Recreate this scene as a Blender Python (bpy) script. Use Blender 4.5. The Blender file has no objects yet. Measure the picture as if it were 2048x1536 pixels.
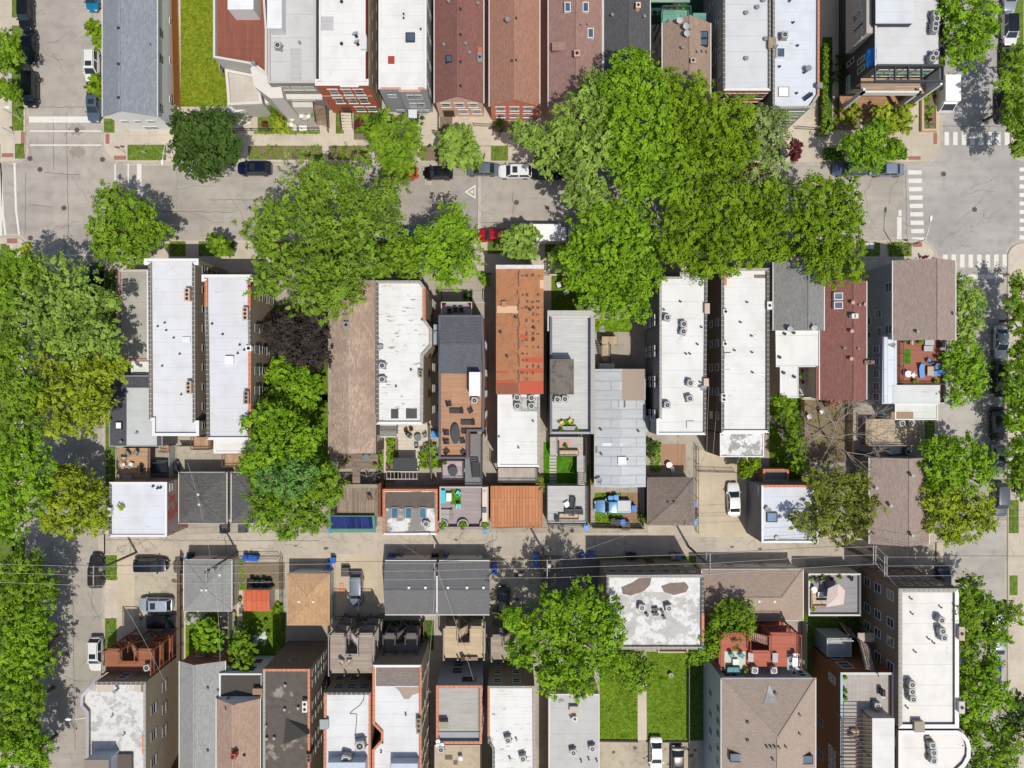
import bpy, math, random
import numpy as np
from math import radians as rad, sin, cos, pi, hypot, atan2
random.seed(7); rng = np.random.default_rng(7)
SC = bpy.context.scene; COL = SC.collection
# ---------------------------------------------------------------- camera, sky, sun, exposure
HC = 100.0; KP = 14.2                      # drone height in metres, photo pixels per metre at street level
cam = bpy.data.cameras.new('camera'); co = bpy.data.objects.new('camera', cam); COL.objects.link(co)
co.location = (0, 0, HC); cam.sensor_width = 36; cam.lens = 36*HC/(2048/KP); cam.clip_start = 1; cam.clip_end = 6000
SC.camera = co
SUN_EL, SUN_AZ = 66.0, 151.0               # azimuth clockwise from north (+y)
W = bpy.data.worlds.new('World'); SC.world = W; W.use_nodes = True
nt = W.node_tree; sk = nt.nodes.new('ShaderNodeTexSky'); sk.sky_type = 'NISHITA'; sk.sun_disc = False
sk.sun_elevation = rad(SUN_EL); sk.sun_rotation = rad(SUN_AZ); sk.air_density = 1.0; sk.dust_density = 2.2
bg = nt.nodes['Background']; bg.inputs['Strength'].default_value = 0.098
nt.links.new(sk.outputs[0], bg.inputs['Color'])
sl = bpy.data.lights.new('sun', 'SUN'); sl.energy = 3.6; sl.angle = rad(0.5); sl.color = (1, .95, .86)
so = bpy.data.objects.new('sun', sl); COL.objects.link(so); so.rotation_euler = (rad(90-SUN_EL), 0, rad(180-SUN_AZ)); so.location = (0, 0, 60)
SC.view_settings.view_transform = 'Standard'; SC.view_settings.look = 'None'
SC.view_settings.exposure = 0.0; SC.view_settings.gamma = 1
# ---------------------------------------------------------------- placing
def P(px, py, h=0.0):                      # a point seen at photo pixel (px,py) that stands h metres above the street
    s = (1-h/HC)/KP
    return ((px-1024)*s, (768-py)*s)
def RW(r, h=0.0):
    a = P(r[0], r[3], h); b = P(r[2], r[1], h)
    return (a[0], a[1], b[0], b[1])
def PL(pts, h=0.0):
    q = [P(x, y, h) for x, y in pts]
    return q if area(q) > 0 else q[::-1]
def area(q): return sum(q[i-1][0]*q[i][1]-q[i][0]*q[i-1][1] for i in range(len(q)))/2
def rectp(r): return [(r[0], r[1]), (r[2], r[1]), (r[2], r[3]), (r[0], r[3])]
def inset(q, d):
    n = len(q); out = []
    for i in range(n):
        a, b, c = q[i-1], q[i], q[(i+1) % n]
        l1 = hypot(b[0]-a[0], b[1]-a[1]); l2 = hypot(c[0]-b[0], c[1]-b[1])
        n1 = (-(b[1]-a[1])/l1, (b[0]-a[0])/l1); n2 = (-(c[1]-b[1])/l2, (c[0]-b[0])/l2)
        k = max(1+n1[0]*n2[0]+n1[1]*n2[1], .3)
        out.append((b[0]+(n1[0]+n2[0])*d/k, b[1]+(n1[1]+n2[1])*d/k))
    return out
# ---------------------------------------------------------------- mesh builder
OFF = {}
class MB:
    def __init__(s): s.v = []; s.f = []
    def add(s, vs, fs):
        n = len(s.v); s.v += [tuple(v) for v in vs]; s.f += [tuple(i+n for i in f) for f in fs]; return s
    def prism(s, q, z0, z1, top=True, bot=True):
        n = len(q); fs = [(i, (i+1) % n, (i+1) % n+n, i+n) for i in range(n)]
        if top: fs.append(tuple(range(n, 2*n)))
        if bot: fs.append(tuple(range(n-1, -1, -1)))
        return s.add([(x, y, z0) for x, y in q]+[(x, y, z1) for x, y in q], fs)
    def box(s, x0, y0, z0, x1, y1, z1):
        x0, x1 = min(x0, x1), max(x0, x1); y0, y1 = min(y0, y1), max(y0, y1)
        return s.prism([(x0, y0), (x1, y0), (x1, y1), (x0, y1)], z0, z1)
    def ring(s, q, p, z0, z1):             # q outer, p inner, same count
        n = len(q); fs = []
        for i in range(n):
            j = (i+1) % n
            fs += [(i, j, j+n, i+n), (i+2*n, i+3*n, j+3*n, j+2*n), (i+n, j+n, j+3*n, i+3*n), (i, i+2*n, j+2*n, j)]
        return s.add([(x, y, z) for pp in (q, p) for z in (z0, z1) for x, y in pp], fs)
    def cyl(s, cx, cy, z0, z1, r, n=12, r2=None, cap=True):
        r2 = r if r2 is None else r2
        vs = [(cx+r*cos(2*pi*i/n), cy+r*sin(2*pi*i/n), z0) for i in range(n)]+[(cx+r2*cos(2*pi*i/n), cy+r2*sin(2*pi*i/n), z1) for i in range(n)]
        fs = [(i, (i+1) % n, (i+1) % n+n, i+n) for i in range(n)]
        if cap: fs += [tuple(range(n, 2*n)), tuple(range(n-1, -1, -1))]
        return s.add(vs, fs)
    def disc(s, cx, cy, z, r0, r1, n=16, th=.02):
        q = [(cx+r1*cos(2*pi*i/n), cy+r1*sin(2*pi*i/n)) for i in range(n)]; p = [(cx+r0*cos(2*pi*i/n), cy+r0*sin(2*pi*i/n)) for i in range(n)]
        return s.ring(q, p, z, z+th)
    def tube(s, a, b, r=.05, n=6, r2=None):
        a = np.array(a, float); b = np.array(b, float); d = b-a; L = np.linalg.norm(d)
        if L < 1e-6: return s
        d /= L; u = np.cross(d, (0, 0, 1.0) if abs(d[2]) < .9 else (1.0, 0, 0)); u /= np.linalg.norm(u); w = np.cross(d, u)
        r2 = r if r2 is None else r2
        vs = [tuple(a+r*(cos(t)*u+sin(t)*w)) for t in [2*pi*i/n for i in range(n)]]+[tuple(b+r2*(cos(t)*u+sin(t)*w)) for t in [2*pi*i/n for i in range(n)]]
        return s.add(vs, [((i+1) % n, i, i+n, (i+1) % n+n) for i in range(n)]+[tuple(range(n)), tuple(range(2*n-1, n-1, -1))])
    def beam(s, a, b, w=.12, h=.12):       # rectangular bar between two 3D points
        a = np.array(a, float); b = np.array(b, float); d = b-a; L = np.linalg.norm(d); d /= L
        u = np.cross(d, (0, 0, 1.0) if abs(d[2]) < .95 else (1.0, 0, 0)); u /= np.linalg.norm(u); k = np.cross(u, d)
        vs = [tuple(p+sx*u*w/2+sz*k*h/2) for p in (a, b) for sx, sz in ((-1, -1), (1, -1), (1, 1), (-1, 1))]
        return s.add(vs, [(0, 1, 2, 3), (7, 6, 5, 4), (0, 4, 5, 1), (1, 5, 6, 2), (2, 6, 7, 3), (3, 7, 4, 0)])
    def ball(s, cx, cy, cz, r, n=8, sz=1.0):
        vs = [(cx, cy, cz-r*sz)]; m = n//2
        for j in range(1, m):
            t = -pi/2+pi*j/m
            vs += [(cx+r*cos(t)*cos(2*pi*i/n), cy+r*cos(t)*sin(2*pi*i/n), cz+r*sz*sin(t)) for i in range(n)]
        vs.append((cx, cy, cz+r*sz)); fs = []
        for i in range(n):
            j = (i+1) % n; fs.append((0, 1+j, 1+i)); k = 1+(m-2)*n; fs.append((k+i, k+j, len(vs)-1))
            for q in range(m-2): b = 1+q*n; fs.append((b+i, b+j, b+n+j, b+n+i))
        return s.add(vs, fs)
    def build(s, name, m, parent=None, smooth=False, label=None):
        if not s.v: return None
        off = OFF.get(parent.name, (0, 0, 0)) if parent else (0, 0, 0)
        me = bpy.data.meshes.new(name); me.from_pydata([(x-off[0], y-off[1], z-off[2]) for x, y, z in s.v], [], s.f)
        me.materials.append(m); me.validate()
        if smooth:
            me.polygons.foreach_set('use_smooth', [True]*len(me.polygons))
            try: me.set_sharp_from_angle(angle=rad(40))
            except Exception: pass
        o = bpy.data.objects.new(name, me); COL.objects.link(o)
        if parent: o.parent = parent; OFF[o.name] = off
        if label: o['label'] = label
        return o
def thing(name, label, cat, loc, group=None, rot=0):
    o = bpy.data.objects.new(name, None); COL.objects.link(o); o.empty_display_size = .3
    o.location = loc; o.rotation_euler = (0, 0, rot); OFF[o.name] = tuple(loc)
    o['label'] = label; o['category'] = cat
    if group: o['group'] = group
    return o
def dup(root, loc, rot=0, label=None, group=None, sc=1.0):
    def cp(o, par):
        c = o.copy(); COL.objects.link(c); c.parent = par
        for ch in o.children: cp(ch, c)
        return c
    r = cp(root, None); r.location = loc; r.rotation_euler = (0, 0, rot); r.scale = (sc, sc, sc)
    if label: r['label'] = label
    if group: r['group'] = group
    return r
class Proto:                               # a thing built once at the origin, then moved (first use) or copied
    def __init__(s, make): s.make = make; s.o = None
    def put(s, loc, rot, label, group=None, sc=1.0):
        if s.o is None:
            s.o = s.make(); o = s.o; o.location = loc; o.rotation_euler = (0, 0, rot); o['label'] = label; o.scale = (sc, sc, sc)
            if group: o['group'] = group
            return o
        return dup(s.o, loc, rot, label, group, sc)
def struct(name, mb, m, kind='structure'):
    o = mb.build(name, m); o['kind'] = kind; return o
NUM = ['zero', 'one', 'two', 'three', 'four', 'five', 'six', 'seven', 'eight', 'nine', 'ten', 'eleven', 'twelve']
ORD = ['', 'second', 'third', 'fourth', 'fifth', 'sixth', 'seventh', 'eighth', 'ninth', 'tenth', 'eleventh']
def seqw(i, n, ax='x'):
    a, b = ('leftmost', 'rightmost') if ax == 'x' else ('topmost', 'lowest')
    if n == 1: return ''
    if i == 0: return ', '+a+' of '+NUM[n]
    if i == n-1: return ', '+b+' of '+NUM[n]
    return ', '+ORD[i]+' from '+('left' if ax == 'x' else 'top')
# ---------------------------------------------------------------- materials
class G:
    def __init__(s, name):
        s.m = bpy.data.materials.new(name); s.m.use_nodes = True; s.t = s.m.node_tree; s.b = s.t.nodes['Principled BSDF']
        tc = s.n('ShaderNodeTexCoord'); s.co = tc.outputs['Object']
        g = s.n('ShaderNodeNewGeometry'); s.pos = g.outputs['Position']
    def n(s, typ, outi=None, ops=None, **kw):
        nd = s.t.nodes.new(typ)
        for k, v in (ops or {}).items(): setattr(nd, k, v)
        for k, v in kw.items():
            k = int(k[1:]) if k[0] == 'i' and k[1:].isdigit() else k.replace('_', ' ')
            s.set(nd.inputs[k], v)
        return nd if outi is None else nd.outputs[outi]
    def set(s, inp, v):
        if isinstance(v, bpy.types.NodeSocket): s.t.links.new(v, inp)
        elif isinstance(v, tuple) and len(v) == 3 and inp.type == 'RGBA': inp.default_value = (*v, 1)
        else: inp.default_value = v
    def noise(s, sc, det=3, vec=None, rough=.55):
        rough = min(rough, .62); return s.n('ShaderNodeTexNoise', 0, None, Vector=vec or s.co, Scale=sc, Detail=det, Roughness=rough)
    def ramp(s, f, a, b):                  # 0..1 between a and b
        return s.n('ShaderNodeMapRange', 0, None, i0=f, i1=a, i2=b, i3=0.0, i4=1.0)
    def mix(s, f, a, b, mode='MIX'):
        nd = s.t.nodes.new('ShaderNodeMix'); nd.data_type = 'RGBA'; nd.blend_type = mode
        s.set(nd.inputs[0], f); s.set(nd.inputs[6], a); s.set(nd.inputs[7], b); return nd.outputs[2]
    def math(s, op, a, b=0.0):
        return s.n('ShaderNodeMath', 0, {'operation': op}, i0=a, i1=b)
    def vmap(s, scale=(1, 1, 1), rot=0.0, vec=None):
        return s.n('ShaderNodeMapping', 0, None, Vector=vec or s.co, Scale=scale, Rotation=(0, 0, rot))
    def bump(s, h, st=.3, d=.03): s.set(s.b.inputs['Normal'], s.n('ShaderNodeBump', 0, None, Height=h, Strength=st, Distance=d))
    def done(s, col, rough=.85, metal=0.0, spec=.3):
        s.set(s.b.inputs['Base Color'], col); s.set(s.b.inputs['Roughness'], rough); s.b.inputs['Metallic'].default_value = metal
        s.b.inputs['Specular IOR Level'].default_value = spec; return s.m
def C(r, g, b):                            # colour seen in sunlight in the photo -> base colour
    f = lambda v: ((v/255+.055)/1.055)**2.4 if v > 10 else v/255/12.92
    return tuple(min(.85, f(v)*.78) for v in (r, g, b))
def sc_(c, k): return tuple(min(.9, v*k) for v in c)
MC = {}
def cached(fn):
    def w(*a, **k):
        key = (fn.__name__, a, tuple(sorted(k.items())))
        if key not in MC: MC[key] = fn(*a, **k)
        return MC[key]
    return w
@cached
def plain(c, rough=.6, metal=0.0, var=.12, sc=3.0):
    g = G('paint'); f = g.noise(sc, 4); return g.done(g.mix(f, sc_(c, 1-var), sc_(c, 1+var)), rough, metal)
@cached
def shingle(c, ridge='NS', var=.28, blotch=.25, c2=None):
    c = sc_(c, 1.32)
    g = G('shingle'); v = g.vmap((1, 1, 1), pi/2 if ridge == 'NS' else 0)
    br = g.n('ShaderNodeTexBrick', 0, None, Vector=v, Color1=sc_(c, 1-var), Color2=sc_(c, 1+var), Mortar=sc_(c, .55), Scale=1.0, Mortar_Size=.022, Mortar_Smooth=.3, Bias=0.0, Brick_Width=.42, Row_Height=.2)
    n1 = g.ramp(g.noise(.35, 3), .42, .6); n2 = g.noise(9, 4)
    col = g.mix(g.math('MULTIPLY', n1, blotch), br, c2 or sc_(c, .7)); col = g.mix(.5, col, g.mix(n2, sc_(c, .5), sc_(c, 1.5)))
    g.bump(n2, .25); return g.done(col, .95, spec=.1)
@cached
def membrane(c, dirt=0.0, dc=(.1, .095, .085), seam=1.5, ax='y', seed=0.0, blot=.45):
    g = G('roof_membrane'); v = g.n('ShaderNodeVectorMath', 0, {'operation': 'ADD'}, i0=g.co, i1=(seed, seed*1.7, 0))
    w = g.n('ShaderNodeTexWave', 1, {'bands_direction': ax.upper(), 'wave_profile': 'SAW'}, Vector=v, Scale=6.2832/(20*seam), Distortion=.25, Detail=1.0, Detail_Scale=.5)
    line = g.ramp(w, .955, .985)
    n1 = g.noise(.5, 5, v); n3 = g.noise(14, 3, v)
    n9 = g.ramp(g.noise(.35, 4, g.vmap((1, .25, 1), 0, v), .6), .5, .62); col = g.mix(g.math('MULTIPLY', g.ramp(n1, .46, .64), .30), c, sc_(c, .7)); col = g.mix(g.math('MULTIPLY', n9, .16), col, (c[0]*.75, c[1]*.68, c[2]*.55))
    col = g.mix(g.math('MULTIPLY', line, .42), col, sc_(c, .45)); col = g.mix(.12, col, g.mix(n3, (.02, .02, .02), (.9, .9, .9)))
    if dirt > 0:
        big = g.ramp(g.noise(.42, 2, v), .66-blot*dirt, .72-blot*dirt+.05); fine = g.ramp(g.noise(1.5, 8, g.vmap((.5, 2.2, 1), 0, v), .8), .585, .63)
        col = g.mix(g.math('MULTIPLY', g.math('MULTIPLY', big, fine), min(1, .55+.4*dirt)), col, dc)
    g.bump(g.noise(5, 4, v), .2); return g.done(col, .75, spec=.2)
@cached
def stained(c, dc, thr=.52, sc=.25, seed=0.0):
    g = G('roof_coating'); v = g.n('ShaderNodeVectorMath', 0, {'operation': 'ADD'}, i0=g.co, i1=(seed, seed, 0))
    n1 = g.noise(sc, 6, v, .65); f = g.ramp(n1, thr, thr+.04); n2 = g.noise(6, 5, v); n4 = g.noise(1.3, 5, v, .7)
    base = g.mix(g.math('MULTIPLY', g.ramp(n4, .5, .6), .5), c, sc_(c, .6)); dd = g.mix(n4, sc_(dc, .6), sc_(dc, 1.5))
    col = g.mix(f, base, dd); col = g.mix(.25, col, g.mix(n2, sc_(c, .4), sc_(c, 1.5)))
    g.bump(n2, .3); return g.done(col, .8)
def wallvec(g):
    sp = g.n('ShaderNodeSeparateXYZ', None, None, Vector=g.co)
    return g.n('ShaderNodeCombineXYZ', 0, None, X=g.math('ADD', sp.outputs[0], sp.outputs[1]), Y=sp.outputs[2])
@cached
def brick(c, c2=None, mort=None, var=.25):
    g = G('brick'); v = wallvec(g); c2 = c2 or sc_(c, .72)
    br = g.n('ShaderNodeTexBrick', 0, None, Vector=v, Color1=c, Color2=c2, Mortar=mort or sc_(c, .8), Scale=1.0, Mortar_Size=.012, Brick_Width=.42, Row_Height=.15)
    n = g.ramp(g.noise(.8, 5), .35, .7); col = g.mix(g.math('MULTIPLY', n, .4), br, sc_(c, .55)); col = g.mix(.35, col, g.mix(g.noise(8, 3), sc_(c, .5), sc_(c, 1.4)))
    g.bump(br, .2); return g.done(col, .92, spec=.15)
@cached
def siding(c, step=.22):
    g = G('siding'); sp = g.n('ShaderNodeSeparateXYZ', None, None, Vector=g.co)
    f = g.math('FRACT', g.math('DIVIDE', sp.outputs[2], step)); l = g.ramp(f, .86, .9)
    col = g.mix(g.math('MULTIPLY', l, .4), g.mix(g.noise(.7, 4), sc_(c, .9), sc_(c, 1.08)), sc_(c, .4)); g.bump(f, .3); return g.done(col, .6)
@cached
def planks(c, ax='x', w=.15, var=.22, gap=.5, rough=.8, wear=.3, metal=0.0):   # boards run along ax
    g = G('boards'); v = g.vmap((1, 1, 1), 0 if ax == 'x' else pi/2)
    br = g.n('ShaderNodeTexBrick', 0, {'offset': .37}, Vector=v, Color1=sc_(c, 1-var), Color2=sc_(c, 1+var), Mortar=sc_(c, gap), Scale=1.0, Mortar_Size=w*.07, Brick_Width=3.4, Row_Height=w)
    n = g.noise(1.1, 5, g.vmap((.4, 2, 1), 0 if ax == 'x' else pi/2)); col = g.mix(g.math('MULTIPLY', g.ramp(n, .4, .7), wear), br, sc_(c, .5))
    g.bump(br, .3); return g.done(col, rough, metal)
@cached
def concrete(c, joint=1.5, stain=.3, crack=.5, seed=0.0, jx=True):
    g = G('concrete'); v = g.n('ShaderNodeVectorMath', 0, {'operation': 'ADD'}, i0=g.pos, i1=(seed, seed*.7, 0))
    n1 = g.ramp(g.noise(.16, 5, v), .4, .6); n2 = g.ramp(g.noise(1.0, 6, v), .5, .68); n3 = g.noise(18, 3, v)
    col = g.mix(n1, sc_(c, 1.06), sc_(c, .86)); col = g.mix(g.math('MULTIPLY', n2, stain), col, sc_(c, .5)); col = g.mix(.14, col, g.mix(n3, (.02, .02, .02), (.85, .82, .78)))
    if joint:
        br = g.n('ShaderNodeTexBrick', 1, {'offset': 0.0}, Vector=v, Scale=1.0, Mortar_Size=.016, Brick_Width=joint, Row_Height=joint)
        col = g.mix(g.math('MULTIPLY', br, .35), col, sc_(c, .35))
    if crack:
        dv = g.n('ShaderNodeVectorMath', 0, {'operation': 'ADD'}, i0=v, i1=g.n('ShaderNodeVectorMath', 0, {'operation': 'SCALE'}, i0=g.n('ShaderNodeTexNoise', 1, None, Vector=v, Scale=.7, Detail=5.0), Scale=2.2))
        vo = g.n('ShaderNodeTexVoronoi', 0, {'feature': 'DISTANCE_TO_EDGE'}, Vector=dv, Scale=.22)
        ck = g.math('MULTIPLY', g.math('SUBTRACT', 1.0, g.ramp(vo, .003, .014)), g.ramp(g.noise(.13, 2, v), .48, .58))
        col = g.mix(g.math('MULTIPLY', ck, crack), col, sc_(c, .22))
    g.bump(n3, .2); return g.done(col, .9, spec=.2)
@cached
def road(c, seed=0.0):
    g = G('asphalt'); v = g.n('ShaderNodeVectorMath', 0, {'operation': 'ADD'}, i0=g.pos, i1=(seed, seed*.7, 0))
    n1 = g.ramp(g.noise(.09, 4, v), .4, .6); n2 = g.ramp(g.noise(.7, 6, v), .5, .66); n3 = g.noise(22, 3, v)
    streak = g.ramp(g.noise(.55, 4, g.vmap((.12, 1.3, 1), 0, v)), .47, .62)
    col = g.mix(n1, sc_(c, 1.06), sc_(c, .84)); col = g.mix(g.math('MULTIPLY', n2, .34), col, sc_(c, .5)); col = g.mix(g.math('MULTIPLY', streak, .24), col, sc_(c, .55)); n8 = g.ramp(g.noise(.45, 3, v, .5), .68, .74); col = g.mix(g.math('MULTIPLY', n8, .35), col, sc_(c, .35))
    col = g.mix(.12, col, g.mix(n3, (.02, .02, .02), (.8, .78, .74)))
    dv = g.n('ShaderNodeVectorMath', 0, {'operation': 'ADD'}, i0=v, i1=g.n('ShaderNodeVectorMath', 0, {'operation': 'SCALE'}, i0=g.n('ShaderNodeTexNoise', 1, None, Vector=v, Scale=.5, Detail=6.0, Roughness=.7), Scale=3.5))
    for sc, th, am, ms in ((.09, .004, .5, .5), (.3, .007, .45, .54)):
        vo = g.n('ShaderNodeTexVoronoi', 0, {'feature': 'DISTANCE_TO_EDGE'}, Vector=dv, Scale=sc)
        ck = g.math('MULTIPLY', g.math('SUBTRACT', 1.0, g.ramp(vo, th*.3, th)), g.ramp(g.noise(.17, 3, v), ms, ms+.08)); col = g.mix(g.math('MULTIPLY', ck, am), col, sc_(c, .2))
    g.bump(n3, .25); return g.done(col, .88, spec=.2)
@cached
def grass(c, c2=None, dry=.35, dc=None, seed=0.0):
    g = G('grass'); n1 = g.ramp(g.noise(.4, 5, g.pos), .44, .56); n2 = g.noise(7, 6, g.pos, .8); n4 = g.ramp(g.noise(.9, 5, g.vmap((1, 1, 1), 1.0, g.pos)), .53, .62); c2 = c2 or sc_(c, .55)
    col = g.mix(n1, c, c2); col = g.mix(g.math('MULTIPLY', n4, dry), col, dc or (c[0]*1.9, c[1]*1.05, c[2]*1.5)); n7 = g.ramp(g.noise(2.0, 4, g.pos), .42, .58); col = g.mix(.45, col, g.mix(n7, sc_(c, .35), (c[0]*2, c[1]*1.5, c[2]*3))); col = g.mix(.4, col, g.mix(g.ramp(n2, .3, .7), sc_(c, .3), sc_(c, 1.7)))
    g.bump(n2, .9, .12); return g.done(col, .95, spec=.05)
@cached
def soil(c=(.22, .165, .12), green=.3):
    g = G('soil'); n1 = g.ramp(g.noise(1.1, 6, g.pos, .75), .5, .6); n2 = g.noise(10, 5, g.pos, .8)
    col = g.mix(g.math('MULTIPLY', n1, green), g.mix(n2, sc_(c, .5), sc_(c, 1.5)), (.09, .17, .025)); g.bump(n2, .8, .1); return g.done(col, .97, spec=.05)
@cached
def glassm(c=(.03, .045, .06), rough=.08):
    g = G('glass'); n = g.noise(.6, 2); return g.done(g.mix(n, sc_(c, .5), sc_(c, 1.7)), rough, 0, .6)
@cached
def carpaint(c, metal=.3):
    g = G('car_paint'); n = g.noise(2.5, 3); m = g.done(g.mix(n, sc_(c, .93), sc_(c, 1.05)), .28, metal, .5); g.b.inputs['Coat Weight'].default_value = .6; g.b.inputs['Coat Roughness'].default_value = .06; return m
@cached
def leafm(c, c2, tr=.16):
    g = G('leaves'); at = g.n('ShaderNodeAttribute', None, {'attribute_name': 'shade'}); f = at.outputs['Fac']
    col = g.mix(f, c, c2); col = g.mix(g.math('MULTIPLY', g.ramp(g.noise(.35, 2, g.pos), .4, .65), .35), col, sc_(c, .6))
    out = g.t.nodes['Material Output']; g.done(col, .7, 0, .06); tl = g.n('ShaderNodeBsdfTranslucent', 0, None, Color=g.mix(.5, col, (.30, .48, .01)))
    mx = g.n('ShaderNodeMixShader', 0, None, i0=tr, i1=g.b.outputs[0], i2=tl); g.t.links.new(mx, out.inputs['Surface']); return g.m
@cached
def tile(c, cj):
    g = G('coping_tiles'); br = g.n('ShaderNodeTexBrick', 1, {'offset': 0.0}, Vector=g.pos, Scale=1.0, Mortar_Size=.03, Brick_Width=.62, Row_Height=.62); return g.done(g.mix(br, g.mix(g.noise(2, 4), sc_(c, .75), sc_(c, 1.25)), cj), .85)
WHITE = C(250, 250, 250); CONC = C(205, 192, 175)
wood_dk = plain((.09, .055, .035), .8); steel = plain((.04, .042, .045), .5, .3); white = plain((.70, .70, .69), .5); black = plain((.018, .018, .02), .5)
galv = plain((.27, .28, .29), .5, .3); trimw = plain((.66, .65, .62), .6); trimg = plain((.36, .34, .31), .7); barkm = plain((.12, .095, .07), .9, 0, .4, 6); rubber = plain((.02, .02, .02), .85)
GL = glassm(); GLb = glassm((.06, .1, .15)); GLg = glassm((.10, .2, .15))
# ================================================================ BUILDERS
def sheet(name, polys, m, z, h=0.0, kind='structure', th=0.03):
    mb = MB()
    for p in polys: mb.prism(PL(rectp(p) if isinstance(p[0], (int, float)) else p, h), z-th, z, bot=False)
    return struct(name, mb, m, kind)
def rnd_rect(x0, y0, x1, y1, rs, n=7):     # rounded rectangle in photo pixels, rs = radii tl,tr,br,bl
    out = []
    for (cx, cy, r, a0) in ((x0, y0, rs[0], 180), (x1, y0, rs[1], 270), (x1, y1, rs[2], 0), (x0, y1, rs[3], 90)):
        if r <= 0: out.append((cx, cy)); continue
        ox = cx+(r if cx == x0 else -r); oy = cy+(r if cy == y0 else -r)
        out += [(ox+r*cos(rad(a0+90*i/n)), oy+r*sin(rad(a0+90*i/n))) for i in range(n+1)]
    return out
# ---- buildings ---------------------------------------------------
class B: pass
def windows(b, spec):
    """spec: list of (face, [z centres], [fractions along face], w, h, frame material, pane material, style)"""
    x0, y0, x1, y1 = b.rect
    for sp in spec:
        face, zs, fr, w, h = sp[:5]; fm = sp[5] if len(sp) > 5 and sp[5] else (trimw if face == 'S' else trimg); pm = sp[6] if len(sp) > 6 and sp[6] else GL; st = sp[7] if len(sp) > 7 else ''
        off = b.foff.get(face, 0)
        if isinstance(fr, int): fr = [(i+.5)/fr for i in range(fr)]
        for z in zs:
            for f in fr:
                m1 = MB(); m2 = MB()
                def bx(m, u0, u1, za, zb, d0, d1):
                    if face == 'S': c = x0+(x1-x0)*f; m.box(c+u0, y0+off-d1, za, c+u1, y0+off-d0, zb)
                    if face == 'N': c = x0+(x1-x0)*f; m.box(c+u0, y1-off+d0, za, c+u1, y1-off+d1, zb)
                    if face == 'E': c = y1-(y1-y0)*f; m.box(x1-off+d0, c+u0, za, x1-off+d1, c+u1, zb)
                    if face == 'W': c = y1-(y1-y0)*f; m.box(x0+off-d1, c+u0, za, x0+off-d0, c+u1, zb)
                t = .06; a, c_ = z-h/2, z+h/2
                bx(m1, -w/2-t, -w/2, a-t, c_+t, -.02, .06); bx(m1, w/2, w/2+t, a-t, c_+t, -.02, .06)
                bx(m1, -w/2, w/2, a-t, a, -.02, .06); bx(m1, -w/2, w/2, c_, c_+t, -.02, .06); bx(m1, -w/2, w/2, z-.03, z+.03, -.02, .045)
                if w > 1.5: bx(m1, -.03, .03, a, z-.03, -.02, .045); bx(m1, -.03, .03, z+.03, c_, -.02, .045)
                if st == 'lintel': bx(m1, -w/2-.28, w/2+.2, c_+t+.002, c_+t+.2, -.02, .07); bx(m1, -w/2-.2, w/2+.2, a-t-.16, a-t-.002, -.02, .1)
                if st == 'sill': bx(m1, -w/2-.15, w/2+.15, a-t-.14, a-t-.002, -.02, .09)
                bx(m2, -w/2+.003, w/2-.003, a+.003, c_-.003, -.015, .02)
                o = m1.build('window', fm, b.o); OFF[o.name] = OFF[b.o.name]; m2.build('pane', pm, o)
def door(b, face, f, m, w=1.0, h=2.1, z0=.3):
    x0, y0, x1, y1 = b.rect; off = b.foff.get(face, 0); mb = MB(); mh = MB()
    if face in 'NS':
        c = x0+(x1-x0)*f; yy = y1 if face == 'N' else y0; s = 1 if face == 'N' else -1; yy -= s*off
        mb.box(c-w/2, yy-.02, z0, c+w/2, yy+s*.07, z0+h); mh.box(c+w*.32, yy+s*.072, z0+1, c+w*.38, yy+s*.13, z0+1.12)
    else:
        c = y1-(y1-y0)*f; xx = x1 if face == 'E' else x0; s = 1 if face == 'E' else -1; xx -= s*off
        mb.box(xx-.02, c-w/2, z0, xx+s*.07, c+w/2, z0+h); mh.box(xx+s*.072, c+w*.32, z0+1, xx+s*.13, c+w*.38, z0+1.12)
    o = mb.build('door', m, b.o); mh.build('handle', steel, o)
def bstart(name, label, cat, q, group=None):
    b = B(); xs = [p[0] for p in q]; ys = [p[1] for p in q]; b.rect = (min(xs), min(ys), max(xs), max(ys)); b.foff = {}
    b.o = thing(name, label, cat, ((b.rect[0]+b.rect[2])/2, (b.rect[1]+b.rect[3])/2, .12), group); return b
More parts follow.
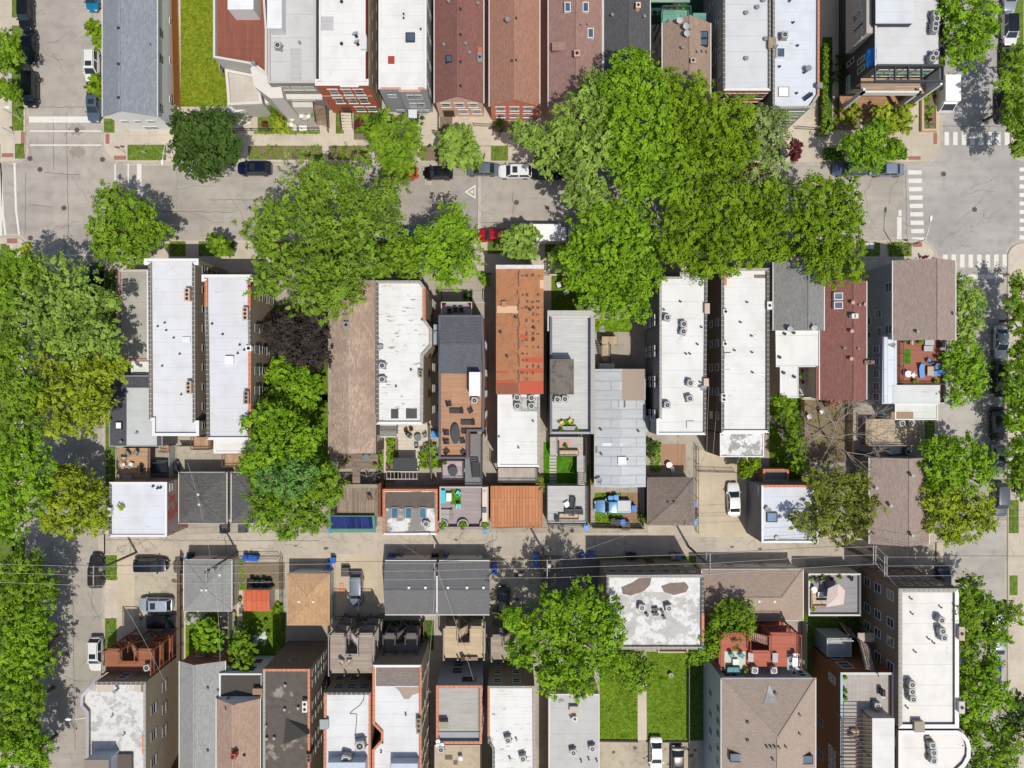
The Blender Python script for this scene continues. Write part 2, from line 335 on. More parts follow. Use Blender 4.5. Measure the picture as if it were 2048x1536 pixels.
def flat(label, shape, h, wall, roof, cap, par=.45, pw=.3, name='flat_roofed_house', cat='house', capw=.05, tiles=None, group=None, z0=.05):
    q = PL(rectp(shape) if isinstance(shape[0], (int, float)) else shape, h)
    if isinstance(cap, list):                # edge materials are listed from the first corner onwards; PL turns the outline round
        cap = (cap*len(q))[:len(q)] if len(cap) < len(q) else cap[:len(q)]; cap = [cap[(len(q)-2-j) % len(q)] for j in range(len(q))]
    b = bstart(name, label, cat, q, group); b.q = q; b.h = h; b.rz = h-par
    n = len(q); i1 = inset(q, pw); wq = inset(q, capw); wi = inset(q, pw-.03)
    mb = MB(); fs = [(i, (i+1) % n, (i+1) % n+n, i+n) for i in range(n)]
    mb.add([(x, y, z0) for x, y in wq]+[(x, y, h-.08) for x, y in wq], fs)
    mb.add([(x, y, h-.08) for x, y in wi]+[(x, y, h-par-.05) for x, y in wi], [(i, (i+1) % n, (i+1) % n+n, i+n) for i in range(n)])
    b.wall = mb.build('wall', wall, b.o)
    MB().prism(inset(q, pw-.045), h-par-.12, h-par).build('roof', roof, b.o)
    if not isinstance(cap, list): MB().ring(q, i1, h-.08, h).build('coping', cap, b.o)
    else:
        runs = []
        for i in range(n):
            cm = cap[i % len(cap)]
            if runs and runs[-1][0] is cm: runs[-1][1].append(i)
            else: runs.append((cm, [i]))
        if len(runs) > 1 and runs[0][0] is runs[-1][0]: runs[0][1][:0] = runs.pop()[1]
        for cm, idx in runs:
            mb = MB()
            for i in idx:
                j = (i+1) % n; mb.prism([q[i], q[j], i1[j], i1[i]], h-.08, h)
            mb.build('coping', cm, b.o)
    b.foff = {k: capw for k in 'NSEW'}; return b
def pitched(label, r, h, rise, wall, roof, ridge='NS', kind='gable', over=.25, trim=None, name='gabled_house', cat='house', ridgecap=None, group=None, hipk=1.0, z0=.05, rp=None):
    x0, y0, x1, y1 = RW(r, h); b = bstart(name, label, cat, [(x0, y0), (x1, y1)], group); b.h = h; b.rise = rise; b.ridge = ridge; b.kind = kind
    w0, w1, w2, w3 = x0+over, y0+over, x1-over, y1-over; mb = MB(); b.wr = (w0, w1, w2, w3)
    f = rp if rp is not None else .5; rx = x0+(x1-x0)*f; ry = y0+(y1-y0)*f; b.rx = rx; b.ry = ry
    lip = -.12
    vs = [(w0, w1, z0), (w2, w1, z0), (w2, w3, z0), (w0, w3, z0)]; t = h+lip
    slope = rise/(max(rx-x0, .1)) if ridge == 'NS' else rise/(max(ry-y0, .1)); t2 = t+slope*over*.8
    vs += [(w0, w1, t2), (w2, w1, t2), (w2, w3, t2), (w0, w3, t2)]; fs = [(0, 1, 5, 4), (1, 2, 6, 5), (2, 3, 7, 6), (3, 0, 4, 7)]
    if kind == 'gable':
        tr = h+rise+lip
        if ridge == 'NS': vs += [(rx, w1, tr), (rx, w3, tr)]; fs += [(4, 5, 8), (6, 7, 9)]
        else: vs += [(w0, ry, tr), (w2, ry, tr)]; fs += [(7, 4, 8), (5, 6, 9)]
    mb.add(vs, fs); mb.build('wall', wall, b.o)
    z = h; zr = h+rise; th = .12; mb = MB()
    if kind == 'gable':
        if ridge == 'NS': A = [(x0, y0, z), (rx, y0, zr), (rx, y1, zr), (x0, y1, z)]; Bq = [(rx, y0, zr), (x1, y0, z), (x1, y1, z), (rx, y1, zr)]; R = ((rx, y0, zr), (rx, y1, zr))
        else: A = [(x0, y0, z), (x1, y0, z), (x1, ry, zr), (x0, ry, zr)]; Bq = [(x0, ry, zr), (x1, ry, zr), (x1, y1, z), (x0, y1, z)]; R = ((x0, ry, zr), (x1, ry, zr))
        polys = [A, Bq]; ridges = [R]
    else:
        d = min(x1-x0, y1-y0)/2*hipk; cx, cy = (x0+x1)/2, (y0+y1)/2
        if y1-y0 >= x1-x0: p, q = (cx, y0+d, zr), (cx, y1-d, zr)
        else: p, q = (x0+d, cy, zr), (x1-d, cy, zr)
        if abs(p[0]-q[0])+abs(p[1]-q[1]) < .3: p = q = (cx, cy, zr)
        c = [(x0, y0, z), (x1, y0, z), (x1, y1, z), (x0, y1, z)]
        if p == q: polys = [[c[i], c[(i+1) % 4], p] for i in range(4)]
        elif y1-y0 >= x1-x0: polys = [[c[0], c[1], p], [c[1], c[2], q, p], [c[2], c[3], q], [c[3], c[0], p, q]]
        else: polys = [[c[0], c[1], q, p], [c[1], c[2], q], [c[2], c[3], p, q], [c[3], c[0], p]]
        ridges = [(c[0], p), (c[1], p if y1-y0 >= x1-x0 else q), (c[2], q), (c[3], q if y1-y0 >= x1-x0 else p)]+([(p, q)] if p != q else [])
    for A in polys:
        n = len(A); mb.add([(a[0], a[1], a[2]) for a in A]+[(a[0], a[1], a[2]-th) for a in A], [tuple(range(n)), tuple(range(2*n-1, n-1, -1))]+[(i+n, (i+1) % n+n, (i+1) % n, i) for i in range(n)])
    mb.build('roof', roof, b.o)
    if ridgecap is not False:
        mb = MB(); [mb.beam((a[0], a[1], a[2]+.01), (c[0], c[1], c[2]+.01), .26, .05) for a, c in ridges]; mb.build('ridge_cap', ridgecap or roof, b.o)
    if trim:
        mb = MB(); mb.ring([(x0-.1, y0-.06), (x1+.1, y0-.06), (x1+.1, y1+.06), (x0-.1, y1+.06)], [(x0+.01, y0+.01), (x1-.01, y0+.01), (x1-.01, y1-.01), (x0+.01, y1-.01)], h-.15, h-.015) if kind != 'gable' else None
        if kind == 'gable':
            for g4 in (((x0-.11, y0, x0-.003, y1), (x1+.003, y0, x1+.11, y1)) if ridge == 'NS' else ((x0, y0-.11, x1, y0-.003), (x0, y1+.003, x1, y1+.11))): MB().box(g4[0], g4[1], h-.13, g4[2], g4[3], h-.01).build('gutter', trim, b.o)
        mb.build('gutter', trim, b.o)
    b.foff = {k: over for k in 'NSEW'}; return b
def roofz(b, x, y):
    if hasattr(b, 'rz'): return b.rz
    x0, y0, x1, y1 = b.rect
    if b.kind == 'gable':
        if b.ridge == 'NS': return b.h+b.rise*(min((x-x0)/(b.rx-x0), (x1-x)/(x1-b.rx)))
        return b.h+b.rise*(min((y-y0)/(b.ry-y0), (y1-y)/(y1-b.ry)))
    d = min(x1-x0, y1-y0)/2; return b.h+b.rise*min(1, min(x-x0, x1-x, y-y0, y1-y)/d)
def on(b, px, py):                         # a point on the roof seen at that pixel
    z = b.h
    for _ in range(5): x, y = P(px, py, z); z = roofz(b, x, y)
    return x, y, z
def vents(b, pts, r=.13, hh=.45, m=None):
    for px, py in pts:
        x, y, z = on(b, px, py); mb = MB(); mb.cyl(x, y, z-.15, z+hh, r, 8); mb.cyl(x, y, z+hh+.03, z+hh+.09, r*1.6, 8); mb.build('vent_pipe', m or galv, b.o)
def boxvents(b, pts, s=.35, hh=.22, m=None):
    for px, py in pts:
        x, y, z = on(b, px, py); MB().box(x-s/2, y-s/2, z-.15, x+s/2, y+s/2, z+hh).build('roof_vent', m or steel, b.o)
def skylight(b, pts, w=1.0, l=1.2, m=None, fm=None, hh=.3):
    for px, py in pts:
        x, y, z = on(b, px, py); mb = MB(); mb.ring([(x-w/2-.1, y-l/2-.1), (x+w/2+.1, y-l/2-.1), (x+w/2+.1, y+l/2+.1), (x-w/2-.1, y+l/2+.1)], [(x-w/2, y-l/2), (x+w/2, y-l/2), (x+w/2, y+l/2), (x-w/2, y+l/2)], z-.3, z+hh)
        o = mb.build('skylight', fm or steel, b.o); OFF[o.name] = OFF[b.o.name]; MB().box(x-w/2+.003, y-l/2+.003, z-.1, x+w/2-.003, y+l/2-.003, z+hh-.06).build('pane', m or GLb, o)
def chimney(b, px, py, w=.6, l=.9, hh=1.0, m=None, pots=2):
    x, y, z = on(b, px, py); mb = MB().box(x-w/2, y-l/2, z-.4, x+w/2, y+l/2, z+hh); mb.box(x-w/2-.06, y-l/2-.06, z+hh+.002, x+w/2+.06, y+l/2+.06, z+hh+.12)
    o = mb.build('chimney', m or brick((.36, .2, .14)), b.o); OFF[o.name] = OFF[b.o.name]; mb = MB()
    for i in range(pots): mb.cyl(x, y-l/2+l*(i+.5)/pots, z+hh+.12, z+hh+.2, min(w, l/pots)*.36, 10)
    mb.build('chimney_flue', black, o)
def patch(b, polys, m, name='roof_patch', dz=.006):
    for p in polys:
        q = [on(b, x, y) for x, y in (rectp(p) if isinstance(p[0], (int, float)) else p)]
        if area([(a[0], a[1]) for a in q]) < 0: q = q[::-1]
        n = len(q); MB().add([(x, y, z+dz) for x, y, z in q]+[(x, y, z+dz-.02) for x, y, z in q], [tuple(range(n)), tuple(range(2*n-1, n-1, -1))]+[(i+n, (i+1) % n+n, (i+1) % n, i) for i in range(n)]).build(name, m, b.o)
def block(b, r, z0, z1, wall, top=None, name='stair_penthouse', hpx=None):     # a raised box on the roof, r = its top in pixels
    x0, y0, x1, y1 = RW(r, z1 if hpx is None else hpx); o = MB().box(x0, y0, z0, x1, y1, z1-.07).build(name, wall, b.o); OFF[o.name] = OFF[b.o.name]
    MB().box(x0-.05, y0-.05, z1-.068, x1+.05, y1+.05, z1).build('roof', top or wall, o); return (x0, y0, x1, y1)
# ---- rooftop things ----------------------------------------------
def mk_ac():
    o = thing('air_conditioner', '', 'air conditioner', (0, 0, 0)); s = .42
    q = [(s*cx+.1*cx2, s*cy+.1*cy2) for cx, cy, cx2, cy2 in ((1, -1, 0, 1), (1, 1, 0, -1), (1, 1, -1, 0), (-1, 1, 1, 0), (-1, 1, 0, -1), (-1, -1, 0, 1), (-1, -1, 1, 0), (1, -1, -1, 0))]
    MB().prism(q, .1, .85).build('housing', plain((.27, .28, .28), .5, .2), o)
    MB().disc(0, 0, .85, .28, .37, 20, .05).build('fan_ring', plain((.52, .53, .52), .5), o)
    m = MB(); m.cyl(0, 0, .852, .862, .275, 16); m.build('fan_well', black, o)
    m = MB(); m.cyl(0, 0, .87, .9, .08, 8); [m.beam((0, 0, .88), (.28*cos(a), .28*sin(a), .88), .015, .015) for a in [i*pi/3 for i in range(6)]]; m.build('fan_guard', galv, o)
    m = MB(); m.box(-.5, -.38, .0, .5, -.28, .1); m.box(-.5, .28, .0, .5, .38, .1); m.build('skid', wood_dk, o); return o
AC = Proto(mk_ac)
def acs(pts, z, where, tone='grey', ax='y', sc=1.0, group=None):
    pts = sorted(pts, key=lambda p: p[0 if ax == 'x' else 1])
    for i, p in enumerate(pts):
        x, y = P(p[0], p[1], z+.85); AC.put((x, y, z), random.uniform(-.3, .3), tone+' air conditioner '+where+seqw(i, len(pts), ax), group or 'air conditioners', sc)
def mk_dish():
    o = thing('satellite_dish', '', 'satellite dish', (0, 0, 0)); m = MB(); n = 14; vs = [(0, 0, 0)]
    for k, rr in ((1, .22), (2, .42)): vs += [(rr*cos(2*pi*i/n), rr*.9*sin(2*pi*i/n), .45*rr*rr) for i in range(n)]
    R = lambda v: (v[0], v[1]*cos(.6)+v[2]*sin(.6), .75-v[1]*sin(.6)*-1*.0+v[2]*cos(.6)-v[1]*sin(.6))
    fs = [(0, 1+i, 1+(i+1) % n) for i in range(n)]+[(1+i, 1+n+i, 1+n+(i+1) % n, 1+(i+1) % n) for i in range(n)]
    V = [R(v) for v in vs]; m.add(V, fs); m.add([(x, y, z-.02) for x, y, z in V], [f[::-1] for f in fs]); m.build('reflector', plain((.4, .41, .42), .5), o)
    m = MB(); m.tube((0, 0, 0), (0, 0, .72), .03); m.box(-.2, -.2, 0, .2, .2, .04); m.build('mast', steel, o)
    m = MB(); m.tube((0, -.3, .55), (0, -.35, 1.05), .02); m.box(-.06, -.42, 1.0, .06, -.3, 1.1); m.build('feed_arm', steel, o); return o
DISH = Proto(mk_dish)
def dishes(b, pts, where, rot=0.3, ax='x'):
    for i, p in enumerate(pts):
        x, y, z = on(b, p[0], p[1]); DISH.put((x, y, z), rot+random.uniform(-.4, .4), 'satellite dish on '+where+seqw(i, len(pts), ax), 'satellite dishes')
# ---- trees -------------------------------------------------------
LEAF = {'bright': leafm((0.125, 0.255, 0.0105), (0.292, 0.489, 0.0316)), 'pale': leafm((0.161, 0.277, 0.0368), (0.352, 0.499, 0.0949)), 'dark': leafm((0.0392, 0.085, 0.0153), (0.1, 0.169, 0.0349)), 'mid': leafm((0.105, 0.207, 0.0147), (0.252, 0.404, 0.0316)),
        'yellow': leafm((0.17, 0.266, 0.021), (0.301, 0.383, 0.0316)), 'olive': leafm((.12, .155, .02), (.28, .31, .05)), 'purple': leafm((.032, .026, .024), (.078, .063, .056), .06), 'silver': leafm((0.104, 0.207, 0.0109), (0.273, 0.403, 0.0491)), 'lime': leafm((.118, .225, .010), (.26, .385, .022)),
        'gold': leafm((0.181, 0.261, 0.0158), (0.402, 0.479, 0.0368)), 'red': leafm((0.0782, 0.0192, 0.024), (0.179, 0.0373, 0.0431), .1), 'blue': leafm((0.0804, 0.203, 0.0316), (0.22, 0.404, 0.105)), 'grey': leafm((0.152, 0.223, 0.0474), (0.352, 0.447, 0.158)), 'white': leafm((0.502, 0.532, 0.441), (0.511, 0.541, 0.535))}
def leafmesh(cl, nleaf, size, spread, up=.6, flat_=.55, droop=0.0, stretch=.0):
    """cl: array of clump centres (n,3) with outward normals (n,3) and radii; returns mesh arrays"""
    cen, nor, rad_ = cl; n = len(cen); N = n*nleaf
    T = nor+rng.normal(size=(n, 3))*.45; T[:, 2] = T[:, 2]*.3-.15; T /= np.linalg.norm(T, axis=1, keepdims=True); tilt = rng.normal(size=(n, 3))*.5
    ci = np.repeat(np.arange(n), nleaf); d = rng.normal(size=(N, 3)); d /= np.linalg.norm(d, axis=1, keepdims=True)
    rr = rad_[ci]*rng.random(N)**.5; off = d*rr[:, None]*.78; al = (off*T[ci]).sum(1); off += T[ci]*(al*stretch)[:, None]; off[:, 2] *= flat_
    pos = cen[ci]+off; pos[:, 2] -= droop*(off[:, 0]**2+off[:, 1]**2)
    nn = nor[ci]*.45+d*.35+tilt[ci]+rng.normal(size=(N, 3))*.3; nn[:, 2] += up; nn /= np.linalg.norm(nn, axis=1, keepdims=True)
    u = T[ci]+rng.normal(size=(N, 3))*.5; u -= nn*(u*nn).sum(1)[:, None]; u /= np.linalg.norm(u, axis=1, keepdims=True); w = np.cross(nn, u)
    s = size*(.6+.8*rng.random(N)); a = s[:, None]*u*.68; b = s[:, None]*w*.36
    V = np.empty((N, 4, 3)); V[:, 0] = pos-a; V[:, 1] = pos-b-a*.1; V[:, 2] = pos+a; V[:, 3] = pos+b-a*.1
    cs = rng.random(n)[ci]; sh = np.clip(.08+.6*cs+.28*rng.random(N)+.12*(d[:, 2] > .3), 0, 1)
    return V.reshape(-1, 3), sh
def leafobj(name, V, sh, m, parent):
    off = OFF[parent.name]; V = V-np.array(off); N = len(V)//4; me = bpy.data.meshes.new(name)
    me.vertices.add(len(V)); me.vertices.foreach_set('co', V.astype(np.float32).ravel()); me.loops.add(len(V)); me.loops.foreach_set('vertex_index', np.arange(len(V), dtype=np.int32))
    me.polygons.add(N); me.polygons.foreach_set('loop_start', np.arange(0, len(V), 4, dtype=np.int32)); me.update(calc_edges=True)
    at = me.attributes.new('shade', 'FLOAT', 'FACE'); at.data.foreach_set('value', sh.astype(np.float32)); me.materials.append(m)
    o = bpy.data.objects.new(name, me); COL.objects.link(o); o.parent = parent; OFF[o.name] = off; return o
def tree(label, lobes, h, kind='bright', dens=1.0, size=.27, nleaf=30, cr=1.0, name='street_tree', base=None, group='street and garden trees', wob=.26, limb=True, fill=True, up=.5, zf=.8, droop=.02):
    """lobes: (px,py,r px) circles of the crown as seen; h: height of the top"""
    W_ = []
    for px, py, r in lobes:
        rw = r/KP; hz = h-rw*.45
        hz = max(hz-random.uniform(0, .12)*h*(len(lobes) > 1), rw*.6); s = 1-hz/HC; x, y = P(px, py, hz); W_.append((x, y, hz-rw*.2, rw*s))
    cx = sum(a[0]*a[3]**2 for a in W_)/sum(a[3]**2 for a in W_); cy = sum(a[1]*a[3]**2 for a in W_)/sum(a[3]**2 for a in W_)
    if base: cx, cy = P(*base)
    o = thing(name, label, 'tree', (cx, cy, .12), group)
    cen, nor, rd = [], [], []
    for x, y, z, r in W_:
        n = max(16, int(9*r*r*dens)); i = np.arange(n)+.5; ph = np.arccos(1-1.42*i/n)   # upper part of sphere, down to -25 deg
        th = pi*(1+5**.5)*i+rng.random()*6; d = np.stack([np.cos(th)*np.sin(ph), np.sin(th)*np.sin(ph), np.cos(ph)], 1)
        ang = np.arctan2(d[:, 1], d[:, 0]); k = 1+wob*(np.sin(3*ang+rng.random()*6)*.45+np.sin(5*ang+rng.random()*6)*.3)*np.sin(ph)+rng.normal(size=n)*wob*.5
        K = rng.normal(size=(4, 3))*1.25; F = rng.random(4)*6.28; a_ = np.sin((d*r)@K.T+F).sum(1)/2.6
        rr = r*.86*k*(.86+.14*rng.random(n))*(1+.2*np.clip(a_, -1, 1)); out_ = rng.random(n) < .16; rr = np.where(out_, rr*(1.08+.2*rng.random(n)), rr)
        p = d*rr[:, None]; p[:, 2] *= zf; p += (x, y, z)
        keep = a_ > -.62
        for x2, y2, z2, r2 in W_:
            if (x2, y2) != (x, y): keep &= ~((((p-(x2, y2, z2))/np.array([1, 1, zf]))**2).sum(1) < (r2*.62)**2)
        cen.append(p[keep]); nor.append(d[keep]); rd.append(((.32+.42*rng.random(n))*np.where(out_, .75, 1))[keep]*cr)
        if fill:
            m = max(5, int(2.6*r*r*dens)); q = rng.normal(size=(m, 3)); q /= np.linalg.norm(q, axis=1, keepdims=True); rr = r*.55*rng.random(m)**.5
            p = q*rr[:, None]; p[:, 2] *= zf*.8; p[:, 2] -= r*.1; p += (x, y, z); cen.append(p); nor.append(np.tile([0, 0, 1.0], (m, 1))); rd.append(np.full(m, .85*cr))
    cl = (np.concatenate(cen), np.concatenate(nor), np.concatenate(rd))
    V, sh = leafmesh(cl, nleaf, size, 1, up=up, droop=droop, stretch=.9 if kind == 'silver' else .55); leafobj('crown', V, sh, LEAF[kind], o)
    t = MB(); tr = max(.12, .028*h); zt = min(h*.35, 4.5); t.tube((cx, cy, .05), (cx+.05, cy, zt), tr, 9, tr*.75)
    if limb:
        for x, y, z, r in W_:
            mx, my, mz = cx+(x-cx)*.55+random.uniform(-.3, .3), cy+(y-cy)*.55+random.uniform(-.3, .3), zt+(z-zt)*.6
            t.tube((cx+.05, cy, zt-.1), (mx, my, mz), tr*.55, 6, tr*.38); t.tube((mx, my, mz), (x, y, z), tr*.38, 6, tr*.2)
            for _ in range(5):
                a = random.uniform(0, 6.28); e = random.uniform(.2, .9); t.tube((x, y, z), (x+cos(a)*r*.75*cos(e), y+sin(a)*r*.75*cos(e), z+r*.6*sin(e)), tr*.18, 5, .02)
    t.build('trunk', barkm, o); return o
def bush(label, lobes, h, kind='mid', name='shrub', cat='shrub', group='shrubs and garden plants', size=.22, dens=1.0, cr=.5, z0=.12, zb=None):
    px = sum(l[0] for l in lobes)/len(lobes); py = sum(l[1] for l in lobes)/len(lobes); x, y = P(px, py, z0+h*.5); zb = z0 if zb is None else zb
    o = thing(name, label, cat, (x, y, zb), group); cen, nor, rd = [], [], []
    for a, b_, r in lobes:
        rw = r/KP; lx, ly = P(a, b_, zb+h*.5); n = max(8, int(9*rw*rw*dens)); i = np.arange(n)+.5; ph = np.arccos(1-1.0*i/n); th = pi*(1+5**.5)*i
        d = np.stack([np.cos(th)*np.sin(ph), np.sin(th)*np.sin(ph), np.cos(ph)], 1); p = d*(rw*(.8+.2*rng.random(n)))[:, None]; p[:, 2] = d[:, 2]*h*.9; p += (lx, ly, zb)
        cen.append(p); nor.append(d); rd.append(np.full(n, min(cr, max(rw*.5, .18))))
    V, sh = leafmesh((np.concatenate(cen), np.concatenate(nor), np.concatenate(rd)), 30, size, 1); V[:, 2] = np.maximum(V[:, 2], zb+.01); leafobj('foliage', V, sh, LEAF[kind], o)
    m = MB(); [m.tube((x, y, zb-.02), (x+random.uniform(-.2, .2), y+random.uniform(-.2, .2), zb+h*.7), .03, 5, .01) for _ in range(4)]; m.build('stem', barkm, o); return o
def cover(name, polys, kind, h=.3, dens=26, size=.2, z0=.13):     # low planting nobody could count
    P3, N3 = [], []
    for p in polys:
        q = PL(rectp(p) if isinstance(p[0], (int, float)) else p, z0); xs = [a[0] for a in q]; ys = [a[1] for a in q]; n = int(abs(area(q))*dens)
        for _ in range(n*3):
            x, y = random.uniform(min(xs), max(xs)), random.uniform(min(ys), max(ys)); ins = False
            for i in range(len(q)):
                a, b = q[i-1], q[i]
                if (a[1] > y) != (b[1] > y) and x < (b[0]-a[0])*(y-a[1])/(b[1]-a[1])+a[0]: ins = not ins
            if ins: P3.append((x, y, z0+h*random.random()*(.6+.4*sin(x*2)*sin(y*2.3))));
            if len(P3) >= n and len(polys) == 1: break
    if not P3: return
    cen = np.array(P3); V, sh = leafmesh((cen, np.tile([0, 0, 1.0], (len(cen), 1)), np.full(len(cen), .16)), 4, size, 1); V[:, 2] = np.maximum(V[:, 2], z0+.005)
    e = bpy.data.objects.new('tmp', None); OFF['tmp'] = (0, 0, 0); COL.objects.link(e); o = leafobj(name, V, sh, LEAF[kind], e); o.parent = None; bpy.data.objects.remove(e); o['kind'] = 'stuff'; o['label'] = 'low leafy planting along the beds'
def bare_tree(label, px, py, h, r, base=None, name='bare_tree', m=None, seed=1, depth=5):
    R_ = random.Random(seed); x, y = P(*(base or (px, py)), 0); o = thing(name, label, 'tree', (x, y, .12), 'street and garden trees'); t = MB(); rt = .02*h; bb = MB()
    tx, ty = P(px, py, h*.6)
    def br(p, d, L, w, k, tgt):
        q = (p[0]+d[0]*L, p[1]+d[1]*L, p[2]+d[2]*L); tgt.tube(p, q, w, 5, w*.7)
        if k == 0: return
        for _ in range(4):
            e = [d[i]+R_.uniform(-.75, .75) for i in range(3)]; e[2] = e[2]*.7+.12; n = math.sqrt(sum(c*c for c in e)); br(q, [c/n for c in e], L*R_.uniform(.55, .85), max(w*.66, .014), k-1, bb)
    t.tube((x, y, .05), (tx*.3+x*.7, ty*.3+y*.7, h*.35), rt, 8, rt*.8)
    for i in range(5):
        a = i*1.3+seed; d = (cos(a)*.8, sin(a)*.8, .55); br((tx*.3+x*.7, ty*.3+y*.7, h*.34), d, r*.34, rt*.5, depth-1, bb)
    t.build('trunk', m or barkm, o); bb.build('branches', m or plain((.3, .27, .24), .9), o); return o
# ---- cars --------------------------------------------------------
def mk_car(col, kind='suv', metal=.3, sun=False, rails=False, roofc=None):
    o = thing('parked_car', '', 'car', (0, 0, 0)); pm = carpaint(col, metal)
    L, Wd, Hb, Hr = {'suv': (4.7, 1.9, 1.05, 1.68), 'sedan': (4.75, 1.82, .92, 1.42), 'hatch': (4.15, 1.78, .95, 1.5), 'pickup': (5.1, 1.85, 1.05, 1.65), 'van': (4.9, 1.9, 1.1, 1.75)}[kind]
    w = Wd/2; xs = [-L/2, -L/2+.12, -L/2+.45, -L*.25, 0, L*.22, L/2-.75, L/2-.28, L/2-.06, L/2]; ws = [.72, .88, .97, 1, 1, 1, .97, .88, .72, .55]
    zs = [.82, .9, .97, 1, 1, 1, .93, .84, .74, .66] if kind != 'suv' else [.9, .97, 1, 1, 1, 1, .95, .9, .82, .75]
    m = MB(); V = []; n = 9
    for x, k, zz in zip(xs, ws, zs):
        zt = Hb*zz; a = w*k; V += [(x, -a*.9, .24), (x, -a, .42), (x, -a*1.0, zt*.72), (x, -a*.93, zt*.97), (x, 0, zt*1.03), (x, a*.93, zt*.97), (x, a*1.0, zt*.72), (x, a, .42), (x, a*.9, .24)]
    F = []
    for i in range(len(xs)-1):
        for j in range(n): F.append((i*n+j, (i+1)*n+j, (i+1)*n+(j+1) % n, i*n+(j+1) % n))
    F += [tuple(range(n)), tuple(range(len(V)-1, len(V)-n-1, -1))]
    if kind == 'pickup':
        m.add(V, F); o_b = m.build('body', pm, o, True); bd = MB(); bd.ring([(-L/2+.08, -.83), (-.62, -.83), (-.62, .83), (-L/2+.08, .83)], [(-L/2+.2, -.72), (-.72, -.72), (-.72, .72), (-L/2+.2, .72)], 1.0, 1.18); bd.build('cargo_bed', pm, o)
        MB().box(-L/2+.15, -.75, 1.05, -.7, .75, 1.1).build('bed_liner', plain((.55, .55, .52), .7), o); g = (-.62, -.42, .62, 1.15)
    else:
        m.add(V, F); m.build('body', pm, o, True); g = {'suv': (-L/2+.1, -L/2+.55, .62, 1.28), 'sedan': (-L/2+.62, -L/2+1.35, .35, 1.2), 'hatch': (-L/2+.12, -L/2+.6, .42, 1.15), 'van': (-L/2+.06, -L/2+.3, 1.1, 1.75)}[kind]
    xa, xb, xc, xd = g; zb = Hb*.96; wb = w*.92; wr = w*.76
    m = MB(); m.add([(xa, -wb, zb), (xd, -wb, zb), (xd, wb, zb), (xa, wb, zb), (xb, -wr, Hr-.06), (xc, -wr, Hr-.06), (xc, wr, Hr-.06), (xb, wr, Hr-.06)], [(0, 1, 5, 4), (1, 2, 6, 5), (2, 3, 7, 6), (3, 0, 4, 7), (4, 5, 6, 7)]); m.build('cabin_frame', pm, o)
    m = MB(); q = [(xb-.02, -wr-.02), (xc-.12, -wr-.02), (xc+.02, -wr*.8), (xc+.02, wr*.8), (xc-.12, wr+.02), (xb-.02, wr+.02), (xb-.1, wr*.8), (xb-.1, -wr*.8)]
    m.prism(q, Hr-.07, Hr-.02, top=False); qi = inset(q, .16); k = len(q); m.add([(x, y, Hr-.02) for x, y in q]+[(x, y, Hr+.01) for x, y in qi], [(i, (i+1) % k, (i+1) % k+k, i+k) for i in range(k)]+[tuple(range(k, 2*k))]); m.build('roof', carpaint(roofc, metal) if roofc else pm, o, True)
    gm = glassm((.02, .03, .035), .05)
    def pane(nm, a, b, c, d, e=.012):
        A = np.array([a, b, c, d], float); cc = A.mean(0); A = cc+(A-cc)*.86; nn = np.cross(A[1]-A[0], A[3]-A[0]); nn /= np.linalg.norm(nn)
        MB().add([tuple(p+nn*e) for p in A]+[tuple(p-nn*.02) for p in A], [(0, 1, 2, 3), (7, 6, 5, 4), (4, 5, 1, 0), (5, 6, 2, 1), (6, 7, 3, 2), (7, 4, 0, 3)]).build(nm, gm, o)
    t = Hr-.06; pane('windscreen', (xd, -wb, zb), (xd, wb, zb), (xc, wr, t), (xc, -wr, t)); pane('rear_window', (xa, wb, zb), (xa, -wb, zb), (xb, -wr, t), (xb, wr, t))
    mid = (xa+xd)/2; mt = (xb+xc)/2
    for s in (-1, 1):
        A = ((mid, s*wb, zb), (xd, s*wb, zb), (xc, s*wr, t), (mt, s*wr, t)); Bq = ((xa, s*wb, zb), (mid, s*wb, zb), (mt, s*wr, t), (xb, s*wr, t))
        for q in (A, Bq):
            q = q if s < 0 else (q[1], q[0], q[3], q[2]); pane('side_window', *q)
        MB().box(xd-.25, s*(w+.16), Hb*.92, xd-.1, s*(w-.05), Hb*1.06).build('side_mirror', pm, o)
        MB().box(L/2-.3, s*w*.42, Hb*.6, L/2-.03, s*w*.74, Hb*.76).build('headlight', plain((.6, .62, .62), .2), o); MB().box(-L/2-.012, s*w*.5, Hb*.62, -L/2+.16, s*w*.78, Hb*.86).build('taillight', plain((.28, .01, .01), .3), o)
        for x in (-L*.3, L*.3):
            wm = MB(); wm.tube((x, s*(w-.22), .33), (x, s*(w+.01), .33), .33, 14); wo = wm.build('wheel', rubber, o); OFF[wo.name] = OFF[o.name]; r = MB(); r.tube((x, s*(w-.02), .33), (x, s*(w+.025), .33), .2, 10); r.build('rim', galv, wo)
        if rails: MB().tube((xb+.1, s*wr*.88, Hr+.05), (xc-.2, s*wr*.88, Hr+.05), .025).build('roof_rail', steel, o)
    if sun: MB().box(xc-.95, -wr*.62, Hr, xc-.25, wr*.62, Hr+.018).build('sunroof', gm, o)
    return o
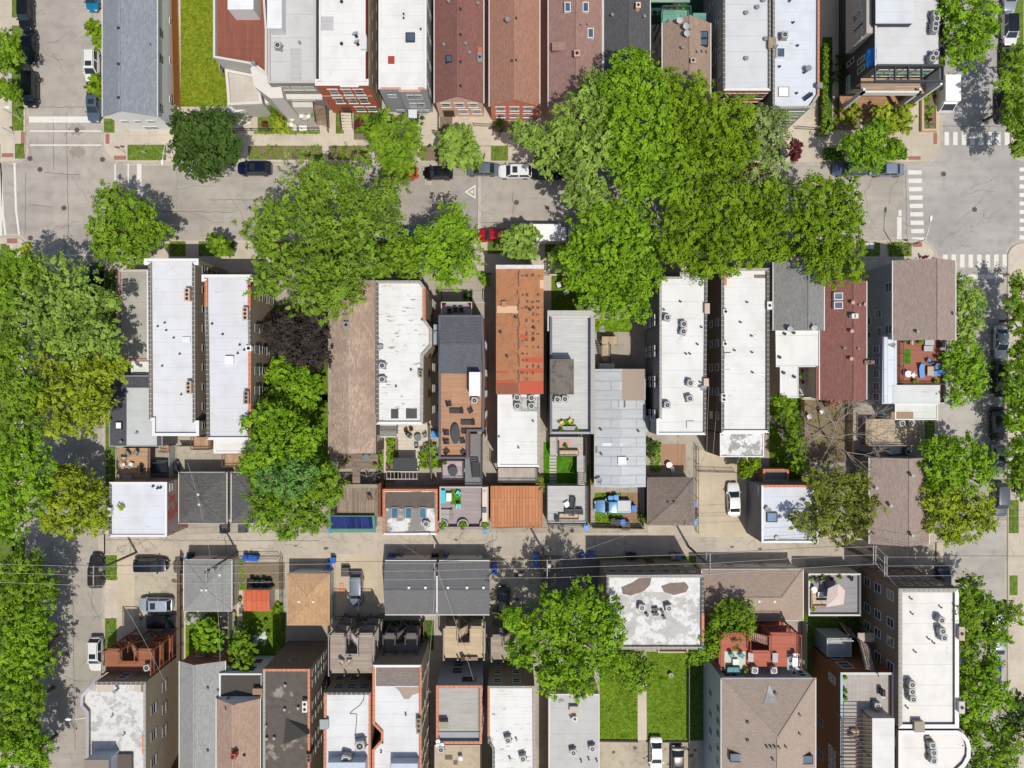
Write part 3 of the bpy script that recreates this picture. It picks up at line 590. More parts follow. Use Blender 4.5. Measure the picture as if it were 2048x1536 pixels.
def mk_truck():
    o = thing('box_truck', '', 'truck', (0, 0, 0)); w = plain((.82, .82, .82), .4)
    MB().box(-3.1, -1.15, .75, 1.5, 1.15, 3.05).build('cargo_box', w, o); m = MB(); m.add([(1.6, -.95, .45), (3.1, -.95, .45), (3.1, .95, .45), (1.6, .95, .45), (1.6, -.95, 2.2), (2.35, -.85, 2.2), (2.35, .85, 2.2), (1.6, .95, 2.2), (3.1, -.9, 1.2), (3.1, .9, 1.2), (2.65, -.9, 1.3), (2.65, .9, 1.3)], [(0, 1, 8, 10, 5, 4), (3, 7, 6, 11, 9, 2), (1, 2, 9, 8), (8, 9, 11, 10), (4, 5, 6, 7), (0, 4, 7, 3)]); m.build('cab', w, o)
    MB().add([(2.66, -.8, 1.32), (2.66, .8, 1.32), (2.37, .78, 2.15), (2.37, -.78, 2.15)], [(0, 1, 2, 3)]).build('windscreen', GL, o); MB().box(-3.1, -.4, .45, 2.9, .4, .7).build('chassis', steel, o)
    for x in (-2, 2.3):
        for s in (-1, 1): MB().tube((x, s*.75, .42), (x, s*1.05, .42), .42, 14).build('wheel', rubber, o)
    return o
def car(px, py, rot, label, col, kind='suv', **k):
    z = k.pop('z', 0.0); lift = k.pop('lift', .75); o = mk_car(C(*col), kind, **k); x, y = P(px, py, lift); o.location = (x, y, z); o.rotation_euler = (0, 0, rad(rot)); o['label'] = label; o['group'] = 'parked cars'
    if kind == 'pickup': o.name = 'pickup_truck'; o['category'] = 'pickup truck'
    return o
# ---- street furniture, bins, furniture ---------------------------
def mk_bin(col):
    def f():
        o = thing('wheelie_bin', '', 'bin', (0, 0, 0)); m = MB(); m.add([(-.24, -.26, .05), (.24, -.26, .05), (.24, .26, .05), (-.24, .26, .05), (-.31, -.36, 1.0), (.31, -.36, 1.0), (.31, .36, 1.0), (-.31, .36, 1.0)], [(3, 2, 1, 0), (0, 1, 5, 4), (1, 2, 6, 5), (2, 3, 7, 6), (3, 0, 4, 7)]); m.build('bin_body', col, o)
        m = MB(); m.prism([(-.34, -.4), (.34, -.4), (.34, .34), (.25, .42), (-.25, .42), (-.34, .34)], 1.0, 1.06); m.box(-.24, -.3, 1.06, .24, .3, 1.1); m.build('lid', col, o)
        m = MB(); m.tube((-.3, .33, .15), (-.22, .33, .15), .14, 10); m.tube((.22, .33, .15), (.3, .33, .15), .14, 10); m.build('wheels', rubber, o); MB().tube((-.25, .45, .98), (.25, .45, .98), .02).build('handle', col, o); return o
    return Proto(f)
BINS = {'blue': mk_bin(plain((.015, .12, .50), .4, 0, .25)), 'black': mk_bin(plain((.02, .022, .025), .5)), 'light blue': mk_bin(plain((.05, .27, .62), .4)), 'pale grey': mk_bin(plain((.55, .57, .6), .5)), 'tan': mk_bin(plain((.4, .27, .16), .6))}
def bins(pts, where, col='blue', ax='x', rot=0):
    pts = sorted(pts, key=lambda p: p[0 if ax == 'x' else 1])
    for i, p in enumerate(pts):
        x, y = P(p[0], p[1], 1.05); BINS[col].put((x, y, .13), rad(rot+random.uniform(-12, 12)), col+' wheelie bin '+where+seqw(i, len(pts), ax), 'wheelie bins')
def mk_chair(fm, sm):
    def f():
        o = thing('chair', '', 'chair', (0, 0, 0)); MB().box(-.25, -.25, .4, .25, .25, .46).build('seat', sm, o); MB().add([(-.25, .22, .44), (.25, .22, .44), (.25, .38, .95), (-.25, .38, .95), (-.25, .27, .44), (.25, .27, .44), (.25, .43, .95), (-.25, .43, .95)], [(0, 1, 2, 3), (7, 6, 5, 4), (0, 4, 5, 1), (1, 5, 6, 2), (2, 6, 7, 3), (3, 7, 4, 0)]).build('backrest', sm, o)
        for x in (-.24, .24):
            for y in (-.24, .24): MB().tube((x, y, 0), (x, y, .42 if y > 0 else .66), .022, 5).build('leg', fm, o)
            MB().box(x-.03, -.27, .64, x+.03, .3, .67).build('armrest', fm, o)
        return o
    return Proto(f)
def mk_lounger(fm, sm):
    def f():
        o = thing('sun_lounger', '', 'lounger', (0, 0, 0)); MB().box(-.9, -.32, .3, .35, .32, .36).build('seat', sm, o); MB().add([(.35, -.32, .3), (.9, -.32, .68), (.9, .32, .68), (.35, .32, .3), (.35, -.32, .36), (.88, -.32, .74), (.88, .32, .74), (.35, .32, .36)], [(3, 2, 1, 0), (4, 5, 6, 7), (0, 1, 5, 4), (1, 2, 6, 5), (2, 3, 7, 6), (3, 0, 4, 7)]).build('backrest', sm, o)
        for x in (-.8, .3):
            for y in (-.28, .28): MB().tube((x, y, 0), (x, y, .31), .025, 5).build('leg', fm, o)
        return o
    return Proto(f)
def mk_table(top, rx, ry, fm, hh=.74):
    def f():
        o = thing('table', '', 'table', (0, 0, 0)); n = 20; q = [(rx*cos(2*pi*i/n), ry*sin(2*pi*i/n)) for i in range(n)]; MB().prism(q, hh-.04, hh).build('tabletop', top, o)
        for sx in (-1, 1):
            for sy in (-1, 1): MB().tube((sx*rx*.6, sy*ry*.6, 0), (sx*rx*.55, sy*ry*.55, hh-.04), .025, 5).build('leg', fm, o)
        return o
    return Proto(f)
def mk_box_table(top, lx, ly, fm, hh=.42):
    def f():
        o = thing('table', '', 'table', (0, 0, 0)); MB().box(-lx/2, -ly/2, hh-.05, lx/2, ly/2, hh).build('tabletop', top, o)
        for sx in (-1, 1):
            for sy in (-1, 1): x, y = sx*(lx/2-.05), sy*(ly/2-.05); MB().box(x-.03, y-.03, 0, x+.03, y+.03, hh-.05).build('leg', fm, o)
        return o
    return Proto(f)
def mk_sofa(fm, sm, L=1.8):
    def f():
        o = thing('sofa', '', 'sofa', (0, 0, 0)); MB().box(-L/2, -.38, .05, L/2, .4, .32).build('base', fm, o); MB().box(-L/2, .26, .322, L/2, .42, .75).build('backrest', fm, o)
        k = max(1, int(L/.6))
        for i in range(k): a = -L/2+.06+(L-.12)*i/k; MB().box(a+.01, -.36, .322, a+(L-.12)/k-.01, .25, .47).build('cushion', sm, o)
        for s in (-1, 1): MB().box(s*L/2-.05, -.38, .322, s*L/2+.05, .258, .58).build('armrest', fm, o)
        return o
    return Proto(f)
def mk_pot(kind, pm):
    def f():
        o = thing('potted_plant', '', 'potted plant', (0, 0, 0)); MB().cyl(0, 0, 0, .4, .18, 12, .25).build('pot', pm, o)
        d = rng.normal(size=(8, 3)); d /= np.linalg.norm(d, axis=1, keepdims=True); d[:, 2] = abs(d[:, 2]); V, sh = leafmesh((d*.22+(0, 0, .5), d, np.full(8, .2)), 16, .16, 1); leafobj('foliage', V, sh, LEAF[kind], o); return o
    return Proto(f)
def mk_grill():
    o = thing('grill', '', 'grill', (0, 0, 0)); m = MB(); m.box(-.35, -.28, .6, .35, .28, .82); m.build('firebox', steel, o); m = MB(); m.tube((-.36, 0, .83), (.36, 0, .83), .27, 12); m.build('lid', black, o); MB().box(-.75, -.25, .8, -.37, .25, .84).build('side_shelf', galv, o)
    for x in (-.3, .3): MB().box(x-.03, -.24, 0, x+.03, .24, .6).build('leg', steel, o)
    return o
GRILL = Proto(mk_grill)
PR = {'black chair': mk_chair(black, plain((.03, .03, .032), .6)), 'turquoise chair': mk_chair(white, plain((.04, .5, .6), .6)), 'white chair': mk_chair(white, plain((.7, .7, .68), .6)), 'blue chair': mk_chair(steel, plain((.12, .3, .6), .7)), 'grey chair': mk_chair(steel, plain((.22, .23, .23), .7)),
      'teal chair': mk_chair(steel, plain((.1, .35, .38), .6)), 'tan chair': mk_chair(steel, plain((.45, .36, .26), .7)), 'yellow chair': mk_chair(galv, plain((.7, .5, .08), .7)), 'brown chair': mk_chair(black, plain((.2, .1, .05), .7)),
      'black lounger': mk_lounger(black, plain((.05, .045, .045), .7)), 'turquoise lounger': mk_lounger(white, plain((.04, .5, .6), .6)), 'blue lounger': mk_lounger(steel, plain((.12, .3, .6), .7)), 'grey lounger': mk_lounger(steel, plain((.35, .33, .3), .7)),
      'dark oval table': mk_table(plain((.05, .055, .06), .3), .6, 1.25, black), 'dark round table': mk_table(plain((.05, .055, .065), .3), .65, .65, black), 'white round table': mk_table(plain((.7, .68, .64), .5), .45, .45, white), 'glass round table': mk_table(plain((.15, .2, .2), .2), .5, .5, steel),
      'white table': mk_box_table(plain((.75, .74, .72), .5), 1.1, .7, white, .7), 'grey low table': mk_box_table(plain((.4, .4, .4), .6), 1.2, .7, steel), 'white low table': mk_box_table(plain((.7, .7, .68), .6), .75, .75, white), 'tan low table': mk_box_table(plain((.45, .36, .26), .7), 1.2, .8, wood_dk), 'wooden bench': mk_box_table(plain((.3, .2, .12), .8), 1.8, .45, wood_dk),
      'charcoal sofa': mk_sofa(steel, plain((.05, .055, .075), .8), 2.4), 'tan sofa': mk_sofa(plain((.3, .2, .12), .8), plain((.5, .4, .28), .8), 2.6), 'grey sofa': mk_sofa(steel, plain((.35, .35, .34), .8), 1.9), 'blue sofa': mk_sofa(steel, plain((.1, .3, .36), .8), 1.6),
      'clay pot plant': mk_pot('mid', plain((.4, .16, .08), .8)), 'lime pot plant': mk_pot('lime', plain((.1, .1, .1), .8)), 'flowering pot plant': mk_pot('red', plain((.35, .3, .25), .8)), 'purple pot plant': mk_pot('purple', plain((.3, .3, .3), .7))}
def put(items, where, z, group=None):
    """items: (proto key, px, py, rot deg[, note]); labels count look-alikes"""
    cnt = {}
    for it in items: cnt.setdefault(it[0], []).append(it)
    for k, L in cnt.items():
        L = sorted(L, key=lambda t: (t[2]//6, t[1])); ax = 'y' if max(t[2] for t in L)-min(t[2] for t in L) >= max(t[1] for t in L)-min(t[1] for t in L) else 'x'
        L = sorted(L, key=lambda t: t[2] if ax == 'y' else t[1])
        for i, t in enumerate(L):
            x, y = P(t[1], t[2], z+.5); PR[k].put((x, y, z), rad(t[3]), (t[4]+' ' if len(t) > 4 else '')+k+' '+where+seqw(i, len(L), ax), group or k+'s')
def fence(label, pts, h=1.5, style='iron', name=None, z=.12, m=None):
    q = [P(x, y, z) for x, y in pts]; x0, y0 = q[0]; mm = m or {'iron': black, 'wood': plain((.26, .17, .10), .85), 'grey': plain((.25, .24, .22), .85), 'chain': galv, 'white': white}[style]
    o = thing(name or {'iron': 'iron_fence', 'chain': 'wire_fence'}.get(style, 'wooden_fence'), label, 'fence', (x0, y0, z), 'fences')
    ra, pk = MB(), MB()
    for (a, b), (c, d) in zip(q[:-1], q[1:]):
        L = hypot(c-a, d-b); n = max(1, int(L/2.2)); ux, uy = (c-a)/L, (d-b)/L
        for i in range(n+1): MB().tube((a+(c-a)*i/n, b+(d-b)*i/n, z-.05), (a+(c-a)*i/n, b+(d-b)*i/n, z+h+.08), .05 if style != 'iron' else .035, 6).build('post', mm, o)
        for zz in (z+.2, z+h-.12): ra.beam((a, b, zz), (c, d, zz), .05, .05)
        if style in ('iron', 'chain'):
            k = int(L/(.16 if style == 'iron' else .3)); [pk.tube((a+(c-a)*i/k, b+(d-b)*i/k, z+.05), (a+(c-a)*i/k, b+(d-b)*i/k, z+h), .012 if style == 'iron' else .006, 4) for i in range(1, k)]
        else:
            k = max(1, int(L/.16)); [pk.beam((a+(c-a)*(i+.5)/k-ux*.07+uy*.04, b+(d-b)*(i+.5)/k-uy*.07-ux*.04, z+h/2), (a+(c-a)*(i+.5)/k+ux*.07+uy*.04, b+(d-b)*(i+.5)/k+uy*.07-ux*.04, z+h/2), .025, h-.04) for i in range(k)]
    ra.build('rails', mm, o); pk.build('pickets' if style == 'iron' else 'boards' if style != 'chain' else 'mesh_wires', mm, o); return o
def railing(o, q, z, h=1.0, m=None, name='railing', step=.14, closed=False):
    mb = MB(); pts = q+([q[0]] if closed else []); m = m or black
    for a, b in zip(pts[:-1], pts[1:]):
        za = a[2] if len(a) > 2 else z; zb = b[2] if len(b) > 2 else z; L = hypot(b[0]-a[0], b[1]-a[1]); n = max(1, int(L/step))
        mb.beam((a[0], a[1], za+h), (b[0], b[1], zb+h), .09, .05); mb.beam((a[0], a[1], za+.12), (b[0], b[1], zb+.12), .05, .04)
        for i in range(n+1):
            t = i/n; r = .04 if i % 12 == 0 else .015; zz = za+(zb-za)*t; mb.tube((a[0]+(b[0]-a[0])*t, a[1]+(b[1]-a[1])*t, zz), (a[0]+(b[0]-a[0])*t, a[1]+(b[1]-a[1])*t, zz+h), r, 4)
    return mb.build(name, m, o)
def stairs(o, a, b, w, m, rail=None, name='stair_flight', steps=None):     # a (bottom) and b (top) are 3D points at the centre line
    a = np.array(a, float); b = np.array(b, float); n = steps or max(3, int(round((b[2]-a[2])/.19))); d = b-a; hd = np.array([d[0], d[1], 0]); Lh = np.linalg.norm(hd); u = hd/Lh; k = np.array([-u[1], u[0], 0]); mb = MB()
    for i in range(n):
        p = a+hd*(i+.5)/n; z = a[2]+(b[2]-a[2])*(i+1)/n; tr = Lh/n*.44
        q = [tuple((p+sx*u*tr+sy*k*w/2)[:2]) for sx, sy in ((-1, -1), (1, -1), (1, 1), (-1, 1))]; mb.prism(q, z-.06, z)
    for s in (-1, 1): mb.beam(tuple(a+s*k*(w/2+.03)), tuple(b+s*k*(w/2+.03)), .06, .25)
    r = mb.build(name, m, o)
    if rail: [railing(o, [tuple(a+s*k*(w/2+.05)), tuple(b+s*k*(w/2+.05))], 0, .95, rail, 'handrail', .22) for s in (-1, 1)]
    return r
def platform(o, r, z, m, post=None, name='platform', th=.18, z0=.1):      # r in pixels at its own height
    x0, y0, x1, y1 = RW(r, z); MB().box(x0, y0, z-th, x1, y1, z).build(name, m, o)
    if post:
        for x in (x0+.1, x1-.1):
            for y in (y0+.1, y1-.1): MB().box(x-.08, y-.08, z0, x+.08, y+.08, z-th).build('post', post, o)
    return (x0, y0, x1, y1)
def pole(px, py, h=10.9, label='', dy=2.3, trans=False, cut=0.0, double=False):
    x, y = P(px, py, 0); o = thing('utility_pole', label, 'utility pole', (x, y, .12), 'wooden poles along the alley'); pm = plain((.15, .12, .09), .9, 0, .3)
    MB().tube((x, y, .05), (x, y, h), .17, 10, .12).build('shaft', pm, o); y2 = y-cut
    for k, xx in enumerate((-.14, .14) if double else (.14,)): MB().box(x+xx-.05, y2-dy/2, h-.35, x+xx+.05, y2+dy/2, h-.22).build('crossarm', plain((.36, .33, .3), .9), o)
    ins = MB()
    for t in (-.46, 0.03, .46): ins.cyl(x+.14, y2+dy*t, h-.22, h-.02, .05, 8)
    ins.build('insulators', plain((.5, .48, .45), .3), o); b = MB(); b.beam((x+.1, y2-dy*.35, h-.3), (x+.1, y, h-1.1), .04, .04); b.beam((x+.1, y2+dy*.35, h-.3), (x+.1, y, h-1.1), .04, .04); b.build('brace', steel, o)
    if trans: m = MB(); m.cyl(x+.42, y+.05, h-2.3, h-1.3, .26, 12); m.cyl(x+.42, y+.05, h-1.3, h-1.2, .14, 10); m.build('transformer', galv, o)
    return (x+.14, y2, h-.02, dy)
def lamp_post(px, py, ang, label, h=8.5, arm=2.6, m=None):
    x, y = P(px, py, 0); o = thing('street_lamp', label, 'street lamp', (x, y, .12), 'street lamps'); m = m or plain((.55, .54, .5), .5, .3); u = (cos(rad(ang)), sin(rad(ang)))
    MB().tube((x, y, .05), (x, y, h-.6), .1, 8, .06).build('pole', m, o); t = MB(); pts = [(x+u[0]*arm*s, y+u[1]*arm*s, h-.6+.55*sin(s*pi/2)) for s in (0, .25, .5, .75, 1)]
    for a, b in zip(pts[:-1], pts[1:]): t.tube(a, b, .045, 6)
    t.build('arm', m, o); e = pts[-1]; n = 10; q = [(e[0]+u[0]*(.3+.42*cos(2*pi*i/n))-u[1]*.17*sin(2*pi*i/n), e[1]+u[1]*(.3+.42*cos(2*pi*i/n))+u[0]*.17*sin(2*pi*i/n)) for i in range(n)]; MB().prism(q if area(q) > 0 else q[::-1], e[2]-.1, e[2]+.08).build('lamp_head', plain((.7, .7, .68), .4), o)
# ================================================================ THE GROUND
mb = MB(); mb.box(-1500, -1500, -.4, 1500, 1500, -.06); struct('ground', mb, concrete((.33, .31, .28), 0))
sheet('road', [(-1200, -1400, 3400, 3000)], road(C(186, 178, 168)), 0.0)
sheet('road_asphalt', [(1806, 300, 2060, 512), (1880, -900, 2030, 300)], road(C(186, 182, 178), 3.0), .004)
sheet('road_asphalt_lane', [(1872, 512, 2026, 2600)], road(C(192, 186, 178), 9.0), .0035)
sheet('road_patch', [(901, 352, 955, 479)], road(C(172, 166, 160), 5.0), .008); sheet('road_patch', [(850, 357, 864, 370), (955, 330, 962, 479)], road(C(208, 200, 186), 2.0), .0085)
sheet('road_patch', [(1210, 372, 1320, 462), (700, 345, 742, 478)], road(C(182, 175, 166), 5.0), .008)
SLAB = concrete(C(216, 203, 184), 1.52, .22, .25); KERB = concrete(C(206, 196, 180), 2.0, .3, .2, 4.0)
def blockslab(name, x0, y0, x1, y1, rs):
    q = PL(rnd_rect(x0, y0, x1, y1, rs)); mb = MB(); qi = inset(q, .18); mb.prism(qi, -.05, .118); struct(name, mb, SLAB); mb = MB(); mb.ring(q, qi, -.05, .13); struct('kerb', mb, KERB)
    mb = MB(); mb.ring(inset(q, -.38), q, -.03, .009); struct('gutter_strip', mb, concrete(C(196, 186, 170), 3.0, .5, .3, 8.0))
blockslab('pavement', 207, -900, 1880, 326, (0, 0, 38, 38)); blockslab('pavement', 209, 479, 1872, 2600, (30, 42, 0, 0))
blockslab('pavement', -1000, -900, 52, 324, (0, 0, 26, 0)); blockslab('pavement', -1000, 473, 54, 2600, (0, 26, 0, 0))
blockslab('pavement', 2021, -900, 3200, 318, (0, 0, 0, 30)); blockslab('pavement', 2014, 486, 3200, 2600, (30, 0, 0, 0))
# yard floors on the two blocks
YARD = concrete(C(186, 176, 160), 1.6, .45, .4, 6.0); DKY = concrete(C(128, 122, 112), 1.4, .5, .4, 2.0); BEIGE = concrete(C(212, 196, 166), 2.6, .18, .2, 11.0); LT = concrete(C(208, 194, 174), 2.2, .25, .25, 13.0)
sheet('yard_paving', [(218, 545, 1868, 1066), (372, 1112, 1868, 1900)], YARD, .124)
sheet('alley', [[(209, 1068), (980, 1064), (1480, 1072), (1872, 1084), (1872, 1124), (1400, 1116), (980, 1108), (209, 1108)]], concrete(C(198, 186, 168), 3.4, .35, .5, 17.0), .13)
mb = MB(); a = P(209, 1068); b_ = P(209, 1108); c_ = P(196, 1072); d_ = P(196, 1104); mb.add([(a[0], a[1], .13), (b_[0], b_[1], .13), (d_[0], d_[1], .012), (c_[0], c_[1], .012)], [(0, 3, 2, 1)])
a = P(1872, 1084); b_ = P(1872, 1124); c_ = P(1886, 1084); d_ = P(1886, 1124); mb.add([(a[0], a[1], .13), (b_[0], b_[1], .13), (d_[0], d_[1], .012), (c_[0], c_[1], .012)], [(0, 1, 2, 3)]); struct('alley_apron', mb, LT)
sheet('driveway', [(1388, 900, 1512, 1074), (672, 1109, 771, 1238), (300, 975, 345, 1000)], BEIGE, .134)
sheet('driveway', [(270, 1110, 366, 1262), (985, 1109, 1082, 1232), (1196, 1481, 1396, 1700)], concrete(C(196, 184, 160), 2.9, .55, .5, 21.0), .134)
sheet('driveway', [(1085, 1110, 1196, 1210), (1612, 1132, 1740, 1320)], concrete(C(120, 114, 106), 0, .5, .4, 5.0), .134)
sheet('garage_apron', [(1385, 1118, 1610, 1142), (560, 1109, 668, 1150), (370, 1109, 468, 1122), (770, 1109, 985, 1126), (1296, 1048, 1390, 1072)], LT, .135)
sheet('path', [(235, 1109, 270, 1262)], concrete(C(216, 200, 172), 1.3, .12, .2, 3.0), .138)
GR = grass((.12, .185, .03), (.085, .14, .024), .4, (.24, .24, .07)); GRY = grass((.175, .225, .014), (.125, .18, .01), .6, (.30, .28, .05)); GRB = grass((.125, .21, .022), (.085, .155, .02), .4, (.24, .28, .06)); GRL = grass((.115, .20, .014), (.075, .15, .01), .5, (.24, .26, .04), 4.0)
sheet('lawn', [(362, -300, 455, 214)], GRY, .142, 0.0)
sheet('lawn', [[(1199, 1318), (1275, 1318), (1275, 1479), (1199, 1479)], (1293, 1303, 1376, 1480)], GRL, .142)
sheet('lawn', [(1103, 552, 1182, 668)], GRB, .142); sheet('artificial_turf', [(1087, 884, 1160, 972), (1172, 930, 1186, 970)], grass((.07, .2, .012), (.055, .17, .01), .12, None, 2.0), .142)
sheet('grass_strip', [(209, 238, 230, 266), (256, 290, 333, 321), (352, 291, 372, 321), (31, 288, 50, 318), (25, -60, 49, 36), (25, 52, 48, 262), (0, 288, 2, 318), (982, 293, 1016, 322), (1068, 292, 1130, 322), (1140, 292, 1560, 322), (850, 292, 1060, 293), (2, 488, 14, 500), (340, 483, 372, 513), (398, 483, 470, 513), (520, 483, 700, 513), (730, 483, 860, 513), (975, 483, 1066, 508), (1090, 483, 1240, 513), (1260, 483, 1500, 513), (1520, 483, 1700, 513), (1726, 486, 1759, 513), (212, 540, 232, 1060), (0, 500, 30, 1500), (26, 1075, 52, 1500)], GR, .136)
sheet('grass_strip', [(211, 1110, 235, 1160), (211, 1236, 234, 1300), (1849, 540, 1868, 1060), (1846, 1160, 1868, 1600), (2016, 1000, 2036, 1066), (2018, 1150, 2034, 1190), (2026, 0, 2046, 280), (1196, 1112, 1392, 1150), (672, 222, 688, 268), (516, 216, 572, 265), (1870, 200, 1872, 202)], GR, .136)
sheet('grass_yard', [(1538, 795, 1604, 962), (372, 1225, 440, 1330), (470, 1222, 572, 1330), (475, 1118, 492, 1180), (520, 790, 660, 970), (505, 610, 660, 800), (1190, 985, 1278, 1048), (1188, 640, 1262, 664)], GRL, .137)
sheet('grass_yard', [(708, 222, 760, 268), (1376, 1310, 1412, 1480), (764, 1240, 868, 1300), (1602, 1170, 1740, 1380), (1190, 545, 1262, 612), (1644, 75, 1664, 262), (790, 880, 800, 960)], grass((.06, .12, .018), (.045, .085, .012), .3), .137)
sheet('soil_bed', [(497, 292, 645, 320), (658, 292, 732, 320), (842, 292, 878, 322), (1776, 486, 1822, 513), (1605, 800, 1690, 925), (510, 265, 640, 268), (1666, 196, 1720, 258), (478, 1124, 570, 1178), (785, 866, 800, 905), (1240, 608, 1262, 640), (708, 268, 760, 280), (880, 222, 905, 262), (985, 242, 1050, 265), (752, 872, 790, 965)], soil(), .139)
sheet('path', [[(1540, 830), (1556, 842), (1568, 868), (1569, 890), (1561, 890), (1559, 870), (1549, 850), (1538, 842)], (1275, 1318, 1293, 1479), (475, 1180, 486, 1330), (1086, 552, 1102, 672), (1100, 540, 1186, 551), (768, 872, 773, 960)], concrete(C(222, 206, 188), 1.2, .1, .1, 7.0), .146)
sheet('patio', [(1322, 888, 1371, 941)], brick((.42, .26, .17), (.38, .22, .15)), .146); sheet('patio', [[(787, 850), (856, 848), (862, 875), (850, 905), (838, 925), (838, 945), (797, 943), (797, 880)]], planks(C(226, 216, 200), 'x', .5, .05, .7), .146)
sheet('patio', [(584, 232, 640, 259), (1300, 880, 1322, 900)], concrete(C(168, 160, 148), .5, .3, .2), .146); sheet('terracotta_strip', [(1242, 985, 1280, 1045)], soil((.32, .2, .13), .5), .14)
sheet('tactile_paving', [(212, 268, 220, 288), (229, 312, 253, 320), (43, 264, 51, 289), (5, 307, 28, 315), (15, 477, 36, 487), (1866, 266, 1873, 289), (1816, 313, 1840, 320), (1825, 485, 1843, 494), (1862, 514, 1870, 522), (2014, 245, 2022, 262)], plain((.30, .14, .11), .85), .136)
WP = plain((.66, .64, .60), .8, 0, .18, 2.0)
mk = [(58, 233, 205, 245), (60, 261, 203, 263.5), (60, 289, 203, 291.5), (229, 328, 231.5, 366), (255, 328, 258, 372), (274, 328, 283, 390), (0, 326, 4, 472)]
mk += [[(27, 326), (31, 326), (34, 420), (40, 470), (36.5, 470), (30, 420)], [(0, 326), (3, 326), (8, 430), (13, 470), (9, 470), (4, 430)], (126, 509, 188, 511.5), (134, 537, 176, 539.5), (58, 509, 100, 511.5)]
mk += [(1816+i*.9, 340.5+16.8*i, 1843+i*.7, 349+16.8*i) for i in range(9)]+[(1889+17.2*i, 264, 1898+17.2*i, 290) for i in range(8)]
mk += [(1886+17*i, 509, 1895+17*i, 535) for i in range(8)]+[(2039, 335+17*i, 2062, 343+17*i) for i in range(10)]+[(1880, 549, 2010, 557), (1794, 434, 1803, 480), (1797, 420, 1803, 432)]
sheet('road_marking', mk, WP, .0125)
sheet('road_marking', [[(940, 368), (951, 398), (929, 384)], ], WP, .0105) if False else None
sheet('road_marking', [[(951, 369), (951, 398), (929, 384), (951, 369)][:3]], WP, .0125)
sheet('road_patch', [[(949, 374), (949, 393), (934.5, 384)]], road(C(172, 166, 160), 5.0), .0145); sheet('road_marking', [[(946.5, 379), (946.5, 388), (939.5, 384)]], WP, .0165)
for x, y in ((60, 317), (80, 339), (205, 319), (128, 416), (61, 476), (82, 160), (1033, 405), (1949, 419), (1887, 348), (154, 260), (135, 1309), (1887, 219)): p = P(x, y); struct('manhole_cover', MB().cyl(p[0], p[1], -.01, .016, .36, 20), plain((.12, .09, .08), .7, .3, .4, 20))
mb = MB()
for x, y in ((154, 259), (154, 304)): p = P(x, y); n = 18; mb.prism([(p[0]+(1.1+.25*sin(i*2.3))*cos(2*pi*i/n), p[1]+(.8+.2*cos(i*3.1))*sin(2*pi*i/n)) for i in range(n)], -.01, .0095)
struct('road_patch', mb, road(C(170, 160, 148), 12.0))
# tar-filled cracks and joints
rk = random.Random(5); mb = MB(); wander = []
for sx, sy, dx, dy, n_ in [(rk.uniform(70, 190), rk.uniform(0, 480), rk.uniform(-1, 1), rk.uniform(-1, 1), 5) for _ in range(14)]+[(rk.uniform(210, 1800), rk.uniform(345, 462), rk.uniform(-1, 1), rk.uniform(-.3, .3), 6) for _ in range(26)]+[(rk.uniform(230, 1850), rk.uniform(1072, 1102), rk.uniform(-1, 1), rk.uniform(-.4, .4), 4) for _ in range(30)]+[(rk.uniform(140, 200), rk.uniform(1120, 1530), rk.uniform(-.4, .4), rk.uniform(-1, 1), 5) for _ in range(8)]+[(rk.uniform(1890, 2000), rk.uniform(330, 480), rk.uniform(-1, 1), rk.uniform(-1, 1), 5) for _ in range(5)]:
    pts_ = [(sx, sy)]
    for _ in range(n_): dx += rk.uniform(-.5, .5); dy += rk.uniform(-.5, .5); l_ = hypot(dx, dy)+.01; sx += dx/l_*12; sy += dy/l_*12; pts_.append((sx, sy))
    wander.append(pts_)
for pts in wander+list(([(133, 225), (137, 480)], [(131, 480), (128, 520)], [(51, 345), (50, 470)], [(1811, 330), (1812, 395), (1814, 480)], [(955, 330), (955, 479)], [(1026, 380), (1026, 478)], [(420, 400), (640, 398)], [(960, 445), (1060, 443)], [(60, 215), (205, 214)], [(90, 345), (160, 350)], [(1884, 252), (2010, 254)], [(107, 340), (107, 240)], [(300, 423), (470, 424)], [(262, 1076), (262, 1106)], [(450, 1072), (455, 1108)], [(212, 1079), (640, 1081)], [(985, 1066), (985, 1106)], [(1190, 1068), (1192, 1110)], [(145, 1120), (150, 1500)], [(60, 410), (105, 414)])):
    L = []
    for (a, b), (c, d) in zip(pts[:-1], pts[1:]):
        k = max(2, int(hypot(c-a, d-b)/7)); L += [P(a+(c-a)*i/k+rk.uniform(-1.1, 1.1), b+(d-b)*i/k+rk.uniform(-1.1, 1.1)) for i in range(k+1)]
    for p, q in zip(L[:-1], L[1:]):
        l = hypot(q[0]-p[0], q[1]-p[1])
        if l > .01: w_ = .03 if pts not in wander else .018; u = (-(q[1]-p[1])/l*w_, (q[0]-p[0])/l*w_); zz = .134 if p[1] < P(0, 1060)[1] and -57.3 < p[0] < 59 else .0122; mb.add([(p[0]-u[0], p[1]-u[1], zz), (q[0]-u[0], q[1]-u[1], zz), (q[0]+u[0], q[1]+u[1], zz), (p[0]+u[0], p[1]+u[1], zz)], [(0, 1, 2, 3)])
struct('road_joints', mb, plain((.11, .1, .09), .9, 0, .3))
for x0_, x1_, k_, h_ in ((497, 520, 'lime', .5), (521, 540, 'mid', .8), (542, 566, 'lime', .7), (566, 580, 'pale', .4), (581, 602, 'mid', .9), (603, 618, 'bright', .5), (619, 645, 'mid', .8), (658, 676, 'dark', .8), (678, 704, 'lime', .5), (706, 734, 'mid', .8)): cover('ground_cover', [(x0_, 293, x1_, 318)], k_, h_, 15, .21)
cover('ground_cover', [(510, 262, 640, 268), (1776, 486, 1820, 512), (711, 224, 757, 262), (1300, 882, 1321, 944)], 'mid', .4, 12, .2)
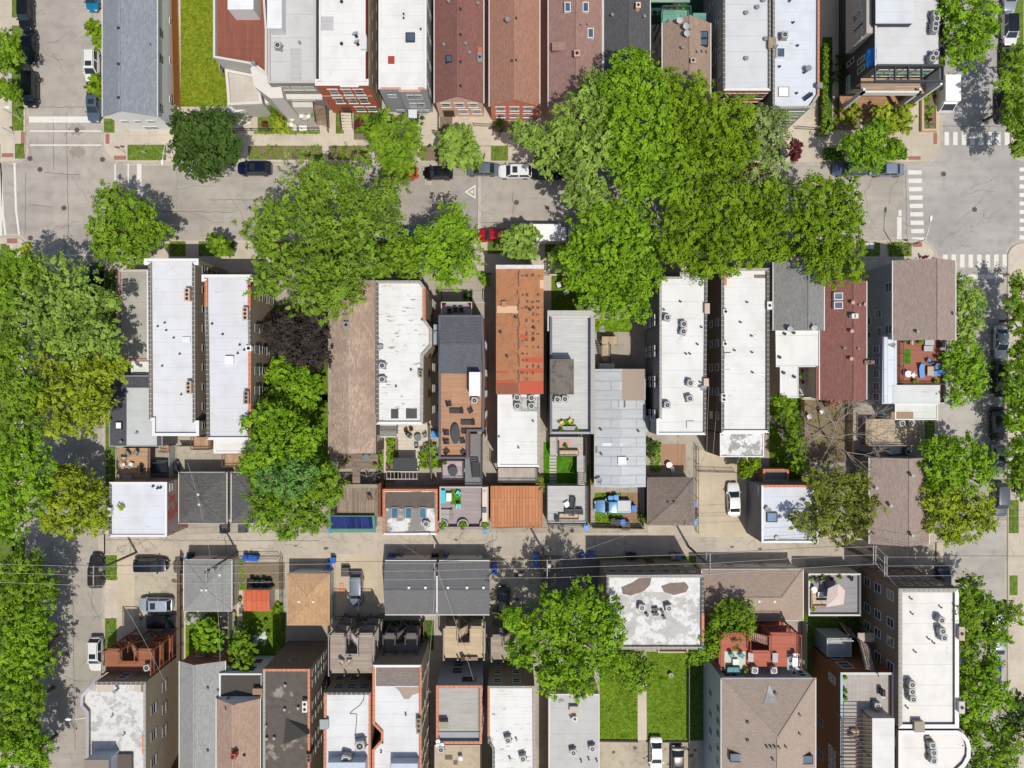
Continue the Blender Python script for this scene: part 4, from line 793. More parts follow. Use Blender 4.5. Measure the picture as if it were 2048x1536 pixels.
cover('ground_cover', [(752, 874, 766, 940), (774, 872, 788, 925), (836, 925, 880, 936)], 'bright', .5, 14, .2); cover('ground_cover', [(1605, 802, 1690, 922)], 'olive', .25, 2.2, .2); cover('ground_cover', [(1190, 988, 1240, 1046), (478, 1124, 492, 1178), (1188, 640, 1262, 664)], 'bright', .2, 6, .18)
cover('ground_cover', [(1540, 800, 1602, 960), (478, 1240, 510, 1325), (376, 1250, 402, 1320)], 'mid', .35, 5, .2)

rk = random.Random(9); sm = plain((.13, .115, .10), .9, 0, .35, 3)
for k in range(46):                        # oil and drip stains on paving
    px, py, z = [(rk.uniform(230, 1850), rk.uniform(1074, 1101), .1345), (rk.uniform(275, 362), rk.uniform(1115, 1255), .1385), (rk.uniform(990, 1078), rk.uniform(1120, 1225), .1385), (rk.uniform(1210, 1390), rk.uniform(1485, 1530), .1385), (rk.uniform(230, 1800), rk.choice((348, 458))+rk.uniform(-6, 6), .0105)][k % 5]
    x, y = P(px, py); r = rk.uniform(.12, .5); n = 11; struct('ground_stain', MB().prism([(x+r*rk.uniform(.5, 1.1)*cos(2*pi*i/n), y+r*.7*rk.uniform(.5, 1.1)*sin(2*pi*i/n)) for i in range(n)], z-.01, z+.0005), sm)
for r, ks in (((364, -120, 453, 213), ('mid', 'lime', 'pale', 'dark')), ((1200, 1319, 1274, 1477), ('mid', 'bright', 'pale', 'dark')), ((1294, 1304, 1375, 1479), ('mid', 'bright', 'dark', 'pale')), ((1104, 553, 1181, 660), ('mid', 'bright'))):
    for i, k_ in enumerate(ks): cover('lawn_grass', [r], k_, .10, (3.2, 3.0, .9, .8)[i], .15, .143)
cover('lawn_grass', [(257, 291, 332, 320), (31, 60, 48, 262), (212, 1111, 234, 1159), (212, 1237, 233, 1299), (983, 294, 1015, 321), (340, 484, 371, 512)], 'mid', .1, 3.5, .15, .137)
# ================================================================ BUILDINGS, north side of the street
REDB = brick((.52, .15, .085)); PINKB = brick((.85, .52, .40), (.78, .44, .32)); TANB = brick((.33, .27, .19), (.26, .2, .14), (.3, .26, .2)); BRNB = brick((.22, .16, .12), (.17, .12, .09)); GRYB = brick((.30, .29, .28), (.25, .24, .23)); RUST = brick((.24, .105, .05), (.2, .085, .04)); DKB = brick((.13, .11, .09), (.1, .085, .07))
CLAY = tile((.55, .22, .13), (.3, .1, .06)); STONE = tile((.36, .34, .31), (.2, .19, .18)); STONED = tile((.12, .115, .11), (.45, .43, .4)); WCAP = plain((.68, .68, .68), .6, 0, .05)
MW = lambda d=0.0, s=0.0, seam=1.5, blot=.45, c=(.70, .70, .685): membrane(c, d, seam=seam, seed=s, blot=blot)
wsid = siding((.85, .87, .88)); gsid = siding((.36, .38, .41)); bsid = siding((.26, .31, .36)); csid = siding((.55, .5, .42)); dsid = siding((.16, .155, .16))
T = -140
b = pitched('long house with grey blue shingle roof and white walls at the northwest corner', (205, T, 314, 233), 6.2, 2.0, wsid, shingle((.19, .203, .228)), over=.3, trim=trimw, rp=.46)
windows(b, [('S', [3.6], [.22, .47, .72], .9, .8, white), ('S', [1.2], [.55], 1.8, 1.0, white), ('E', [4.4], [.52, .66, .93], 1.1, 1.2, white, GLb), ('E', [1.6], [.4, .62, .84], .8, 1.0, white), ('W', [4.4, 1.8], 5, .9, 1.4, white)])
boxvents(b, [(238, 57), (238, 129), (238, 196)], .3); vents(b, [(302, 91)], .08)
fence('tall wooden slat fence between white house and open green lawn', [(355, -60), (362, 218)], 2.2, 'wood', m=plain((.42, .17, .06), .8, 0, .3, 8))
b = flat('angular modern house with red tiled deck and white stair room', [(426, T), (426, 115), (500, 128), (512, 140), (534, 152), (534, 60), (520, T)], 8.2, plain((.48, .46, .43), .8), planks((.25, .09, .06), 'y', .3, .1), plain((.56, .54, .5), .7), pw=.28, par=.7, name='modern_house')
block(b, (456, T, 506, 18), 7.4, 10.2, plain((.66, .66, .66)), membrane((.78, .78, .8)), 'stair_penthouse'); windows(b, [('W', [5.5, 2.5], 4, 1.2, 1.4)])
y0 = P(0, 116, 8.2)[1]
q = PL([(452, 140), (512, 152), (522, 205), (458, 208)], 5.0); mb = MB(); mb.prism(q, .1, 4.6, top=False); mb.build('porch_room', plain((.52, .5, .46), .8), b.o); MB().ring(inset(q, -.15), inset(q, .2), 4.5, 5.0).build('porch_parapet', plain((.6, .58, .54)), b.o); MB().prism(inset(q, .19), 4.4, 4.62).build('porch_roof', concrete(C(212, 202, 190), .8, .3, .1, 3.0), b.o)
q = PL([(458, 208), (534, 176), (540, 190), (562, 180), (566, 196), (466, 226)], 3.0); MB().prism(q, 2.2, 2.9).build('canopy', plain((.66, .64, .6)), b.o)
q = PL([(500, 135), (512, 128), (560, 165), (566, 195), (540, 196), (508, 172)], 8.0); MB().prism(q, .1, 7.9).build('corner_tower', plain((.62, .59, .55), .8), b.o)
x, y = P(508, 128, 8.2); MB().cyl(x, y, 7.9, 8.5, .3, 14).build('vent_pipe', galv, b.o)
a = P(485, 262, 0); c = P(462, 214, 0)
for i in range(7): f = i/7; q = PL([(462+i*1.2, 214+i*6.4), (494+i*1.4, 205+i*6.4), (496+i*1.4, 211+i*6.4), (463.5+i*1.2, 220+i*6.4)], .12); MB().prism(q, .12, 1.5-f*1.3).build('stair_step', plain((.6, .55, .47), .8), b.o)
b = flat('grey flat roofed house with pale stone front and planted patio', (535, T, 632, 166), 9.3, GRYB, membrane((.50, .50, .49), .25, seam=3.0, seed=4.0, blot=.3), plain((.45, .43, .4), .8), par=.3)
windows(b, [('S', [7.6], [.27, .53, .78], 1.3, .8, trimw, GL, 'sill'), ('S', [4.6], [.3, .58], 1.5, 1.7, trimw, GL, 'sill'), ('E', [7, 4], 5, .8, 1.4)])
block(b, (535, T, 563, 56), 9.0, 10.8, plain((.62, .63, .65)), membrane((.72, .73, .75)), 'stair_penthouse'); skylight(b, [(543, 19)], .8, .7); vents(b, [(601, 88)]); patch(b, [(581, 97+14*k, 603, 110+14*k) for k in range(5)], membrane((.42, .42, .41)))
acs([(555, 90)], 9, 'on the grey roof of the pale stone house'); x0, y0, x1, y1 = b.rect; MB().box(x0+.1, y0-.75, 5.6, x1-.1, y0-.051, 6.0).build('balcony_ledge', plain((.58, .56, .52)), b.o); MB().box(x0+.1, y0-.75, .1, x0+4.2, y0-.051, 3.3).build('bay_front', plain((.56, .54, .5)), b.o)
st = thing('front_stairs', 'long brown front steps climbing to the pale stone house', 'stairs', (*P(648, 245, 0), .12)); stairs(st, (*P(646, 252, .2), .12), (*P(642, 212, 3.2), 3.2), 1.7, planks((.3, .21, .14), 'x', .4), black)
b = flat('three storey red brick house with white roof and white trimmed windows', [(638, T), (731, T), (731, 158), (737, 158), (737, 171), (717, 171), (717, 174), (680, 174), (680, 171), (630, 171), (630, 158), (638, 158)], 9.4, REDB, MW(.12, 1.0), WCAP, par=.25, pw=.22)
windows(b, [('S', [7.7, 4.9], [.3, .55, .78], .95, 1.5, trimw, GL, 'lintel'), ('S', [2.0], [.62, .86], 1.0, 1.4, trimw, GL, 'lintel'), ('E', [7.8, 5, 2.2], [.1, .22, .36, .48, .62, .75, .9], .75, 1.3, None, None, 'lintel')]); door(b, 'S', .33, wood_dk, 1.1, 2.3, .4)
MB().box(b.rect[0]+.12, b.rect[1]-.06+.12, 6.35, b.rect[2]-.12, b.rect[1]+.04, 6.5).build('stone_band', trimw, b.o); MB().box(b.rect[2]-.05, b.rect[1]+.6, .1, b.rect[2]+.02, b.rect[3], 9.1).build('side_wall', TANB, b.o)
vents(b, [(684, 89), (684, 5)], .14, .2, steel); patch(b, [(641, 33, 667, 61)], membrane((.45, .45, .46)), 'roof_hatch'); dishes(b, [(713, 73), (716, 89)], 'the white roof of the red brick house', ax='y'); block(b, (722, 70, 732, 97), 9.0, 9.9, plain((.6, .6, .6)), name='chimney')
st = thing('front_stairs', 'narrow pale front steps of the three storey red brick house', 'stairs', (*P(696, 250, 0), .12)); stairs(st, (*P(697, 262, 0), .12), (*P(694, 226, 1.2), 1.3), 1.5, concrete((.6, .52, .42), 0), black)
b = flat('grey house with bright white roof and red brick coping at the front', [(757, T), (853, T), (853, 179), (841, 179), (841, 184), (797, 184), (797, 179), (757, 179)], 8.0, gsid, MW(.05, 2.0), [WCAP, WCAP, plain((.5, .27, .2)), plain((.5, .27, .2)), plain((.5, .27, .2)), plain((.5, .27, .2)), plain((.5, .27, .2)), WCAP], par=.3)
windows(b, [('S', [6.3, 3.6], [.64, .8], .95, 1.2, white), ('S', [6.6], [.25], 1.0, .8, white), ('S', [1.3], [.3, .65, .85], 1.0, 1.1, white), ('E', [6.3, 3.5], 6, .8, 1.3)]); skylight(b, [(821, 76)], 1.0, 1.0); patch(b, [(776, 112, 789, 128)], plain((.32, .05, .03)), 'roof_hatch'); vents(b, [(808, 30), (808, 38), (842, 60)], .08, .3, steel)
def row(label, r, h, rise, roof, wall, wins, **k):
    b = pitched(label, r, h, rise, wall, roof, **k); windows(b, wins); return b
b = row('pink brick cottage with speckled dark red shingle roof', (869, T, 967, 206), 5.4, 2.2, shingle((.17, .083, .072), c2=(.3, .14, .10)), PINKB, [('S', [4.3], [.22, .5, .78], .95, 1.1, white, GL, 'lintel'), ('S', [2.0], [.56, .84], .95, 1.1, white, GL, 'lintel'), ('E', [3.6], 7, .8, 1.3)], over=.15, trim=trimw)
door(b, 'S', .24, wood_dk, 1.5, 2.2); boxvents(b, [(921, 19), (921, 70), (921, 124), (921, 172)], .3); skylight(b, [(898, 119)], .6, .7); vents(b, [(888, 92), (932, 90), (939, 108), (956, 10), (898, 6)]); chimney(b, 960, 118, .5, 1.2, .5, galv, 1); chimney(b, 960, 103, .5, .6, .4, REDB, 0)
b = row('red brick cottage with light brown shingle roof', (979, T, 1079, 213), 5.4, 2.2, shingle((.27, .145, .105)), brick((.85, .28, .18)), [('S', [4.2, 1.8], [.22, .5, .78], .95, 1.1, white, GL, 'lintel'), ('W', [3.6], 7, .8, 1.3)], over=.15, trim=trimw)
vents(b, [(1015, 45)], .2, .8); boxvents(b, [(1032, 37), (1032, 121), (1024, 122)], .25)
b = row('cottage with dusty pink shingle roof and brick chimney stub partly under trees', (1097, T, 1204, 214), 6.2, 2.0, shingle((.235, .145, .125)), PINKB, [('S', [4.2, 1.8], 3, .95, 1.1, white), ('W', [4.2], 7, .8, 1.3)], over=.15, trim=trimw)
skylight(b, [(1135, 16), (1171, 16), (1181, 68)], .6, 1.1, None, trimw); chimney(b, 1153, 112, .6, .7, .7, plain((.5, .33, .28)), 1); vents(b, [(1162, 52), (1175, 51)], .07); block(b, (1105, 85, 1132, 100), 5, 7.4, plain((.27, .14, .12)), shingle((.235, .145, .125)), 'dormer')
b = row('cottage with charcoal shingle roof and small brick chimney', (1208, T, 1300, 205), 6.0, 1.8, shingle((.075, .075, .08)), GRYB, [('S', [4.2, 1.8], 3, .95, 1.1, white), ('W', [4.2], 6, .8, 1.3)], over=.15, trim=trimw)
chimney(b, 1274, 18, .5, .6, .9, PINKB, 1); vents(b, [(1224, 33), (1288, 36)])
b = row('brown shingled cottage with several satellite dishes behind the big green trees', (1325, 46, 1421, 215), 7.0, 2.0, shingle((.26, .19, .15)), csid, [('S', [4.2, 1.8], 3, .95, 1.1, white), ('W', [5, 2.4], 4, .8, 1.3), ('N', [5, 2.4], 3, .9, 1.2)], over=.15, trim=trimw)
skylight(b, [(1407, 71), (1407, 86)], .9, .7); dishes(b, [(1357, 46), (1370, 58), (1372, 72)], 'the brown cottage roof between green trees', 2.6, 'y'); vents(b, [(1363, 98), (1394, 106), (1404, 105), (1413, 106)], .1); chimney(b, 1384, 125, .5, .5, .5, plain((.45, .38, .3)), 1)
po = thing('back_porch', 'dark green wooden back porch north of the brown cottage', 'porch', (*P(1360, 20, 3), .12)); gw = planks((.06, .2, .15), 'x', .2); x0, y0, x1, y1 = platform(po, (1322, 20, 1378, 46), 5.5, planks((.16, .33, .25), 'x', .2), plain((.02, .09, .07))); railing(po, [(x0, y0), (x0, y1), (x1, y1), (x1, y0)], 5.5, 1, plain((.03, .14, .11))); platform(po, (1300, -40, 1380, 4), 5.2, planks((.28, .4, .3), 'x', .2), plain((.02, .09, .07))); platform(po, (1386, 26, 1413, 48), 5.2, planks((.14, .3, .24), 'x', .2), plain((.02, .09, .07)))
put([('flowering pot plant', 1333, 15, 0), ('flowering pot plant', 1345, 14, 0), ('clay pot plant', 1357, 14, 0), ('clay pot plant', 1368, 16, 0)], 'on the green back porch', 5.3)
sheet('back_court', [(1300, -200, 1420, 50)], plain((.02, .06, .05), .9), .14)
b = flat('pale grey seamed roof building with red brick front and dark stone copings', (1446, T, 1542, 181), 9.6, GRYB, MW(.1, 3.0, 2.0, .3, (.56, .58, .60)), [WCAP, STONED, WCAP, STONED], par=.25)
windows(b, [('W', [8, 5.5, 2.8], [.15, .32, .5, .68, .72, .9], .9, 1.3, white), ('S', [7.8, 5, 2.2], 4, 1, 1.4, trimw, GL, 'lintel')]); vents(b, [(1491, 28), (1513, 17), (1525, 3), (1491, 119), (1530, 80)], .18, .35); block(b, (1538, 75, 1545, 95), 9.3, 10, TANB, name='chimney')
MB().box(b.rect[0]+.03, b.rect[1]+.05-.02, .1, b.rect[2]-.05, b.rect[1]+.05, 9.4).build('front_brick', REDB, b.o)
b = flat('white roofed building with orange coping on the east side and angled front', [(1545, T), (1640, T), (1639, 190), (1622, 216), (1545, 218)], 9.2, GRYB, MW(.15, 5.0, 1.2, .3, (.60, .64, .70)), [WCAP, CLAY, STONE, STONE, STONED], par=.3)
windows(b, [('S', [7.4, 4.4], [.2, .55], 2.2, 1.7, trimw, GLg)]); skylight(b, [(1560, 107)], .9, 1.1, None, trimw); skylight(b, [(1567, 184)], 1.2, 1.1, plain((.85, .85, .85)), STONE, .15); acs([(1570, 69)], 9, 'on the white roof with the orange east coping'); vents(b, [(1585, 47), (1594, 93), (1592, 188), (1607, 147), (1578, 4), (1558, 135)], .09, .3, steel); vents(b, [(1612, 142), (1634, 176)], .25, .8); block(b, (1545, 75, 1552, 90), 9, 9.9, TANB, name='chimney'); dishes(b, [(1546, 97)], 'the white roof beside the orange coping')
x, y, z = on(b, 1620, 202); m = MB(); m.add([(x-.75, y-.1, z+.1), (x+.35, y+.7, z+.1), (x+.1, y+1.0, z+.55), (x-1.0, y+.2, z+.55)], [(0, 1, 2, 3), (3, 2, 1, 0)]); o = thing('solar_panel', 'small tilted solar panel on the white angled roof', 'solar panel', (x, y, z)); m.build('panel', plain((.02, .03, .07), .15), o); mm = MB(); mm.tube((x-.3, y+.3, z), (x-.3, y+.3, z+.3), .03); mm.build('stand', steel, o)
# modern corner building
DKP = plain((.055, .06, .07), .7, 0, .08); b = flat('dark modern corner house with pale roof, steel terrace frame and white fins', (1750, T, 1890, 132), 10.2, siding((.045, .048, .055), .4), MW(.12, 6.0, 1.1, .3, (.58, .59, .6)), [DKP, plain((.035, .035, .04)), DKP, plain((.5, .55, .58))], par=.35, pw=.25, name='modern_house')
windows(b, [('W', [6.6], [.86, .93], .6, 1.9, white), ('W', [3.6], [.8], .6, 1.9, white), ('W', [8.0], [.7], .9, .8, white), ('W', [3.0], [.955], 2.0, .9, white, GLg), ('S', [8.1], [.25, .5, .78], 2.2, 1.9, white, GLg), ('S', [5, 2], [.2, .5, .8], 2.2, 2, white, GLg)])
block(b, (1752, T, 1826, 46), 9.5, 10.9, DKP, MW(.25, 7.0, 1.4, .3, (.6, .63, .67)), 'upper_storey'); patch(b, [(1877, T, 1889, 128)], plain((.05, .045, .045)), 'gravel_strip', .02)
acs([(1873, 27), (1874, 37), (1872, 48), (1871, 57)], 10, 'on the dark modern corner house', 'dark'); acs([(1872, 107), (1866, 116)], 10, 'in the southern pair on the dark house', 'dark')
x0, y0, x1, y1 = RW((1735, T, 1753, 66), 10.0); mb = MB(); q = PL([(1679, T), (1700, T), (1752, T), (1752, 40), (1732, 66)], 9.6); xa = P(1733, 0, 9.8)[0]; MB().box(xa, P(0, 66, 9.8)[1], 4.2, b.rect[0]+.04, P(0, T, 9.8)[1], 9.8).build('side_bay', plain((.42, .38, .35), .8), b.o)
bb = B(); bb.o = b.o; bb.rect = (xa, P(0, 66, 9.8)[1], 0, P(0, T, 9.8)[1]); bb.foff = {}; OFF[b.o.name] = OFF[b.o.name]; windows(bb, [('W', [7.2], [.55, .68], 1.6, 2.2, white), ('W', [7.6], [.8, .93], 2.0, 2.1, white), ('W', [7.0], [.74], .5, .9)])
X0, Y0, X1, Y1 = b.rect; yf = P(0, 162, 10.1)[1]; fr = MB()
for a, c in (((X0+.1, Y0, 10), (X0+.1, yf, 10)), ((X1-.15, Y0, 10), (X1-.15, yf, 10)), ((X0+2.6, Y0, 10), (X0+2.6, yf+.2, 10)), ((X0+4.3, Y0, 10), (X0+4.3, yf+.2, 10)), ((X0+6.0, Y0, 10), (X0+6.0, yf+.2, 10))): fr.beam(a, c, .14, .3)
fr.beam((X0, yf, 10), (X1, yf, 10), .22, .35); fr.build('terrace_frame', DKP, b.o)
xb = P(1733, 164, 7)[0]; yb = yf-.15
MB().box(X1-.35, yf-.1, .1, X1-.1, Y0, 9.7).build('side_fin', plain((.5, .51, .52), .7), b.o)
for xx in (X1-.36, X0+7.2, X0-.1): MB().box(xx, yf-.35, .1, xx+.3, yf+.25, 7.4 if xx < X1-1 else 9.8).build('white_fin', plain((.66, .65, .63), .7), b.o)
MB().box(X0-.1, yf-.35, 6.4, X0+7.5, yf-.12, 7.4).build('white_fascia', plain((.66, .65, .63), .7), b.o); MB().box(X0, yf-.1, 6.4, X1-.4, Y0, 6.6).build('terrace_deck', planks((.4, .28, .2), 'x', .2), b.o); MB().box(X0-.3, yf-1.2, 1.0, X1-.5, Y0, 1.2).build('porch_deck', planks((.4, .22, .14), 'x', .18), b.o)
m = MB(); x, y = P(1747, 110, 9.9); rr = random.Random(3); V = []
for i in range(9):
    for j in range(5): V.append((X0-.42+j*.14+(.0 if 0 < i < 8 else .16), y-1.15+i*.29, 10.1-(4-j)*.34*(1-.03*abs(i-4))+rr.uniform(-.1, .1)+.16*(j == 4)))
m.add(V, [(i*5+j, i*5+j+1, (i+1)*5+j+1, (i+1)*5+j) for i in range(8) for j in range(4)]); m.add([(a, b_, c-.03) for a, b_, c in V], [((i+1)*5+j, (i+1)*5+j+1, i*5+j+1, i*5+j) for i in range(8) for j in range(4)]); o = thing('blue_tarp', 'crumpled bright blue tarp hanging over the edge of the pale roof', 'tarp', (X0, y, 9)); m.build('sheet', plain((.01, .18, .55), .35), o)
st = thing('wooden_walkway', 'narrow wooden plank walkway leading to the modern corner house', 'walkway', (*P(1735, 225, 0), .12)); q = PL([(1727, 250), (1745, 250), (1757, 205), (1737, 205)], .4); MB().prism(q, .13, .5).build('boards', planks((.42, .26, .18), 'x', .2), st)
pb = thing('raised_planter', 'long timber framed raised planter by the northeast corner', 'planter', (*P(1858, 225, .5), .12)); x0, y0, x1, y1 = RW((1843, 170, 1875, 262), .6); MB().ring([(x0, y0), (x1, y0), (x1, y1), (x0, y1)], [(x0+.3, y0+.3), (x1-.3, y0+.3), (x1-.3, y1-.3), (x0+.3, y1-.3)], .1, .7).build('timber_frame', plain((.5, .38, .24), .85), pb); MB().box(x0+.29, y0+.29, .1, x1-.29, y1-.29, .55).build('soil', soil(), pb)
# ================================================================ BUILDINGS, middle block
b = flat('low grey concrete roofed extension west of the long white roof', (236, 539, 298, 722), 3.6, REDB, concrete(C(186, 182, 172), 1.2, .25, .2, 3.0), [plain((.5, .46, .42)), WCAP, plain((.4, .25, .2)), plain((.35, .22, .18))], par=.2)
b = flat('small white roofed link between grey roof and dark shingles', (262, 723, 298, 752), 3.4, wsid, MW(.1, 8.0), WCAP, par=.15)
b = flat('dark shingle roofed back house with pale grey centre panel', (218, 751, 325, 893), 4.6, dsid, shingle((.065, .066, .078), 'EW'), plain((.3, .31, .32)), par=.1, pw=.12)
block(b, (254, 776, 313, 890), 4.4, 4.75, plain((.4, .42, .43)), membrane((.47, .5, .5)), 'raised_roof'); skylight(b, [(239, 851)], .7, .8, plain((.8, .82, .84))); vents(b, [(277, 865), (246, 883)], .12, .5); windows(b, [('S', [2.4], 3, 1, 1.2)])
po = thing('roof_terrace_deck', 'wooden terrace with wicker seating behind the dark shingle house', 'deck', (*P(265, 930, 2), .12)); x0, y0, x1, y1 = platform(po, (239, 896, 300, 962), 2.6, planks((.45, .29, .17), 'x', .16), wood_dk); railing(po, [(x0, y1), (x0, y0), (x1, y0), (x1, y1)], 2.6, .9, plain((.42, .3, .22))); 
stairs(po, (*P(310, 896, 2), .2), (*P(340, 896, 2), 2.4), 1.0, planks((.4, .25, .15), 'x'), plain((.3, .2, .13)))
put([('grey chair', 256, 908, 30), ('grey chair', 272, 906, -20), ('white chair', 247, 930, 200), ('white chair', 262, 929, 160), ('tan chair', 247, 917, 90)], 'on the terrace by the dark shingle roof', 2.6); put([('grey low table', 254, 956, 0)], 'at the lower end of that terrace', 2.6)
o = GRILL.put((*P(285, 936, 2.6), 2.6), 1.5, 'round black covered grill on the terrace by the parking court'); o['group'] = 'grills'
b = flat('long white roofed apartment building near the west street', [(288, 517), (397, 517), (397, 530), (390, 530), (390, 680), (391, 788), (391, 841), (398, 841), (398, 872), (304, 872), (304, 841), (298, 841), (296, 530), (288, 530)], 9.8, TANB, MW(.02, 9.0, 1.6, .3, (.63, .645, .68)), [WCAP, WCAP, WCAP, STONED, STONED, STONED, WCAP, WCAP, WCAP, WCAP, WCAP, STONED, WCAP, WCAP], par=.35, pw=.38, capw=.08)
windows(b, [('E', [8, 5.2, 2.4], 9, .8, 1.4, None, GL, 'sill')]); chimney(b, 381, 591, .6, 1.5, .9, plain((.5, .36, .27)), 3); chimney(b, 384, 775, .6, 1.5, .9, plain((.5, .36, .27)), 3); vents(b, [(331, 646), (334, 661), (349, 676), (361, 708), (326, 732), (317, 653), (364, 789)], .07, .25, steel); patch(b, [(366, 674, 382, 685)], membrane((.7, .71, .75)), 'roof_hatch', .25)
b = flat('second long white roofed building with red clay coping segments', [(403, 549), (506, 549), (506, 563), (501, 563), (501, 620), (502, 690), (502, 880), (413, 880), (411, 690), (409, 612), (409, 563), (403, 563)], 9.6, TANB, MW(.02, 10.0, 1.5, .3, (.61, .625, .67)), [WCAP, WCAP, WCAP, CLAY, STONED, CLAY, WCAP, STONED, STONED, CLAY, WCAP, WCAP], par=.35, pw=.36, capw=.08)
windows(b, [('E', [8, 5.2, 2.6], [.12, .32, .45, .58, .7, .85], .9, 1.5, None, GL, 'sill')]); chimney(b, 496, 629, .6, 1.5, .9, plain((.5, .36, .27)), 3); chimney(b, 498, 795, .6, 1.5, .9, plain((.3, .22, .18)), 3); block(b, (450, 713, 466, 727), 9.2, 9.8, plain((.78, .79, .82)), name='roof_hatch'); vents(b, [(426, 648), (447, 669), (477, 707), (481, 690), (490, 700)], .08, .3, steel); chimney(b, 500, 697, .6, .6, .4, plain((.7, .7, .66)), 1)
b = flat('lower white roofed rear annex beneath the second long white building', (427, 880, 507, 907), 6.2, wsid, MW(.05, 11.0), WCAP, par=.12); windows(b, [('E', [4.5, 2], 1, .9, 1.3), ('N', [2], 2, .9, 1.2)])
for i, (r, lb) in enumerate((((388, 874, 424, 898), 'small brown wooden back deck under the first long white roof'), ((450, 908, 492, 932), 'small brown wooden back deck under the lower white annex'))):
    po = thing('back_deck', lb, 'deck', (*P((r[0]+r[2])/2, r[3], 2), .12), 'brown back decks'); x0, y0, x1, y1 = platform(po, r, 3.0, planks((.38, .25, .15), 'y', .16), wood_dk); railing(po, [(x0, y1), (x0, y0), (x1, y0), (x1, y1)], 3.0, 1, plain((.14, .07, .04)))
b = flat('long pitched brown shingle apartment block beside purple leaved tree', (656, 560, 752, 907), 6.4, BRNB, shingle((.30, .24, .19), 'NS', .4, .5, (.15, .12, .11)), plain((.28, .25, .22)), par=.12, pw=.15)
bp = b; x, y = P(697, 560, 6.6)[0], 0; xr0, yr0, xr1, yr1 = RW((658, 561, 751, 906), 6.4); xm = P(697, 0, 7.6)[0]
m = MB(); m.add([(xr0, yr0, 6.2), (xm, yr0, 7.6), (xm, yr1, 7.6), (xr0, yr1, 6.2), (xr1, yr0, 6.2), (xr1, yr1, 6.2)], [(0, 1, 2, 3), (1, 4, 5, 2), (0, 4, 1), (3, 2, 5)]); m.build('pitched_roof', shingle((.32, .24, .19), 'NS', .5, .7, (.14, .115, .10)), b.o)
b.rz = 6.9; chimney(b, 696, 651, .6, .7, 1.0, galv, 1); boxvents(b, [(703, 621), (700, 731), (703, 845), (692, 858), (694, 700), (692, 772)], .25, .1, trimw); windows(b, [('E', [4.5, 2], 6, .8, 1.3)])
po = thing('weathered_deck', 'weathered grey wooden deck and bridge below the long brown shingle roof', 'deck', (*P(710, 950, 2), .12)); ww = planks((.24, .18, .14), 'x', .16, .3); platform(po, (676, 908, 756, 938), 3.2, ww, wood_dk); platform(po, (705, 938, 720, 975), 3.2, ww, wood_dk, 'bridge'); x0, y0, x1, y1 = platform(po, (674, 968, 758, 1032), 3.2, planks((.27, .21, .16), 'y', .16, .3), wood_dk); MB().box(x0, y1-.5, 3.2, x1, y1, 3.5).build('bench', planks((.3, .25, .2), 'x'), po); railing(po, [(x1, y1), (x1, y0)], 3.2, .9, plain((.2, .14, .1)))
MB().box(x1+.1, y0, .1, x1+.35, y1+.2, 3.9).build('wall', RUST, po)
put([('glass round table', 733, 915, 0), ('lime pot plant', 746, 903, 0), ('clay pot plant', 692, 925, 0), ('lime pot plant', 750, 931, 0)], 'on the weathered wooden deck', 3.2); put([('brown chair', 740, 996, 20)], 'on the old roof deck north of the solar roof', 3.2)
b = flat('tall building with white weathered roof and bay on the east side', [(751, 561), (840, 561), (851, 575), (851, 640), (864, 658), (864, 692), (847, 712), (846, 849), (752, 849)], 9.6, TANB, MW(.5, 12.0, 1.2, .42), [STONE, STONE, CLAY, STONE, STONE, STONE, STONE, WCAP, STONED], par=.35, pw=.36)
windows(b, [('E', [8, 5.3, 2.6], [.15, .6, .75, .9], .9, 1.5)]); acs([(764, 731), (764, 759)], 9.3, 'on the weathered white roof with the side bay', 'white'); patch(b, [(782, 818, 797, 837), (812, 817, 834, 837)], plain((.07, .065, .06), .7, 0, .2), 'roof_hatch', .05); dishes(b, [(763, 695)], 'the weathered white roof with the side bay'); chimney(b, 843, 748, .5, .8, .8, TANB, 2); vents(b, [(793, 773), (823, 740), (845, 640)], .08, .4, steel)
b = pitched('small lean-to with dark grey felt roof against the weathered white building', (757, 851, 793, 873), 3.2, .3, gsid, shingle((.17, .17, .165), 'EW'), 'EW', trim=trimw)
# furnished brown deck house
GFR = plain((.1, .105, .12), .7); b = flat('narrow house with dark shingle front roof, brown roof deck and patio seats', [(877, 630), (966, 630), (970, 740), (968, 863), (937, 863), (937, 918), (877, 918)], 9.7, REDB, planks((.42, .24, .145), 'x', .14, .1, .7), GFR, par=.55, pw=.28)
x0, y0, x1, y1 = RW((880, 631, 963, 747), 9.8); ym = (y0+y1)/2; sh = shingle((.085, .09, .105), 'EW'); m = MB(); m.add([(x0, y0, 9.3), (x1, y0, 9.3), (x1, ym, 10.3), (x0, ym, 10.3), (x0, y1, 9.3), (x1, y1, 9.3)], [(0, 1, 2, 3), (3, 2, 5, 4), (0, 3, 4), (1, 5, 2)]); m.build('front_roof', sh, b.o)
block(b, (939, 745, 960, 791), 9, 11.3, plain((.16, .16, .17)), plain((.7, .71, .72)), 'stair_penthouse'); acs([(949, 801)], 9.2, 'behind the white topped stair room of the brown roof deck'); windows(b, [('E', [7.5, 4.5, 2], [.2, .4, .55, .7, .88], .8, 1.4)])
m = MB(); x0, y0, x1, y1 = RW((867, 649, 879, 689), 7.5); m.box(x0, y0, .1, x1, y1, 7.5); m.build('side_bay', plain((.28, .36, .42)), b.o); x, y = P(872, 666, 7.6); MB().cyl(x, y, 7.5, 7.9, .25, 12).build('vent_pipe', galv, b.o); zz = b.rz
